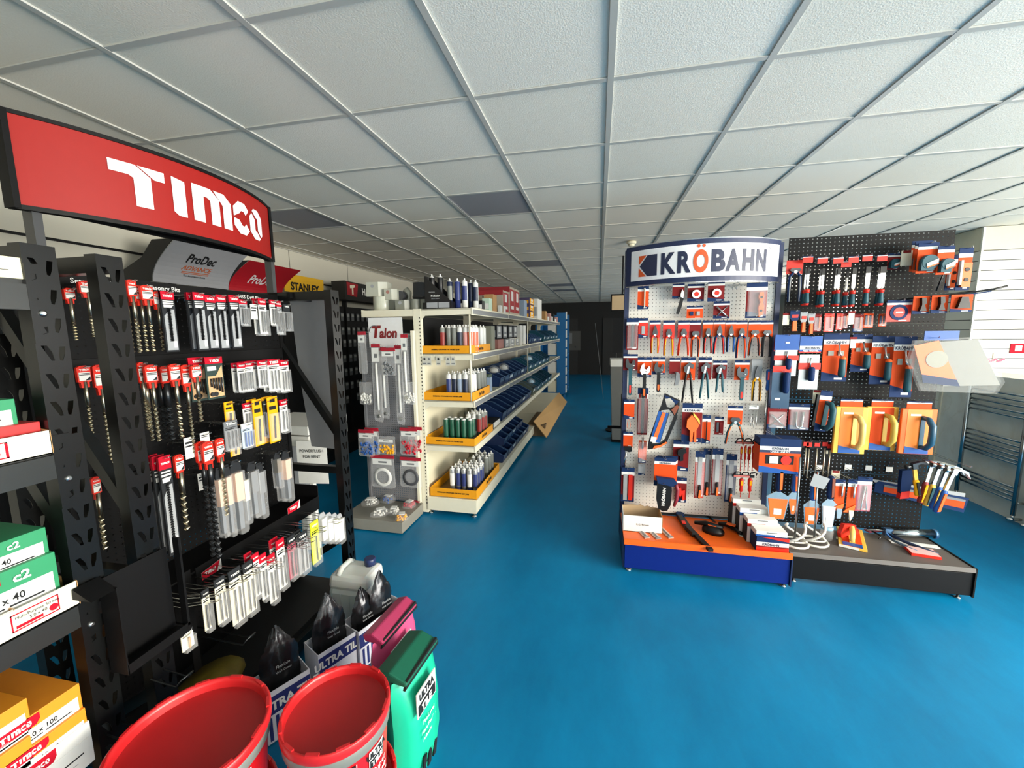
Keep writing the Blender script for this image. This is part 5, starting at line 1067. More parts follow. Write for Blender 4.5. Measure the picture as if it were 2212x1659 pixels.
def blister(top=RED, body=GLAB, inner=DSTEEL, n=3, tube=False):
    def f(t, w, h):
        k = round(w, 3), round(h, 3), top.name, body.name, inner.name, n
        shared('card', ('bc',)+k, lambda: G().box(-w/2, 0, -h*.96, w/2, .003, -.01), body, t)
        shared('header_band', ('bh',)+k, lambda: G().box(-w/2, -.001, -h*.17, w/2, .004, 0), top, t)
        g = lambda: G().box(-w*.4, -.0006, -h*.24, w*.4, 0, -h*.22).box(-w*.4, -.0006, -h*.29, w*.25, 0, -h*.26)
        shared('print', ('bp',)+k, g, CHAR, t)
        for q in range(n): shared('bit', ('bb', round(h, 3), inner.name), lambda: G().tube([(0, -.008, -h*.34), (0, -.008, -h*.86), (0, -.008, -h*.92)], [.003, .003, .001], 6), inner, t, ((q-(n-1)/2)*w*.8/n, 0, 0))
        shared('blister', ('bx',)+k, lambda: G().box(-w*.46, -.016, -h, w*.46, -.0005, -h*.3), CLEAR, t); minilogo(t, w*.7, 0, -.003, -h*.09)
    return f
def tubepack(content=M('peach_label', 'd9b39b', .5), lo=M('smoked_tube', '6b7178', .3), z=.55, head=CHAR):
    """clear square tube hanging from a dark tab, coloured sleeve inside"""
    def f(t, w, h):
        k = round(w, 3), round(h, 3), content.name
        shared('tab', ('tt',)+k+(head.name,), lambda: G().prism([(-w*.5, -h*.1), (-w*.3, 0), (w*.3, 0), (w*.5, -h*.1), (w*.5, -h*.16), (-w*.5, -h*.16)], -.003, .003), head, t)
        shared('sleeve', ('ts',)+k, lambda: G().box(-w*.36, -w*.3, -h*z, w*.36, w*.3, -h*.17), content, t)
        shared('insert', ('ti',)+k, lambda: G().box(-w*.2, -w*.2, -h*.94, w*.2, w*.2, -h*z), lo, t)
        shared('tube', ('to',)+k, lambda: G().prism([(-w*.45, -h*.15), (w*.45, -h*.15), (w*.42, -h*.97), (w*.3, -h), (-w*.3, -h), (-w*.42, -h*.97)], -w*.42, w*.42), CLEAR, t)
    return f
def setpack(t, w, h):
    G().box(-w/2, 0, -h, w/2, .004, 0).obj('card', M('dark_green_card', '1d332e', .5), t); G().box(-w/2, -.001, -h*.16, w/2, .005, 0).obj('header_band', RED, t); minilogo(t, w*.55, 0, -.003, -h*.09)
    G().prism([(-w*.42, -h*.45), (w*.05, -h*.45), (w*.4, -h*.22), (w*.44, -h*.22), (w*.44, -h*.95), (-w*.42, -h*.95)], -.001, 0).obj('tan_panel', M('tan_panel', 'c79f74', .5), t)
    for q in range(5): G().tube([(-w*.3+q*w*.15, -.006, -h*.5), (-w*.3+q*w*.15, -.006, -h*(.7+.04*q))], .0035, 6).obj('bit', DSTEEL, t)
    for q in range(2): G().lathe([(.009, -.008), (.009, -.001)], 10, (-w*.28+q*w*.2, 0, -h*.88), ax='y').obj('socket', DSTEEL, t)
    G().box(-w*.4, -.0012, -h*.32, w*.1, 0, -h*.22).obj('print', GLAB, t)
def ypack(t, w, h):
    G().box(-w/2, 0, -h, w/2, .004, 0).obj('card', YELLOW, t); G().tube([(w*.05, -.006, -h*.42), (-w*.05, -.006, -h*.9)], .004, 6).obj('bit', BLACK, t)
    G().box(-w*.25, -.001, -h*.12, w*.25, .0005, -h*.05).obj('hang_slot', INK, t); G().box(-w*.36, -.001, -h*.28, w*.3, .0005, -h*.2).obj('print', INK, t); G().box(-w*.42, -.012, -h*.96, w*.42, -.001, -h*.36).obj('blister', CLEAR, t)
def tlabel(t, w, h): G().box(-w/2, -.001, -h, w/2, .001, 0).obj('ticket', GLAB, t); G().box(-w*.4, -.0016, -h*.3, w*.4, -.001, -h*.2).box(-w*.4, -.0016, -h*.45, w*.3, -.001, -h*.38).obj('print', CHAR, t)
def T(name, label, u, v0, v1, wpx, f, x=-1.60, hk=True, n=1, group=None, cat='drill bit', dx=.03):
    for k in range(n):
        xx = x-k*dx
        c = PX(u, v0, x); w = PX(u+wpx/2, v0, x).y-PX(u-wpx/2, v0, x).y; h = c.z-zat(x, c.y, v1)
        lb = label if k == 0 else label.replace(' pack', ' pack', 1)+(', one behind' if k == 1 else ', two behind')
        t = thing(name, lb, cat, (xx, c.y, c.z), R90, group); f(t, w, h)
    if hk: thook(c.y, c.z-.012, x+.03)
G1 = 'packs in the top row of the drill display'; G2 = 'packs in the second row of the drill display'; G3 = 'packs in the third row of the drill display'; G4 = 'packs in the fourth row of the drill display'; G5 = 'packs in the lowest row of the drill display'
# seen through the gap between the two rack posts
T('masonry_bit', 'masonry bit on red hanger seen between the two rack posts, upper left', 146, 622, 735, 24, sds(), x=-1.70, group=G1)
T('masonry_bit', 'masonry bit on red hanger seen between the two rack posts, upper right', 184, 607, 728, 36, sds(), x=-1.66, group=G1)
T('masonry_bit', 'long masonry bit between the rack posts, middle left', 176, 790, 945, 30, sds(), x=-1.66, group=G2)
T('masonry_bit', 'long masonry bit between the rack posts, middle right', 210, 788, 1000, 28, sds(), x=-1.66, group=G2)
T('masonry_bit', 'thick masonry bit between the rack posts, lower left', 203, 1030, 1185, 20, sds(r=.008), x=-1.66, group=G4)
T('masonry_bit', 'thick masonry bit between the rack posts, lower right', 250, 1010, 1180, 24, sds(r=.008), x=-1.66, group=G4)
# top row
T('masonry_bit', 'masonry bit on red hanger, first after the second post, top row', 280, 604, 762, 20, sds(), group=G1, n=2)
T('masonry_bit', 'masonry bit on bright red hanger, second in the top row', 313, 616, 760, 26, sds(), group=G1, n=3, x=-1.58)
T('masonry_bit', 'masonry bit with a white price tag, third in the top row', 336, 630, 758, 20, sds(), group=G1)
T('auger_bit_pack', 'black carded auger bit, standing alone left of the group of four', 358, 630, 760, 29, augerpack(), group=G1, x=-1.57)
for k, (u, v0, v1, wd) in enumerate(((426, 632, 757, 25), (451, 638, 755, 23), (474, 637, 755, 21), (502, 638, 752, 22))):
    T('auger_bit_pack', 'black carded auger bit, ' + ORD[k] + ' of the four together', u, v0, v1, wd, augerpack(), group=G1, x=-1.57, n=2 if k in (0, 3) else 1)
T('bit_pack', 'small blue-grey bit pack right of the four auger packs', 524, 647, 705, 17, blister(RED, GREY), group=G1)
T('price_ticket', 'grey price ticket hanging in the top row of the drill display', 547, 657, 690, 14, tlabel, group=G1, cat='ticket')
T('bit_pack', 'narrow bit pack with red top left of the header pole', 565, 645, 725, 17, blister(RED, GLAB), group=G1, n=2)
T('bit_pack', 'bit pack with white card right of the header pole', 589, 648, 705, 15, blister(RED, GLAB), group=G1)
T('bit_pack', 'tall narrow bit pack at the right of the top row', 600, 650, 724, 14, blister(RED, GREY), group=G1)
T('bit_pack', 'dark bit pack at the far right end of the top row', 618, 657, 716, 14, blister(CHAR, CHAR), group=G1)
# second row
T('masonry_bit', 'masonry bit half hidden beside the second rack post, second row', 301, 783, 930, 16, sds(), group=G2)
T('masonry_bit', 'long masonry bit on clean hanger, second in second row', 322, 788, 952, 27, sds(r=.007), group=G2, x=-1.57, n=2)
T('masonry_bit', 'thick black masonry bit behind red hangers in the second row', 352, 790, 950, 20, sds(DSTEEL, .012), x=-1.66, group=G2, n=2)
T('masonry_bit', 'long bright masonry bit, centre of the red hangers in the second row', 373, 786, 946, 24, sds(r=.008), group=G2, x=-1.57)
T('masonry_bit', 'masonry bit with a tilted white tag in the second row', 397, 788, 978, 20, sds(r=.007), group=G2)
T('masonry_bit', 'masonry bit with dark flute, rightmost red hanger of the second row', 420, 788, 910, 23, sds(r=.008), group=G2, x=-1.57)
T('bit_set_pack', 'bit set with tan panel half behind the red hangers', 424, 772, 866, 38, setpack, group=G2, x=-1.62)
T('bit_set_pack', 'bit set with tan panel and dark green card in full view', 460, 771, 861, 38, setpack, group=G2, x=-1.57)
for k, (u, v0, v1, wd) in enumerate(((520, 784, 848, 18), (535, 781, 846, 18), (565, 779, 838, 20), (590, 776, 846, 27), (612, 778, 848, 20))):
    T('bit_pack', 'clear red-topped blister pack, ' + ORD[k] + ' of five in second row', u, v0, v1, wd, blister(RED, GLAB, DSTEEL, 3), group=G2, n=2 if k != 2 else 3)
# third row: yellow cards
T('yellow_blade_pack', 'yellow carded blade pack, leftmost and partly covered', 493, 868, 925, 19, ypack, group=G3)
T('yellow_blade_pack', 'yellow carded blade pack with long black blade, middle', 554, 863, 962, 20, ypack, group=G3, x=-1.58, n=2)
T('yellow_blade_pack', 'yellow carded blade pack with long black blade, right', 587, 857, 955, 22, ypack, group=G3, x=-1.58, n=2)
T('yellow_blade_pack', 'yellow carded blade pack showing only its foot below the smoked packs', 505, 940, 984, 20, ypack, group=G3, x=-1.62)
T('bit_pack', 'red-topped carded bit pack between the yellow cards', 534, 870, 935, 22, blister(RED, GLAB), group=G3)
T('bit_pack', 'thin black bit pack between the two tall yellow cards', 571, 866, 945, 10, blister(CHAR, CHAR), group=G3)
T('bit_pack', 'clear bit pack with a red dot right of the yellow cards', 611, 863, 935, 17, blister(RED, GLAB, DSTEEL, 2), group=G3)
T('smoked_pack', 'smoked clear pack of flat dark bits at the left of the third row', 497, 909, 972, 30, blister(GREYP, GREYP, DSTEEL, 3), group=G3, x=-1.56)
T('bit_pack', 'clear pack with blue and white bits below the red card', 532, 914, 968, 24, blister(GLAB, M('pale_blue_card', 'b8c7d4', .5), BLUEP, 3), group=G3, x=-1.55)
# fourth row
T('masonry_bit_pack', 'long dark bit in tall clear tube, front of fourth row', 352, 985, 1196, 27, augerpack(CHAR, INK), group=G4, x=-1.56, n=3)
T('masonry_bit', 'thick short masonry bit beside the tall clear tube', 383, 982, 1143, 20, sds(r=.010), group=G4, x=-1.58)
T('price_ticket', 'white price ticket with dark lines in the fourth row, left', 406, 945, 990, 20, tlabel, group=G4, cat='ticket')
T('price_ticket', 'white price ticket hanging above the long dark bit', 441, 934, 956, 20, tlabel, group=G4, cat='ticket', x=-1.6)
T('price_ticket', 'small cream ticket low on the fourth row beside the long dark bit', 433, 1022, 1058, 14, tlabel, group=G4, cat='ticket', x=-1.62)
T('masonry_bit', 'very long dark masonry bit reaching down over the tray', 445, 954, 1202, 24, sds(DSTEEL, .011), group=G4, x=-1.56, n=2)
T('masonry_bit', 'masonry bit on the smaller red hanger right of the long dark bit', 471, 947, 1112, 19, sds(r=.009), group=G4, x=-1.57)
for k, (u, v0, v1, wd, c) in enumerate(((470, 1010, 1160, 16, None), (487, 1004, 1158, 15, None), (506, 994, 1150, 24, None), (526, 1018, 1131, 14, CREAM), (541, 998, 1116, 20, GREYP), (557, 1000, 1118, 18, GREYP))):
    T('bit_tube', 'clear hanging tube with ' + ('smoked' if c is GREYP else 'cream' if c is CREAM else 'peach') + ' sleeve, ' + ORD[k] + ' tube of the fourth row', u, v0, v1, wd, tubepack() if c is None else tubepack(c), group=G4, x=-1.58)
T('bit_tube', 'clear hanging tube with brown sleeve at the right end of the fourth row', 597, 978, 1054, 14, tubepack(BRASS), group=G4, x=-1.62)
T('bit_tube', 'tall clear tube with peach sleeve, right end over tray', 615, 974, 1082, 16, tubepack(), group=G4, x=-1.60, n=2)
# lowest row on long hooks from the tray lip
LX = -1.40
LOW = [(442, 1274, 1362, 17, CREAM, 'cream carded clear pack at the left end'), (473, 1248, 1346, 24, CREAM, 'cream carded clear pack, second from left'), (505, 1229, 1348, 28, CREAM, 'cream carded clear pack with red dot, third'), (534, 1214, 1326, 24, CREAM, 'cream carded clear pack, fourth'),
       (550, 1196, 1290, 16, RED, 'red-topped pack, first of three red'), (566, 1197, 1296, 16, RED, 'red-topped pack, second of three red'), (584, 1198, 1302, 18, RED, 'red-topped pack with black print, third of three red'),
       (604, 1165, 1272, 18, RED, 'red-topped pack set apart to the right'), (628, 1158, 1250, 18, M('pink_card', 'a8485a', .5), 'pinkish clear pack'), (652, 1150, 1238, 22, GREY, 'grey clear pack with rolled blades')]
for k, (u, v0, v1, wd, c, lab) in enumerate(LOW):
    T('jigsaw_blade_pack', lab + ', under the tray lip', u, v0, v1, wd, blister(c if c is RED else CHAR, c if c is not RED else GLAB, DSTEEL, 2), group=G5, x=LX+.01, hk=False, n=2 if k in (4, 7, 9) else 1, dx=.035)
T('neon_blade_pack', 'bright yellow-green blade pack near the right end of the lowest row', 678, 1126, 1218, 18, blister(M('neon_card', 'd8e02a', .4), M('neon_card', 'd8e02a', .4), INK, 1), group=G5, x=LX, hk=False)
for k, u in enumerate((694, 707, 719, 730)):
    T('clear_box_pack', 'clear pale-carded box pack, ' + ORD[k] + ' of four ending the lowest row', u, 1108+k*1, 1172, 15, tubepack(GLAB, GREYP, .9, GREY), group=G5, x=LX-.02, hk=False)
T('jigsaw_blade_pack', 'small clear pack dangling below the empty black box at lower left', 403, 1362, 1402, 28, blister(CHAR, CREAM, KRAFT, 1), group=G5, x=-1.33, hk=False)
for u, v in ((442, 1280), (473, 1256), (505, 1238), (534, 1222), (567, 1204), (604, 1174), (628, 1166), (652, 1158), (678, 1136), (712, 1118), (582, 1212), (640, 1170)):
    p = PX(u, v, LX)
    g = G()
    for dz in (0, -.035):
        for s in (-1, 1): g.tube([(-1.578, p.y+s*.011, .635+dz), (-1.5, p.y+s*.011, .635+dz), (LX+.05, p.y+s*.007, p.z-.005+dz*.6), (LX+.07, p.y+s*.004, p.z+.003+dz*.6)], .0017, 5)
    g.tube([(LX+.07, p.y-.004, p.z+.003), (LX+.07, p.y+.004, p.z+.003)], .0017, 5)
    tpart(g, 'hook', STEEL)
for y, z, s in ((1.12, 1.79, 'Sets & Steels'), (1.36, 1.79, 'Masonry Bits'), (1.78, 1.79, 'HSS Drill Bits'), (1.6, 1.055, 'Wood Drilling')):
    tpart(shift(G().merge(text(s, .018, .01), RZX), BX+.0155, y, z), 'lettering', WHITE)
for y, z in ((1.29, .627), (1.77, .69)):
    tpart(shift(G().merge(G().add([(-.045, 0, -.02), (.045, 0, -.02), (.045, 0, .025), (-.045, 0, .012)], [(0, 1, 2, 3)]), RZX), -1.5715, y, z), 'sticker', WHITE)
    tpart(shift(G().merge(G().add([(-.045, 0, -.02), (.02, 0, -.02), (.04, 0, .024), (-.045, 0, .012)], [(0, 1, 2, 3)]), RZX), -1.5705, y, z), 'sticker_flash', RED)
    tpart(shift(G().merge(blocklogo(.05, .014), RZX), -1.5695, y-.008, z), 'lettering', WHITE)
# black open box fixed in front of the second post, empty wire hooks below
eb = thing('literature_box', 'empty black steel box mounted low in front of the second rack post', 'box', (-1.33, .9, .62))
G().box(-.062, -.09, 0, -.058, .095, .29).obj('back', BLK, eb); G().box(-.062, -.09, 0, .0, .095, .006).obj('bottom', BLK, eb); G().box(-.062, -.092, 0, .004, -.088, .275).obj('side', BLK, eb); G().box(-.02, .088, .02, .004, .095, .33).obj('side', BLK, eb); G().box(-.0, -.09, .0, .004, .095, .03).obj('lip', BLK, eb); G().prism([(-.062, .27), (.004, .27), (-.06, .3)], -.15, -.088).obj('flap', BLK, eb)
for k, (y, z, x1) in enumerate(((.93, .50, -1.30), (.80, .44, -1.32), (.86, .33, -1.32), (1.2, .42, -1.33))):
    g = G()
    for s in (-1, 1): g.tube([(-1.40 if y < 1 else BX, y+s*.02, z), (x1, y+s*.02, z-.01), (x1+.02, y+s*.02, z+.015)], .003, 6)
    g.tube([(x1+.02, y-.02, z+.015), (x1+.02, y+.02, z+.015)], .003, 6); tpart(g, 'hook', DSTEEL)
# ================= boxes of screws on the near rack =================
ORB = M('orange_screw_box', 'e08a1e', .5); GRB = M('green_screw_box', '27885a', .5)
def sbox(label, ur, vt, vb, wid, col, panel=WHITE, cat='box', x=-1.405, depth=.25, txt='5.0 x 40', c2=True, name='screw_box', uv=None):
    """box with its printed end facing the aisle; ur = right front edge in the photo"""
    c = PX(ur, vt, x); z0 = zat(x, c.y, vb); h = c.z-z0; t = thing(name, label, cat, (x, c.y-wid/2, z0), R90, 'screw boxes on the near rack'); w = wid/2
    G().box(-w, 0, 0, w, depth, h).obj('carton', col, t, bevel=.0015)
    G().box(-w*.98, -.001, h*.12, w*.90, 0, h*.66).obj('white_panel', panel, t)
    G().prism([(-w*.98, h*.7), (-w*.1, h*.7), (w*.0, h*.8), (w*.0, h*.97), (-w*.98, h*.97)], -.0014, 0).obj('brand_flash', RED, t); minilogo(t, w*.7, -w*.55, -.0028, h*.835)
    put_text(txt, h*.13, INK, t, -.0, -.0024, h*.5, .01, .9)
    G().box(-w*.7, -.0016, h*.36, w*.0, -.0008, h*.385).box(w*.08, -.0016, h*.36, w*.7, -.0008, h*.39).obj('screw_print', CHAR, t); G().box(-w*.7, -.0016, h*.22, w*.5, -.0008, h*.235).obj('print', GREY, t)
    if c2: put_text('c2', h*.16, WHITE, t, w*.35, -.003, h*.83, .03, 1.1)
    return t, w, h
def stray(label, ur, vt, vb, wid, x=-1.395, depth=.3, txt='Multi-Purpose Screws'):
    c = PX(ur, vt, x); z0 = zat(x, c.y, vb); h = c.z-z0; t = thing('shelf_tray', label, 'tray', (x, c.y-wid/2, z0), R90); w = wid/2; CB = M('white_tray_board', 'dedac6', .6)
    G().box(-w, 0, 0, w, .003, h).obj('front', CB, t); G().box(-w, 0, 0, w, depth, .003).obj('bottom', KRAFT, t)
    for s in (-1, 1): G().prism([(0, 0), (depth, 0), (depth, h*1.4), (.0, h)], s*w-.0015, s*w+.0015, 'x').obj('side', KRAFT, t)
    o = G()
    for a in ((-.6, .2, .5, .24), (-.6, .8, .5, .84), (-.6, .2, -.57, .84), (.47, .2, .5, .84)): o.box(a[0]*w, -.0012, a[1]*h, a[2]*w, 0, a[3]*h)
    o.obj('red_outline', RED, t); put_text(txt, h*.11, INK, t, -.0, -.002, h*.66, 0, .9); put_text('5.0 x 40', h*.12, INK, t, 0, -.002, h*.5, 0, .9); G().box(-w*.5, -.0012, h*.28, w*.1, 0, h*.38).obj('print', RED, t)
    G().lathe([(h*.13, -.0015), (h*.13, 0)], 12, (w*.36, 0, h*.42), ax='y').obj('stamp', RED, t)
c = PX(54, 556, -1.405)
sbox('cream screw box on the top visible shelf of the near rack', 53, 558, 604, .22, M('cream_screw_box', 'd9d3b4', .6), CREAM, txt='8 x 1', c2=False)
sbox('green screw box partly cut off at the left edge, upper middle shelf', 31, 861, 926, .2, GRB, txt='4.0 x 30', x=-1.44)
t_, w_, h_ = sbox('flat red box lying behind the white tray on the upper middle shelf', 86, 910, 960, .26, M('red_screw_box', 'c02a2c', .5), M('red_screw_box', 'c02a2c', .5), x=-1.42, txt=' ', c2=False)
stray('white printed tray front on the upper middle shelf', 107, 929, 979, .32)
sbox('green screw box, upper of two stacked in the lower middle shelf tray', 98, 1138, 1218, .2, GRB, x=-1.43, txt='4.0 x 40')
sbox('green screw box, lower of two stacked in the lower middle shelf tray', 118, 1191, 1300, .21, GRB, x=-1.415, txt='5.0 x 40')
stray('white tray holding the green boxes on the lower middle shelf', 165, 1254, 1304, .165)
stray('white tray cut off at the left edge of the lower middle shelf', 30, 1316, 1366, .2, x=-1.398)
sbox('orange screw box labelled with long screws, top of the right stack on the bottom shelf', 171, 1475, 1545, .17, ORB, x=-1.41, txt='5.0 x 100', c2=False, depth=.3)
sbox('orange screw box with torn label, second in the right stack on the bottom shelf', 184, 1528, 1590, .16, ORB, x=-1.40, txt='10 x 3', c2=False, depth=.3)
sbox('white box at the foot of the right stack on the bottom shelf', 193, 1556, 1640, .15, WHITE, x=-1.395, txt=' ', c2=False, depth=.3)
sbox('orange screw box, top of the left stack on the bottom shelf', 58, 1507, 1585, .17, ORB, x=-1.41, txt='10 x 3', c2=False, depth=.3)
sbox('orange screw box under another, lower in the left stack on the bottom shelf', 66, 1588, 1665, .17, ORB, x=-1.40, txt='10 x 3', c2=False, depth=.3)
# ================= foreground tubs, sacks, foil pouches, jerrycan =================
TUBR = M('red_tub_lid', 'a81e20', .35, noise=.12, scale=6); TUBRIM = M('red_tub_rim', 'c42226', .3); TUBG = M('grey_tub_band', '6f7470', .45)
def onto(g, r, a0, z0, dr=.002, taper=0):
    """wrap flat lettering on a tub of radius r, centred at angle a0, height z0"""
    o = bend(g, lambda x: 0, .02); o.v = [((r+dr+taper*z)*cos(a0+x/r), (r+dr+taper*z)*sin(a0+x/r), z0+z) for x, y, z in o.v]; return o
def sector(r0, r1, z0, z1, a0, a1, n=14, th=.0012):
    g = G(); vs = []
    for k in range(n+1):
        a = a0+(a1-a0)*k/n
        for r, z in ((r0, z0), (r1, z1), (r1-th, z1), (r0-th, z0)): vs.append((r*cos(a), r*sin(a), z))
    fs = [(4*k+q, 4*k+4+q, 4*k+4+(q+1) % 4, 4*k+(q+1) % 4) for k in range(n) for q in range(4)]+[(0, 1, 2, 3), (4*n+3, 4*n+2, 4*n+1, 4*n)]
    return g.add(vs, fs)
def tub(label, x, y, z, r, h, ang):
    t = thing('adhesive_tub', label, 'tub', (x, y, z)); rb = r*.86
    G().lathe([(rb*.93, 0), (rb, .01), (r*.945, h-.05)], 40, cap=False).obj('body', M('red_tub_body', 'c4161f', .35), t)
    G().lathe([(r*.95, h-.07), (r*.985, h-.062), (r*.985, h-.028), (r*.95, h-.024)], 40, cap=False).obj('tub_band', TUBG, t)
    lid = G().lathe([(r*.98, h-.034), (r*1.012, h-.026), (r*1.012, h-.004), (r*.99, h), (r*.955, h-.003), (r*.94, h-.014), (r*.925, h-.03)], 48, cap=False).obj('lid', TUBRIM, t)
    G().lathe([(r*.926, h-.0295), (r*.88, h-.0315), (.001, h-.032)], 40, cap=False).obj('lid_panel', TUBR, lid)
    for k in range(12):
        a = k*pi/6+.2; G().box(-.004, -.018, -.004, .004, .018, .003, Matrix.Translation((r*.965*cos(a), r*.965*sin(a), h)) @ Matrix.Rotation(a, 4, 'Z')).obj('lid_tab', TUBRIM, lid)
    rr = lambda z: rb+(r*.945-rb)*(z-.01)/(h-.06)
    sector(rr(.02)+.002, rr(h-.08)+.002, .02, h-.08, ang-.75, ang-.30).obj('black_panel', INK, t)
    sector(rr(.02)+.0015, rr(h-.08)+.0015, .02, h-.08, ang-.285, ang-.27).obj('panel_edge', WHITE, t)
    def lb(s, sz, da, z, m, bold=.02, w=.95): onto(text(s, sz, bold, w), rr(z), ang+da, z, .004).obj('lettering', m, t)
    z = h-.1
    sector(rr(z-.035)+.003, rr(z+.022)+.003, z-.035, z+.022, ang-.02, ang+.40).obj('logo_box', WHITE, t); sector(rr(z-.035)+.0035, rr(z-.008)+.0035, z-.035, z-.008, ang+.0, ang+.38).obj('logo_box', INK, t)
    lb('ULTRA', .018, .19, z+.007, INK, .05); lb('TILE', .018, .19, z-.022, WHITE, .05)
    lb('ProSuper', .02, .15, z-.058, WHITE, .0, .9); lb('Grab Ready', .015, .2, z-.085, WHITE, .02, .9); lb('Mixed Adhesive', .012, .22, z-.108, WHITE, 0, .9)
    return t
tub('red-lidded adhesive tub beneath the smaller top tub, by the green sack', -.745, .945, .0, .155, .245, -.35)
tub('red-lidded adhesive tub stacked on another beside the green sack', -.752, .948, .246, .152, .254, -.35)
tub('largest red-lidded adhesive tub at the bottom edge, mostly cut off', -1.07, .772, .27, .185, .26, -.35)
tub('red adhesive tub under the largest tub at the bottom edge', -1.07, .772, .0, .185, .268, -.35)
def sack(label, x, y, z, w, th, h, rz, col, dark, name='tile_sack', lean=0, sub='ProLevel'):
    """plump paper sack: pillow body with folded top gusset, front faces local -Y"""
    t = thing(name, label, 'sack', (x, y, z), (lean, 0, rz)); g = G(); nu, nv = 14, 16; rn = random.Random(int(x*1000))
    wob = [[rn.uniform(-.004, .004)+.004*sin(_*1.3+len(str(x))*_) for _ in range(nu+1)] for _ in range(nv+1)]
    def P_(s, i, j):
        a = i/nu*2-1; b = j/nv
        pr = max(0, (1-abs(a)**3.2))**.6*min(1, (sin(pi*min(.985, b*.86+.13)))**.5*1.05)
        ww = w/2*(1-.07*abs(2*b-1)**3+.03*sin(b*9))
        return (a*ww, s*(th/2*pr+wob[j][i]*pr), b*h)
    for s in (-1, 1):
        vs = [P_(s, i, j) for j in range(nv+1) for i in range(nu+1)]
        g.add(vs, [(j*(nu+1)+i, j*(nu+1)+i+1, (j+1)*(nu+1)+i+1, (j+1)*(nu+1)+i) for j in range(nv) for i in range(nu)], True)
    me = g.mesh('sack_body', col); put('sack_body', me, t)
    G().prism([(-th*.33, h*.985), (th*.40, h*.985), (th*.50, h*1.04), (th*.1, h*1.075), (-th*.36, h*1.02)], -w*.44, w*.44, 'x').obj('top_flap', dark, t, bevel=.006)
    G().prism([(-w*.46, h*.97), (w*.46, h*.97), (w*.42, h*1.045), (-w*.40, h*1.03)], -th*.34, -th*.28).obj('gusset', M('dark_sack_gusset', '121512', .5), t)
    yf = -th/2-.004
    G().box(-w*.36, yf, h*.68, w*.14, yf+.004, h*.9).obj('logo_box', WHITE, t); G().box(-w*.34, yf-.001, h*.69, w*.12, yf, h*.785).obj('logo_box', INK, t)
    put_text('ULTRA', .026, INK, t, -w*.11, yf-.002, h*.842, .05, .85); put_text('TILE', .026, WHITE, t, -w*.13, yf-.003, h*.737, .05, .95)
    put_text(sub, .017, WHITE, t, -w*.08, yf-.001, h*.58, .01, .9); put_text('Fibre Flexible', .014, WHITE, t, -w*.08, yf-.001, h*.50, .01, .9); put_text('Adhesive', .014, WHITE, t, -w*.12, yf-.001, h*.43, .01, .9)
    for k in range(3): G().prism([(w*(.02+.15*k)-w*.3, h*.1), (w*(.1+.15*k)-w*.3, h*.1), (w*(.16+.15*k)-w*.3, h*.24), (w*(.08+.15*k)-w*.3, h*.24)], yf+.003, yf+.009).obj('stripe_print', INK, t)
    for s in (-1, 1): G().prism([(s*w*.47, .0), (s*w*.58, .02), (s*w*.56, .06), (s*w*.46, .07)], -.006, .006).obj('seam_corner', M('pale_sack_paper', 'c8bdb2', .6), t)
    return t
sack('teal green sack of tile adhesive standing beside the red tubs', -.652, 1.228, .0, .245, .15, .425, R90-.12, M('teal_green_sack', '18b08a', .35, noise=.06, scale=8, bump=.3), M('dark_green_flap', '0d5a44', .45))
sack('pink sack of tile adhesive behind the green sack', -.80, 1.375, .0, .27, .11, .44, R90-.12, M('pink_sack', 'cf4f7c', .35, noise=.06, scale=8, bump=.3), M('pink_flap', 'a03055', .45), sub='ProFlex')
FOIL = M('black_foil', '3a3b3e', .26, .85, noise=.5, scale=16, bump=.8)
def pouch(label, x, y, z, w, h, rz, lean=0):
    t = thing('grout_pouch', label, 'pouch', (x, y, z), (lean, 0, rz)); g = G(); n = 10; m = 14; rn = random.Random(int(h*977+x*31))
    n, m = 14, 18; pk = rn.uniform(-.25, .25)
    cr = [[rn.uniform(-1, 1) for _ in range(n+1)] for _ in range(m+1)]
    for s in (-1, 1):
        vs = []
        for j in range(m+1):
            b = j/m; th = .036*max(0, 1-b)**.7; ww = w/2*(1 if b < .5 else 1-.85*((b-.5)/.5)**1.3)
            for i in range(n+1):
                a = i/n*2-1; k = (1-a*a)
                vs.append((a*ww+pk*w*max(0, b-.5)+.003*cr[j][(i*3) % (n+1)], s*th*k+.0035*cr[j][i]*k+.022*sin(b*6+x*9)*max(0, b-.35), b*h*(1-.05*abs(a)*(b > .7))))
        g.add(vs, [(j*(n+1)+i, j*(n+1)+i+1, (j+1)*(n+1)+i+1, (j+1)*(n+1)+i) for j in range(m) for i in range(n)], True)
    g.obj('foil_bag', FOIL, t)
    put_text('Flexible', .014, GREY, t, 0, -.042, h*.44, .0, .9); put_text('Wall Grout', .010, GREY, t, .0, -.044, h*.36, 0, .9)
def dbox(label, x, y, z, w, d, h, rz):
    t = thing('display_carton', label, 'box', (x, y, z), rz); BXM = M('white_navy_carton', 'd8d9e2', .5)
    G().box(-w/2, -d/2, 0, w/2, -d/2+.003, h).obj('front', BXM, t); G().box(-w/2, d/2-.003, 0, w/2, d/2, h).obj('back', BXM, t)
    for s in (-1, 1): G().box(s*w/2-.0015, -d/2, 0, s*w/2+.0015, d/2, h).obj('side', BXM, t)
    G().box(-w/2, -d/2, 0, w/2, d/2, .003).obj('bottom', BXM, t); NB_ = M('navy_carton_band', '222a6a', .5)
    G().box(-w/2, -d/2-.001, h*.55, w/2, -d/2, h*.9).obj('navy_band', NB_, t); put_text('ULTRA TILE', h*.17, WHITE, t, 0, -d/2-.003, h*.72, .04, .9)
    for q in range(3): G().box(-w*.45+q*.025, -d/2-.001, .01, -w*.45+q*.025+.012, -d/2, h*.5).obj('navy_stripe', NB_, t)
PZB = .151
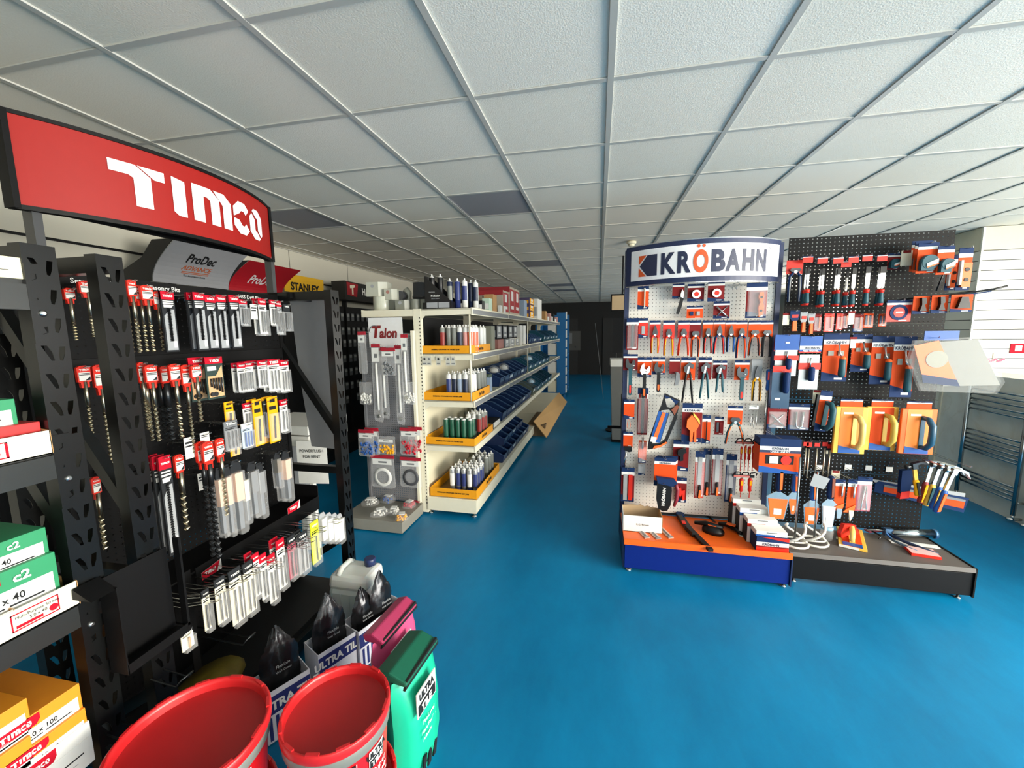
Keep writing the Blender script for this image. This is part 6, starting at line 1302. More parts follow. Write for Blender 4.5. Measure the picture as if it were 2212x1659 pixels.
pouch('black foil grout pouch leaning alone at the left behind the big tub', -1.262, 1.275, .16, .15, .26, R90-.5, -.06); dbox('white and navy carton holding the lone left pouch', -1.255, 1.268, .005, .17, .13, .215, R90-.5)
pouch('black foil grout pouch with tall crumpled neck in the middle carton', -1.205, 1.508, .13, .16, .28, R90-.45, -.03); dbox('white and navy carton under the middle pouch', -1.20, 1.505, .005, .18, .13, .2, R90-.45)
pouch('dark foil grout pouch in the right carton, left of the tallest', -1.135, 1.665, .13, .13, .23, R90-.4, .05); pouch('silvery foil grout pouch at the right against the jerrycan', -1.075, 1.745, .13, .14, .27, R90-.35, -.02)
dbox('long white and navy carton under the two right pouches', -1.10, 1.705, .005, .27, .13, .2, R90-.35)
t = thing('jerrycan', 'translucent white plastic jerrycan with navy cap behind the pouches', 'jerrycan', (-1.275, 1.845, 0))
JC = M('milky_plastic', 'e2e4e0', .3, noise=.04, scale=5); _b = JC.node_tree.nodes['Principled BSDF']; _b.inputs['Transmission Weight'].default_value = .25; _b.inputs['Subsurface Weight'].default_value = .2
G().box(-.115, -.1, 0, .115, .1, .27).obj('body', JC, t, bevel=.03)
G().prism([(-.1, .255), (.1, .255), (.085, .33), (.02, .335), (-.085, .33)], -.112, .112, 'x').obj('shoulder', JC, t, bevel=.022)
G().tube([(-.06, -.075, .325), (-.06, -.04, .352), (-.06, .03, .352), (-.06, .065, .325)], .014, 8).obj('handle', JC, t)
G().lathe([(.026, .32), (.026, .345)], 14, (.06, .04, 0)).obj('neck', JC, t); G().lathe([(.031, .338), (.031, .372), (.027, .376)], 16, (.06, .04, 0)).obj('cap', M('navy_cap', '1d2b55', .4), t)
for k in range(4): G().box(-.09+k*.05, -.1015, .05, -.085+k*.05, -.0985, .24).obj('rib', JC, t)
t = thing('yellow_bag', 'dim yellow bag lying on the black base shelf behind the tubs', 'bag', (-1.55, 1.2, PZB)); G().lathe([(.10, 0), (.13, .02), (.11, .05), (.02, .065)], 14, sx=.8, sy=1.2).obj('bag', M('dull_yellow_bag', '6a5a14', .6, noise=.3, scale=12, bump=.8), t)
# ================= goods on the long gondola =================
TRAYM = M('yellow_display_tray', 'e2980f', .5); NOZ = M('white_nozzle', 'e8e8e4', .4)
def gy(x, y): return gp(x, y)
def dtray(n, x0, y0, x1, y1, z, h, lab):
    c = gp((x0+x1)/2, (y0+y1)/2, z+.001); t = thing('display_tray', lab, 'tray', c, GR); w, d = (x1-x0)/2, (y1-y0)/2
    G().box(-w, -d, 0, w, -d+.004, h).obj('front', TRAYM, t); G().box(-w, d-.004, 0, w, d, h).obj('back', TRAYM, t)
    for s in (-1, 1): G().box(s*w-.002, -d, 0, s*w+.002, d, h).obj('side', TRAYM, t)
    G().box(-w, -d, 0, w, d, .003).obj('bottom', M('tray_base_board', '8a6a34', .7), t)
    put_text('EVERBUILD STRONGER FOR THE BEST JOBS', h*.14, INK, t, 0, -d-.002, h*.5, .04, min(1, w*1.5/(h*.14*27)))
    g = text('EverTrade', h*.45, .03, .8); G().merge(g, Matrix.Translation((w+.004, 0, h*.5)) @ RZX).obj('lettering', INK, t)
dtray(1, .015, .01, .445, .60, SZ[1], .066, 'yellow branded tray of mixed sealant tubes on the second shelf from the top')
dtray(2, .015, .01, .455, .52, SZ[2], .070, 'yellow branded tray on the middle shelf holding navy and white sealant tubes')
dtray(3, .015, .01, .462, .58, SZ[3], .066, 'yellow branded tray on the shelf above the base, holding green tubes')
dtray(4, .04, .02, .465, .78, .166, .078, 'deep yellow branded tray on the base shelf holding silver and blue tubes')
_ct = {}
def cart(x, y, z, body, cap, band, label, h=.205, group=None, noz=True, sleeve=None):
    t = thing('sealant_tube', label, 'sealant tube', gp(x, y, z), GR, group)
    def mk(nm, key, fn, m):
        if (nm,)+key not in _ct: _ct[(nm,)+key] = fn().mesh(nm, m)
        return put(nm, _ct[(nm,)+key], t)
    mk('tube', (body.name, h), lambda: G().lathe([(.0235, 0), (.0235, h), (.0225, h+.003)], 14), body)
    if band: mk('print_band', (band.name, h), lambda: sector(.0242, .0242, h*.28, h*.84, -2.5, -.35, 10), band)
    if sleeve: mk('lower_print', (sleeve.name, h), lambda: G().lathe([(.0239, h*.05), (.0239, h*.22)], 14, cap=False), sleeve)
    mk('cap', (cap.name, h), lambda: G().lathe([(.0225, h+.003), (.010, h+.012), (.0075, h+.014)], 12), cap)
    if noz: mk('nozzle', (h,), lambda: G().lathe([(.0075, h+.013), (.006, h+.028), (.002, h+.032)], 8), NOZ)
SILV = M('silver_tube', 'a9abad', .3, .5); NVT = M('navy_tube', '16223f', .4); WHT = M('white_tube', 'dcdcd8', .4); GRT = M('green_tube', '15503a', .4); GYT = M('grey_tube', '7d807a', .45); ORT = M('orange_print_tube', 'd8572a', .45); RDT = M('red_tube', '8a2420', .45); BLT = M('blue_print_tube', '27356e', .45); BKT = M('black_tube', '141416', .4)
def rowpos(r, n): return ['front', 'second', 'third', 'fourth'][r]
def tubes(shelf, z, xs, ys, cols, noun, h=.205, noz=True):
    for r, y in enumerate(ys):
        for k, x in enumerate(xs):
            c = cols[k % len(cols)]
            cart(x+.004*((r*7+k*3) % 3-1), y+.004*((k*5+r) % 3-1), z, c[0], c[1], c[2], c[4] + ' sealant tube, ' + ORD[k] + ' in ' + rowpos(r, 0) + ' row of ' + noun, h, 'sealant tubes on the ' + shelf, noz, c[3])
tubes('second shelf', SZ[1]+.005, [.18, .235, .285, .335, .385, .425], [.09, .16, .23], [(GYT, WHT, RDT, RDT, 'red-banded grey'), (GYT, WHT, None, INK, 'plain grey'), (GYT, WHT, None, None, 'bare grey'), (WHT, WHT, NVT, NVT, 'navy-banded white'), (WHT, WHT, M('pink_band', 'e0a09a', .5), RED, 'pink-banded white'), (WHT, WHT, ORT, ORT, 'orange-banded white')], 'top yellow tray')
tubes('second shelf', SZ[1]+.005, [.30, .36, .42], [.40, .47], [(BKT, WHT, None, GREY, 'black'), (GYT, WHT, None, None, 'rear grey'), (WHT, WHT, None, None, 'rear white')], 'top tray end')
tubes('middle shelf', SZ[2]+.005, [.22, .27, .32, .37, .42], [.10, .17], [(WHT, WHT, BLT, None, 'blue-banded white'), (WHT, WHT, NVT, NVT, 'navy and white'), (WHT, WHT, M('pale_band', '8fa0b8', .5), None, 'grey-banded white'), (WHT, WHT, NVT, None, 'navy-banded'), (WHT, WHT, None, BLT, 'white')], 'middle yellow tray')
tubes('middle shelf', SZ[2]+.005, [.30, .36, .42], [.30, .38, .45], [(WHT, WHT, ORT, GRT, 'orange-labelled'), (WHT, WHT, GYT, None, 'grey-labelled'), (GYT, WHT, None, ORT, 'grey and orange')], 'middle tray rear')
tubes('lower shelf', SZ[3]+.005, [.18, .235, .29, .345, .40], [.10, .17], [(GRT, WHT, GRT, GYT, 'dark green')], 'lower yellow tray', .20, False)
tubes('lower shelf', SZ[3]+.005, [.32, .37, .42], [.30, .38, .46], [(WHT, WHT, YELLOW, None, 'yellow-banded'), (WHT, WHT, BKT, None, 'black-banded'), (GYT, WHT, RDT, None, 'red-banded grey')], 'lower tray rear')
tubes('base shelf', .171, [.20, .255, .31, .365, .415], [.16, .225, .29, .355], [(SILV, WHT, WHT, None, 'silver and white'), (SILV, WHT, BLT, BLT, 'blue-printed silver'), (SILV, WHT, BLT, None, 'blue-banded silver'), (SILV, WHT, WHT, BLT, 'silver with white band'), (SILV, WHT, BLT, GYT, 'silver and blue')], 'base yellow tray')
tubes('base shelf', .171, [.28, .34, .41], [.52, .60, .68], [(GYT, WHT, None, None, 'dull grey'), (SILV, WHT, None, BLT, 'plain silver')], 'base tray rear')
# hang tabs along the second shelf edge
for k, x in enumerate((.045, .085, .17, .255, .30)):
    t = thing('shelf_ticket', 'small grey shelf ticket with dark dot under the top yellow tray, ' + ORD[k] + ' from the left', 'ticket', gp(x, -.006, 1.405), GR)
    G().box(-.02, -.001, -.075, .02, .001, 0).obj('ticket', M('grey_ticket', 'bdbcb2', .5), t); G().lathe([(.010, -.002), (.010, -.001)], 12, (0, 0, -.022), ax='y').obj('dot', INK if k in (0, 2) else GREYP, t); G().box(-.014, -.0016, -.066, .014, -.001, -.056).obj('print', GREYP, t)
# --- open-fronted blue bins
BINM = M('navy_bin', '0e2a56', .4); BINT = M('teal_bin', '0f4a5c', .4); BING = M('grey_green_bin', '4d5850', .45)
_bn = {}
def bin_(x, y, z, w, d, h, mat, label, group, tab=True):
    """storage bin, mouth toward the aisle (+x)"""
    t = thing('storage_bin', label, 'storage bin', gp(x, y, z), GR, group); k = (w, d, h, mat.name)
    if k not in _bn:
        pr = [(-d/2, 0), (d/2-.02, 0), (d/2, h*.5), (d/2-.03, h*.55), (-d*.1, h), (-d/2, h)]; g = G()
        for s in (-1, 1): g.prism(pr, s*(w/2-.004), s*w/2, 'y') if False else g.add([(a, s*w/2, b) for a, b in pr]+[(a, s*(w/2-.004), b) for a, b in pr], [tuple(range(6)), tuple(range(11, 5, -1))]+[(i, (i+1) % 6, 6+(i+1) % 6, 6+i) for i in range(6)])
        g.box(-d/2, -w/2, 0, -d/2+.004, w/2, h); g.box(-d/2, -w/2, 0, d/2-.02, w/2, .004)
        g.add([(d/2-.02, -w/2, 0), (d/2-.02, w/2, 0), (d/2, w/2, h*.5), (d/2, -w/2, h*.5), (d/2-.024, -w/2, 0), (d/2-.024, w/2, 0), (d/2-.004, w/2, h*.5), (d/2-.004, -w/2, h*.5)], [(0, 1, 2, 3), (7, 6, 5, 4), (0, 3, 7, 4), (1, 5, 6, 2), (3, 2, 6, 7), (0, 4, 5, 1)])
        lb = G().add([(d/2-.0145, -w*.38, h*.14), (d/2-.0145, w*.38, h*.14), (d/2-.003, w*.38, h*.42), (d/2-.003, -w*.38, h*.42)], [(0, 1, 2, 3)])
        rm = G()
        for s in (-1, 1): rm.tube([(-d*.46, s*w*.475, h+.001), (-d*.1, s*w*.475, h+.001), (d/2-.03, s*w*.475, h*.55), (d/2, s*w*.475, h*.5)], .0035, 4)
        rm.tube([(d/2, -w*.475, h*.5), (d/2, w*.475, h*.5)], .0035, 4)  # lighter edge lines put a highlight into the colour of the bin rims
        _bn[k] = (g.mesh('bin_shell', mat), lb.mesh('label_holder', M('pale_bin_label', '51667c', .4)), lb.mesh('label_holder', M('white_bin_label', 'c8d4d8', .4)), rm.mesh('rim', M('bin_edge_highlight', '48688e', .35)))
    put('bin_shell', _bn[k][0], t); put('label_holder', _bn[k][1 if tab else 2], t); put('rim', _bn[k][3], t)
BR_ = [(SZ[2], .92, 7, .2, .30, .175, 'middle shelf'), (SZ[3], 1.0, 8, .2, .30, .175, 'shelf above the base'), (.166, 1.02, 7, .2, .30, .17, 'base shelf'), (.338, 1.10, 5, .19, .28, .16, 'upper tier of the base shelf'), (SZ[1], 2.62, 6, .18, .28, .14, 'second shelf')]
for z, y0, n, wd, dp, h, nm in BR_:
    for k in range(n):
        bin_(.31, y0+k*(wd+.016)+wd/2, z+.001, wd, dp, h, BINM, 'navy open-front storage bin on the ' + nm + ', ' + ORD[k] + ' in its row', 'storage bins on the ' + nm, k % 3 != 2)
for z, y0, nm in ((SZ[2], 2.55, 'middle shelf'), (SZ[3], 2.85, 'shelf above the base'), (SZ[1], 3.95, 'second shelf')):
    for k in range(10):
        gr_ = k < 2 and z < 1; bin_(.33, y0+k*.215+.1, z+.001, .195, .27, .19 if k % 3 == 0 else .16, BING if gr_ else BINT, ('grey' if gr_ else 'teal') + ' bin at the far end of ' + nm + ', ' + ORD[k] + ' of ten', 'far storage bins on the ' + nm, k % 2 == 1)
for k, (x, y, z, m) in enumerate(((.36, 1.45, SZ[2]+.12, GLAB), (.38, 2.9, SZ[2]+.13, M('pale_blue_lid', '9fc3d8', .4)), (.36, 3.2, SZ[3]+.13, M('pale_blue_lid', '9fc3d8', .4)), (.34, 1.1, SZ[2]+.12, GLAB))):
    t = thing('fitting_bag', ('crinkled clear bag of pale fittings', 'pale blue bag of fittings', 'pale blue bag of fittings', 'clear bag of white fittings')[k] + ' spilling over the bins, ' + ('middle shelf front', 'middle shelf far part', 'shelf above the base', 'middle shelf nearest end')[k], 'bag', gp(x, y, z), GR)
    G().lathe([(.03, 0), (.07, .02), (.06, .06), (.02, .09)], 10).obj('bag', FILM, t); stuff(G().lathe([(.02, .01), (.05, .02), (.045, .05), (.01, .07)], 8).obj('fittings', m, t))
def gbox(name, label, cat, x0, y0, x1, y1, z, h, mat, face=None, side=None, txt=None):
    """carton on a gondola shelf; face = patch on the camera-facing end, side = patch on the aisle side"""
    t = thing(name, label, cat, gp((x0+x1)/2, (y0+y1)/2, z+.001), GR); w, d = (x1-x0)/2, (y1-y0)/2
    G().box(-w, -d, 0, w, d, h).obj('carton', mat, t, bevel=.0015)
    if face: G().box(-w*.8, -d-.001, h*.15, w*.8, -d, h*.6).obj('print', face, t)
    if side: G().box(w, -d*.9, h*.08, w+.001, d*.9, h*.92).obj('side_print', side, t); G().box(w+.001, -d*.4, h*.5, w+.0018, d*.4, h*.85).obj('side_label', WHITE, t); G().box(w+.001, -d*.5, h*.2, w+.0018, d*.5, h*.32).obj('side_lines', WHITE, t)
    if txt: put_text(txt, h*.12, INK, t, 0, -d-.002, h*.75, .01, .9)
    return t
S1 = SZ[0]
# second shelf, beyond the tray: grey and black boxed goods
gbox('sealer_box', 'tall grey box behind the tray end on the second shelf', 'box', .25, .68, .44, .80, SZ[1], .235, M('grey_green_carton', '878878', .5), None, None)
for k in range(4):
    gbox('boxed_tool', 'black boxed tool with silver window frame on the second shelf, ' + ORD[k] + ' of four', 'box', .26, .95+k*.26, .42, 1.15+k*.26, SZ[1]+.10, .15, CHAR, GREY, M('silver_window', '9a9c9f', .4, .3))
    gbox('small_carton', ('pale red', 'dark grey', 'white', 'cream')[k] + ' small carton under the black boxed tools, ' + ORD[k] + ' of four', 'box', .27, .93+k*.27, .44, 1.15+k*.27, SZ[1], .098, (M('pale_red_carton', 'a06a62', .5), M('mid_grey_carton', '5e5f60', .5), GLAB, CREAM)[k], None, GREY if k else None)
gbox('tall_carton', 'pale tall carton stood on end on the second shelf before the far bins', 'box', .28, 2.1, .43, 2.22, SZ[1], .26, GLAB); gbox('tall_carton', 'white tall carton with green foot on the second shelf before the far bins', 'box', .28, 2.3, .43, 2.46, SZ[1], .26, WHITE, GRT)
gbox('putty_tub', 'green-lidded box on the middle shelf behind the tray', 'box', .30, .60, .42, .74, SZ[2], .155, M('dull_green_carton', '41584a', .5)); gbox('slim_carton', 'pale blue slim carton on the middle shelf by the green box', 'box', .42, .54, .46, .60, SZ[2], .14, M('pale_blue_carton', '8e9fb4', .5))
gbox('letter_plate_pack', 'white and black striped pack lying on the shelf above the base', 'box', .27, .64, .45, .92, SZ[3], .06, CHAR, None, GLAB); gbox('small_carton', 'grey carton standing behind the striped pack', 'box', .12, .75, .26, .9, SZ[3], .13, M('mid_grey_carton', '5e5f60', .5))
# top shelf, aisle side
t = thing('display_stand_box', 'black wedge-shaped counter display box on the top shelf corner', 'display box', gp(.175, .10, S1+.001), GR)
G().prism([(-.115, 0), (.115, 0), (.115, .06), (-.115, .27)], -.085, -.081).obj('side_panel', BKT, t); G().prism([(-.115, 0), (.115, 0), (.115, .06), (-.115, .27)], .081, .085).obj('side_panel', BKT, t)
G().box(-.115, -.085, 0, .115, .085, .004).obj('bottom', BKT, t); G().box(.111, -.085, 0, .115, .085, .06).obj('front', BKT, t); G().box(-.115, -.085, 0, -.111, .085, .27).obj('back', BKT, t)
for s in (0, 1): G().box(-.10+s*.105, -.087, .008, -.005+s*.105, -.085, .052).obj('price_panel', GREY, t)
put_text('ProSealer', .016, WHITE, t, -.02, -.088, .105, .02, .9); put_text('Silicone Sealant', .009, GREY, t, -.02, -.088, .083, .0, .95); put_text('SIROFLEX', .010, GREY, t, -.05, -.088, .135, .02, .9)
for k, (x, y, b) in enumerate(((.10, .08, BKT), (.17, .09, BKT), (.25, .10, NVT), (.31, .12, BLT), (.37, .13, WHT), (.32, .24, BKT), (.38, .26, NVT), (.43, .24, WHT))):
    cart(x, y, S1+(.05 if k < 2 else .012), b, WHT, [None, None, GYT, BLT, BLT, GYT, NVT, NVT][k], 'sealant tube standing on the top shelf behind the black wedge display, ' + ORD[k] + ' of eight', .21, 'sealant tubes on the top shelf')
for k in range(3): gbox('small_black_box', 'small black box with white logo at the top shelf edge, ' + ORD[k] + ' of three', 'box', .30+k*.055, .19+.1*k, .35+k*.045, .27+.1*k, S1, .085, BKT, WHITE)
gbox('mint_box', 'pale mint green box on the top shelf beside small black boxes', 'box', .40, .52, .47, .62, S1, .115, M('mint_carton', 'b7cdb8', .5), GLAB); gbox('brown_box', 'brown box with white label on the top shelf', 'box', .36, .72, .45, .86, S1, .17, KRAFT, WHITE)
for k in range(2): gbox('white_block', 'small white box before the cream carton on top shelf, ' + ORD[k] + ' of two', 'box', .44, .92+k*.15, .472, .99+k*.15, S1, .075, WHITE)
RC = M('red_carton_print', 'a8262e', .5); CC = M('cream_carton', 'b9ab98', .55)
for k, (y0, z0, h) in enumerate(((1.05, S1, .24), (1.36, S1, .31), (1.62, S1, .31))):
    gbox('red_banded_carton', 'cream carton with red end panel and white label, ' + ('nearest', 'middle', 'farthest')[k] + ' of three on the top shelf', 'box', .10, y0, .465, y0+.26, z0, h, CC, None, RC, '6 PCS')
    u = G().box(-.184, -.132, h*.8, .184, -.1305, h).obj('red_flap', RC, [o for o in SC.objects if o.name.startswith('red_banded_carton')][-1])
gbox('pale_blue_pack', 'pale blue pack on the top shelf past the red cartons', 'box', .38, 2.2, .46, 2.4, S1, .22, M('pale_blue_carton', '8e9fb4', .5))
for k in range(3): gbox('purple_box', 'purple and yellow striped box stack past the red cartons, ' + ('lowest', 'middle', 'top')[k], 'box', .30, 2.6, .46, 2.95, S1+.095*k, .094, M('purple_carton', '4a3f62', .5), YELLOW, YELLOW)
gbox('white_tall_carton', 'tall white carton with small print on the top shelf, tallest past the striped boxes', 'box', .28, 3.3, .46, 3.7, S1, .32, WHITE, GREY)
for k in range(7): gbox('small_mixed_box', ('brown', 'white', 'pink', 'white', 'dark', 'white', 'pink')[k] + ' small box near the far end of the top shelf, ' + ORD[k] + ' of seven', 'box', .32-.02*(k % 3), 4.2+k*.28, .45, 4.4+k*.28, S1, (.17, .08, .15, .10, .16, .07, .12)[k], (KRAFT, WHITE, M('pink_carton', 'b98a86', .5), WHITE, CHAR, WHITE, M('pink_carton', 'b98a86', .5))[k], None, None)
# top shelf, left side over the grey end bay: drainage parts (photo pixels meet the shelf's end line)
def lay(u0, v0, u1, y): a = PY(u0, v0, y); b = PY(u1, v0, y); return a.x, b.x
def tb(name, label, cat, u0, u1, vt, vb, y, d, mat, kind='box', face=None):
    zb = S1+.002 if vb is None else PY(u0, vb, y).z; x0, x1 = lay(u0, 650, u1, y); h = PY((u0+u1)/2, vt, y).z-zb; t = thing(name, label, cat, ((x0+x1)/2, y+d/2, zb)); w = (x1-x0)/2
    if kind == 'box':
        G().box(-w, -d/2, 0, w*.35, d/2, h).obj('carton', mat, t, bevel=.001); G().add([(w*.35, -d/2, 0), (w, -d*.1, 0), (w, -d*.1, h*1.02), (w*.35, -d/2, h), (w*.35, d/2, 0), (w, d/2, 0), (w, d/2, h), (w*.35, d/2, h)], [(0, 1, 2, 3), (3, 2, 6, 7), (1, 5, 6, 2)]).obj('side_panel', mat, t)
        G().lathe([(.016, -d/2-.001), (.016, -d/2)], 8, (-w*.3, 0, h*.72), ax='y').obj('emblem', face or GREY, t)
    elif kind == 'roll': G().lathe([(w*.99, 0), (w, .002), (w, h-.002), (w*.99, h), (w*.4, h), (w*.4, h*.5)], 22, cap=False).obj('roll', mat, t)
    elif kind == 'pot': G().lathe([(w*.95, 0), (w*.95, h*.45), (w, h*.46), (w, h*.54), (w*.92, h*.55), (w*.92, h), (w*.8, h), (w*.8, h*.2)], 24, cap=False).obj('socket', mat, t)
    elif kind == 'lying': G().lathe([(h/2, -d/2), (h/2, d/2), (h*.42, d/2)], 20, (0, 0, h/2), ax='y').obj('socket', mat, t)
    elif kind == 'elbow': G().tube([(0, 0, .0), (0, 0, h*.5), (w*.3, 0, h*.75), (-w*.4, 0, h*.9)], w*.75, 14).obj('bend', mat, t)
    return t
PW = M('dull_white_carton', 'b3b4a6', .5); PG2 = M('dark_grey_pipe', '45464a', .4); PWR = M('shiny_white_roll', 'c4c6b6', .22); PGR = M('grey_roll', '7e8076', .4)
tb('wrapped_roll', 'shiny white wrapped roll at the left end of the top shelf', 'roll', 797, 834, 640, None, 3.26, .18, PWR, 'roll'); tb('wrapped_roll', 'dull wrapped roll second on the top shelf under a small carton', 'roll', 834, 854, 648, None, 3.30, .1, PGR, 'roll')
tb('white_carton', 'white carton resting on the shiny white roll', 'box', 792, 831, 609, 641, 3.29, .14, PW); tb('white_carton', 'smaller white carton with faint red mark resting on the dull roll', 'box', 830, 854, 624, 648, 3.29, .1, PW, 'box', M('faint_red', 'a8746a', .5))
tb('pipe_socket', 'dark grey pipe coupling lying behind the grey cartons', 'pipe fitting', 853, 873, 628, 650, 3.36, .1, PG2, 'lying'); tb('pipe_bend', 'cream pipe bend standing among the drainage parts', 'pipe fitting', 866, 884, 619, None, 3.42, .1, PW, 'elbow')
tb('grey_carton', 'low grey carton in front of the cream pipe bend', 'box', 853, 883, 648, None, 3.24, .12, PGR); tb('pipe_socket', 'large dark grey ribbed pipe socket, tallest on the left of the top shelf', 'pipe fitting', 885, 921, 609, None, 3.40, .16, PG2, 'pot')
tb('wrapped_roll', 'silver-topped grey roll right of the low carton', 'roll', 882, 902, 646, None, 3.245, .1, PGR, 'roll'); tb('wrapped_roll', 'grey roll in front of the dark socket, left of two', 'roll', 903, 924, 646, None, 3.25, .1, PGR, 'roll'); tb('wrapped_roll', 'grey roll in front of the dark socket, right of two', 'roll', 925, 953, 646, None, 3.25, .12, PGR, 'roll')
gbox('small_black_box', 'tiny black box beside the wedge display on the top shelf', 'box', .02, .05, .06, .12, S1, .055, BKT)
# --- cardboard carton standing out in the aisle
A_, B_, C_, D_ = PY(1153, 910, 6.0), PY(1181, 945, 5.92), PY(1225, 868, 7.15), PY(1208, 848, 7.25)
t = thing('cardboard_sheet', 'tan cardboard carton flap propped slantwise against the far base shelf', 'cardboard', (A_+C_)/2); o = t.location; nv = (B_-A_).cross(C_-B_).normalized()*.012
vs = [p-o for p in (A_, B_, C_, D_)]; G().add(vs+[p+nv*(1 if nv.z < 0 else -1) for p in vs], [(0, 1, 2, 3), (7, 6, 5, 4), (0, 4, 5, 1), (1, 5, 6, 2), (2, 6, 7, 3), (3, 7, 4, 0)]).obj('sheet', M('tan_cardboard', 'c29a64', .7, noise=.08, scale=4), t)
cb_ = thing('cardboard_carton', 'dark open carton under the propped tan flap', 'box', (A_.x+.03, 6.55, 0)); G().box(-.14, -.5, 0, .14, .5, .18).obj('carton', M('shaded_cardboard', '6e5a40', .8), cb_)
# --- blue shelving unit at the far end
BLC = M('blue_cabinet_steel', '14649c', .4)
bc = thing('blue_shelving', 'bright blue steel shelving unit at the far end of the aisle', 'shelving', (-1.2, 10.3, 0))
for a, b in ((-.3, -.5), (.39, -.5), (-.3, .76), (.39, .76)): G().box(a, b, 0, a+.04, b+.04, .1).obj('foot', BLC, bc)
G().box(.22, -.5, .08, .43, -.48, 2.04).obj('end_panel', BLC, bc); G().box(-.3, -.48, .08, -.28, .8, 2.04).obj('back', BLC, bc); G().box(-.3, .78, .08, .43, .8, 2.04).obj('end_panel', BLC, bc)
for z in (.1, .55, 1.0, 1.45, 1.9): G().box(-.28, -.48, z, .43, .78, z+.03).obj('shelf', BLC, bc)
for k in range(9): G().box(.43, -.5, .12+k*.22, .455, -.42, .30+k*.22).obj('label_strip', WHITE, bc)
for k, z in enumerate((.13, .58, 1.03, 1.48)): G().box(.0, -.46, z, .40, -.1, z+.28).obj('stock_block', (CREAM, WHITE, GLAB, WHITE)[k], bc)
# --- things half hidden behind the white pegboard
t = thing('light_box', 'small tan panel in a dark frame high behind the white pegboard', 'sign', PY(1333, 654, 6.0)); G().box(-.085, 0, -.12, .25, .04, .12).obj('frame', BLK, t); G().box(-.07, -.003, -.1, .24, 0, .1).obj('panel', M('tan_panel_face', 'b9a07c', .5), t); G().box(.06, .01, .12, .08, .03, ZC-t.location.z).obj('drop_rod', BLK, t)
t = thing('monitor', 'dark screen on a post half hidden behind the white pegboard', 'screen', (.40, 6.1, 0)); G().box(-.2, 0, 1.28, .3, .05, 1.78).obj('screen', M('dark_glass', '222325', .15), t); G().box(.0, .01, 0, .06, .06, 1.3).obj('post', BLK, t)
t = thing('steel_bin', 'grey steel swing bin behind the left edge of the white pegboard', 'bin', (.37, 6.0, 0))
G().prism([(-.16, .05), (.2, .05), (.2, 1.1), (-.19, 1.1), (-.19, .95)], -.15, .2).obj('body', M('brushed_grey', '7c7c78', .35, .4), t); G().box(-.2, -.16, 1.1, .21, .21, 1.2).obj('top', GLAB, t); G().box(-.17, -.1, .0, .2, .18, .05).obj('plinth', BLK, t)
t = thing('leaflet_rack', 'wire leaflet rack with tilted pale leaflets at the dark aisle entrance', 'leaflet rack', (.24, 6.6, 0))
G().cyl((.03, 0, 0), (.03, 0, 1.75), .012, 8).obj('post', DSTEEL, t); G().lathe([(.14, 0), (.14, .02)], 16, (.03, 0, 0)).obj('base', BLK, t)
for k in range(9): G().box(-.09, -.1, .55+k*.13, -.085, .1, .70+k*.13, Matrix.Rotation(-.12, 4, 'Y')).obj('leaflet', GREY, t)
t = thing('black_bracket', 'black L-shaped bar sticking out left of the white pegboard', 'bracket', PY(1330, 923, 3.9)); G().box(-.075, 0, -.012, .06, .02, .012).box(.045, .0, -.01, .065, .02, .32).obj('bar', BLK, t)
G().box(.05, 0, -.75, .07, .02, 0).obj('leg', BLK, t)
# --- far end
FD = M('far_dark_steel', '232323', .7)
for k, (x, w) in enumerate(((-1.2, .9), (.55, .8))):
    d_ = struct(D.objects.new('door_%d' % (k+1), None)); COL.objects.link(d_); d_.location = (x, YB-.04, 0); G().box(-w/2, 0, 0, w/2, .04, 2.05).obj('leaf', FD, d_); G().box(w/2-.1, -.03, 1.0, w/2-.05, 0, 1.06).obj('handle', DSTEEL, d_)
t = thing('notice_board', 'faint grey notice board on the dark far wall', 'notice board', (-.95, YB-.05, 1.25)); G().box(-.3, 0, -.35, .3, .03, .35).obj('board', M('dim_board', '4a4a48', .7), t); G().box(-.25, -.004, -.1, .0, 0, .28).obj('sheet', GREYP, t)
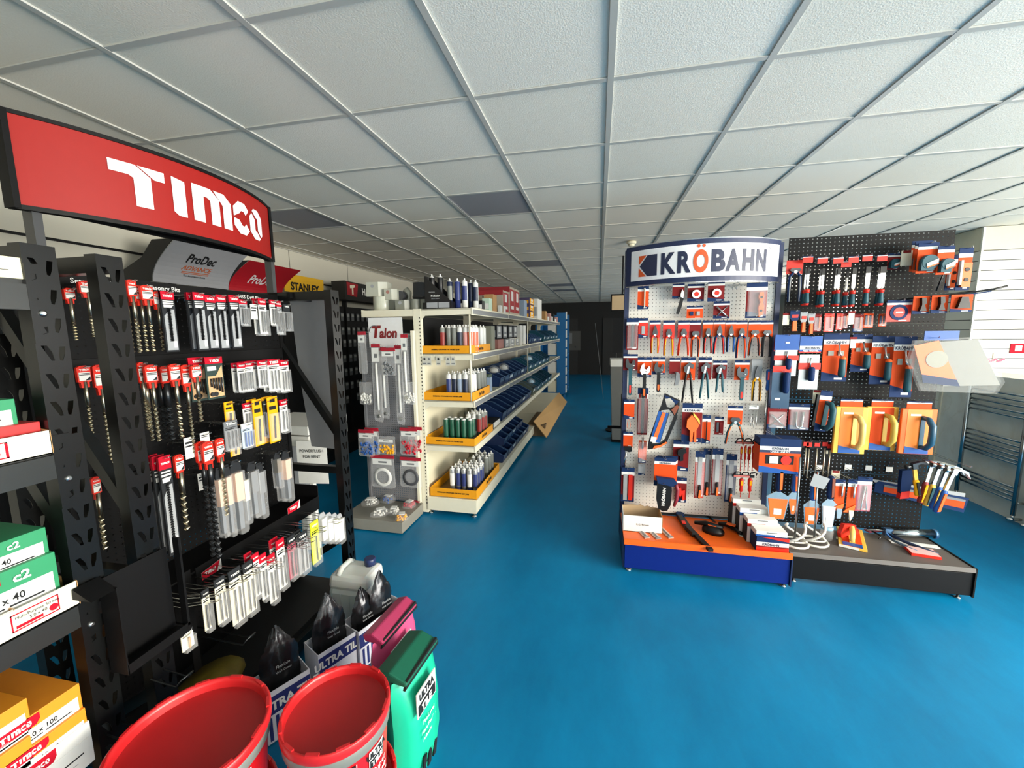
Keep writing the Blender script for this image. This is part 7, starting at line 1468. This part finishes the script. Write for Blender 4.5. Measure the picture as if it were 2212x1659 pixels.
# ================= grey plumbing end bay =================
def te_(name, label, cat, u0, v0, u1, v1, f, dy=-.06):
    y = 3.17+dy; c = PY((u0+u1)/2, v0, y); w = PY(u1, (v0+v1)/2, y).x-PY(u0, (v0+v1)/2, y).x; h = c.z-zat(c.x, y, v1)
    t = thing(name, label, cat, c, GR, 'packs on the grey end bay'); f(t, w, h)
    gl = Matrix.Translation(-Vector(te.location)); g = G()
    for s in (-1, 1): g.tube([(c.x+s*.008, 3.17, c.z-.01), (c.x+s*.008, y-.015, c.z), (c.x+s*.008, y-.02, c.z+.008)], .0016, 5)
    G().merge(g, Matrix.Rotation(-GR, 4, 'Z') @ gl).obj('hook', STEEL, te)
RT = M('crimson_header', 'a3162c', .45)
def poly_bag(head=RT, label=True, fill=None, rod=False, ring=None):
    def f(t, w, h):
        hd = min(.028, h*.14)
        G().prism([(-w/2, -hd), (w/2, -hd), (w*.48, 0), (-w*.48, 0)], -.003, .004).obj('header_card', head, t)
        G().prism([(-w*.47, -hd), (w*.47, -hd), (w*.5, -h*.95), (w*.38, -h), (-w*.4, -h*.98), (-w*.5, -h*.93)], -.008, .006).obj('bag', FILM, t)
        if label: G().box(-w*.4, -.0105, -hd-h*.18, w*.4, -.009, -hd-.004).obj('label', WHITE, t); G().box(-w*.15, -.011, -hd-h*.13, w*.2, -.0105, -hd-h*.08).obj('print', GREYP, t)
        if fill:
            rn = random.Random(int(w*1e4)); g = G()
            for k in range(40): g.lathe([(.005, -.011), (.011, 0), (.005, .011)], 6, (rn.uniform(-w*.38, w*.38), rn.uniform(-.006, .004), -h*rn.uniform(.5, .92)))
            stuff(g.obj('fittings', fill, t))
        if rod: G().cyl((0, -.006, -hd-h*.2), (.002, -.006, -h*.84), .010, 8).obj('pipe', WHT, t); G().lathe([(.016, -.012), (.016, .0)], 12, (0, 0, -h*.92), ax='y').obj('end_cap', STEEL, t)
        if ring: G().lathe([(w*.26, -.012), (w*.36, -.014), (w*.38, -.004), (w*.26, -.004)], 24, (.0, 0, -h*.66), ax='y', cap=False).obj('collar', ring, t)
    return f
te_('pipe_clip_bag', 'narrow bag with red header hanging off the left edge of the end bay', 'plumbing pack', 772, 716, 789, 808, poly_bag(), -.14)
te_('pipe_sleeve_bag', 'long bag with a white pipe, left of the centre red bag', 'plumbing pack', 801, 743, 820, 912, poly_bag(rod=True), -.10); te_('pipe_sleeve_bag', 'long bag with grey pipe slightly behind the left white pipe', 'plumbing pack', 818, 750, 834, 905, poly_bag(label=False, rod=True), -.05)
te_('pipe_clip_bag', 'wide red-headed clip bag in the centre below the brand card', 'plumbing pack', 822, 751, 853, 812, poly_bag(fill=GREYP), -.12)
te_('pipe_sleeve_bag', 'long bag with cream pipe, right of the centre red bag', 'plumbing pack', 851, 746, 867, 918, poly_bag(rod=True), -.09); te_('pipe_sleeve_bag', 'bag with white pipe set highest, overlapping the brand card corner', 'plumbing pack', 865, 722, 880, 870, poly_bag(rod=True), -.13)
te_('crinkled_bag', 'crinkled clear bag at mid height on the left of the end bay', 'plumbing pack', 776, 825, 802, 874, poly_bag(FILM, False, GLAB), -.08); te_('crinkled_bag', 'crinkled clear bag at mid height on the right of the end bay', 'plumbing pack', 870, 825, 898, 874, poly_bag(FILM, False, GLAB), -.05)
te_('plug_bag', 'red-headed bag of blue plugs, front one', 'plumbing pack', 773, 928, 806, 986, poly_bag(fill=BLUEP), -.15); te_('plug_bag', 'red-headed bag of blue plugs just behind the front one', 'plumbing pack', 787, 924, 817, 983, poly_bag(fill=BLUEP), -.10); te_('plug_bag', 'clear-topped bag of yellow plugs in the middle of the end bay', 'plumbing pack', 815, 942, 853, 982, poly_bag(FILM, True, YELLOW), -.08)
te_('plug_bag', 'red-headed bag of red plugs at the right, front one', 'plumbing pack', 863, 924, 900, 984, poly_bag(fill=RED), -.09); te_('plug_bag', 'red-headed bag of red plugs at the right, rear one', 'plumbing pack', 880, 922, 911, 980, poly_bag(fill=RED), -.04)
te_('pipe_collar_bag', 'large bag with a white pipe collar, red header and foot', 'plumbing pack', 800, 983, 851, 1054, poly_bag(ring=WHT), -.1); te_('pipe_collar_bag', 'large bag with a dark grey pipe collar at the right', 'plumbing pack', 863, 988, 909, 1053, poly_bag(ring=PG2), -.06)
for k, (u, v, rz, w, h, m, lab) in enumerate(((800, 1085, .4, .15, .13, GLAB, 'crumpled clear bag of white fittings, back left on the grey base'), (838, 1078, -.2, .14, .14, BLUEP, 'bag with red header and blue plugs, back right on the grey base'), (822, 1108, .7, .16, .10, GLAB, 'flat bag with white strip lying in the middle of the grey base'), (850, 1105, .2, .10, .10, GLAB, 'small clear bag in front of the blue plugs on the grey base'), (884, 1090, -.3, .11, .12, RED, 'bag of red plugs with crimson header lying at the right of the grey base'), (868, 1118, .4, .10, .08, YELLOW, 'small bag of yellow plugs at the front right of the grey base'))):
    p = PZ(u, v, .13); t = thing('loose_bag', lab, 'plumbing pack', (p.x, p.y, .1045), rz); rn = random.Random(k)
    G().lathe([(w*.2, 0), (w*.52, .01), (w*.5, .035), (w*.3, .06), (.004, .065)], 14, sy=h/w).obj('bag', FILM, t); g = G()
    for q in range(34): g.lathe([(.003, -.008), (.009, 0), (.003, .008)], 6, (rn.uniform(-w*.34, w*.34), rn.uniform(-h*.34, h*.34), rn.uniform(.012, .045)))
    stuff(g.obj('fittings', m, t)); G().box(-w*.2, -.02, .058, w*.25, .03, .062).obj('label', WHITE, t)
    if k in (1, 4): G().box(-w*.5, h*.45, .03, w*.5, h*.65, .034).obj('header_card', RT, t)
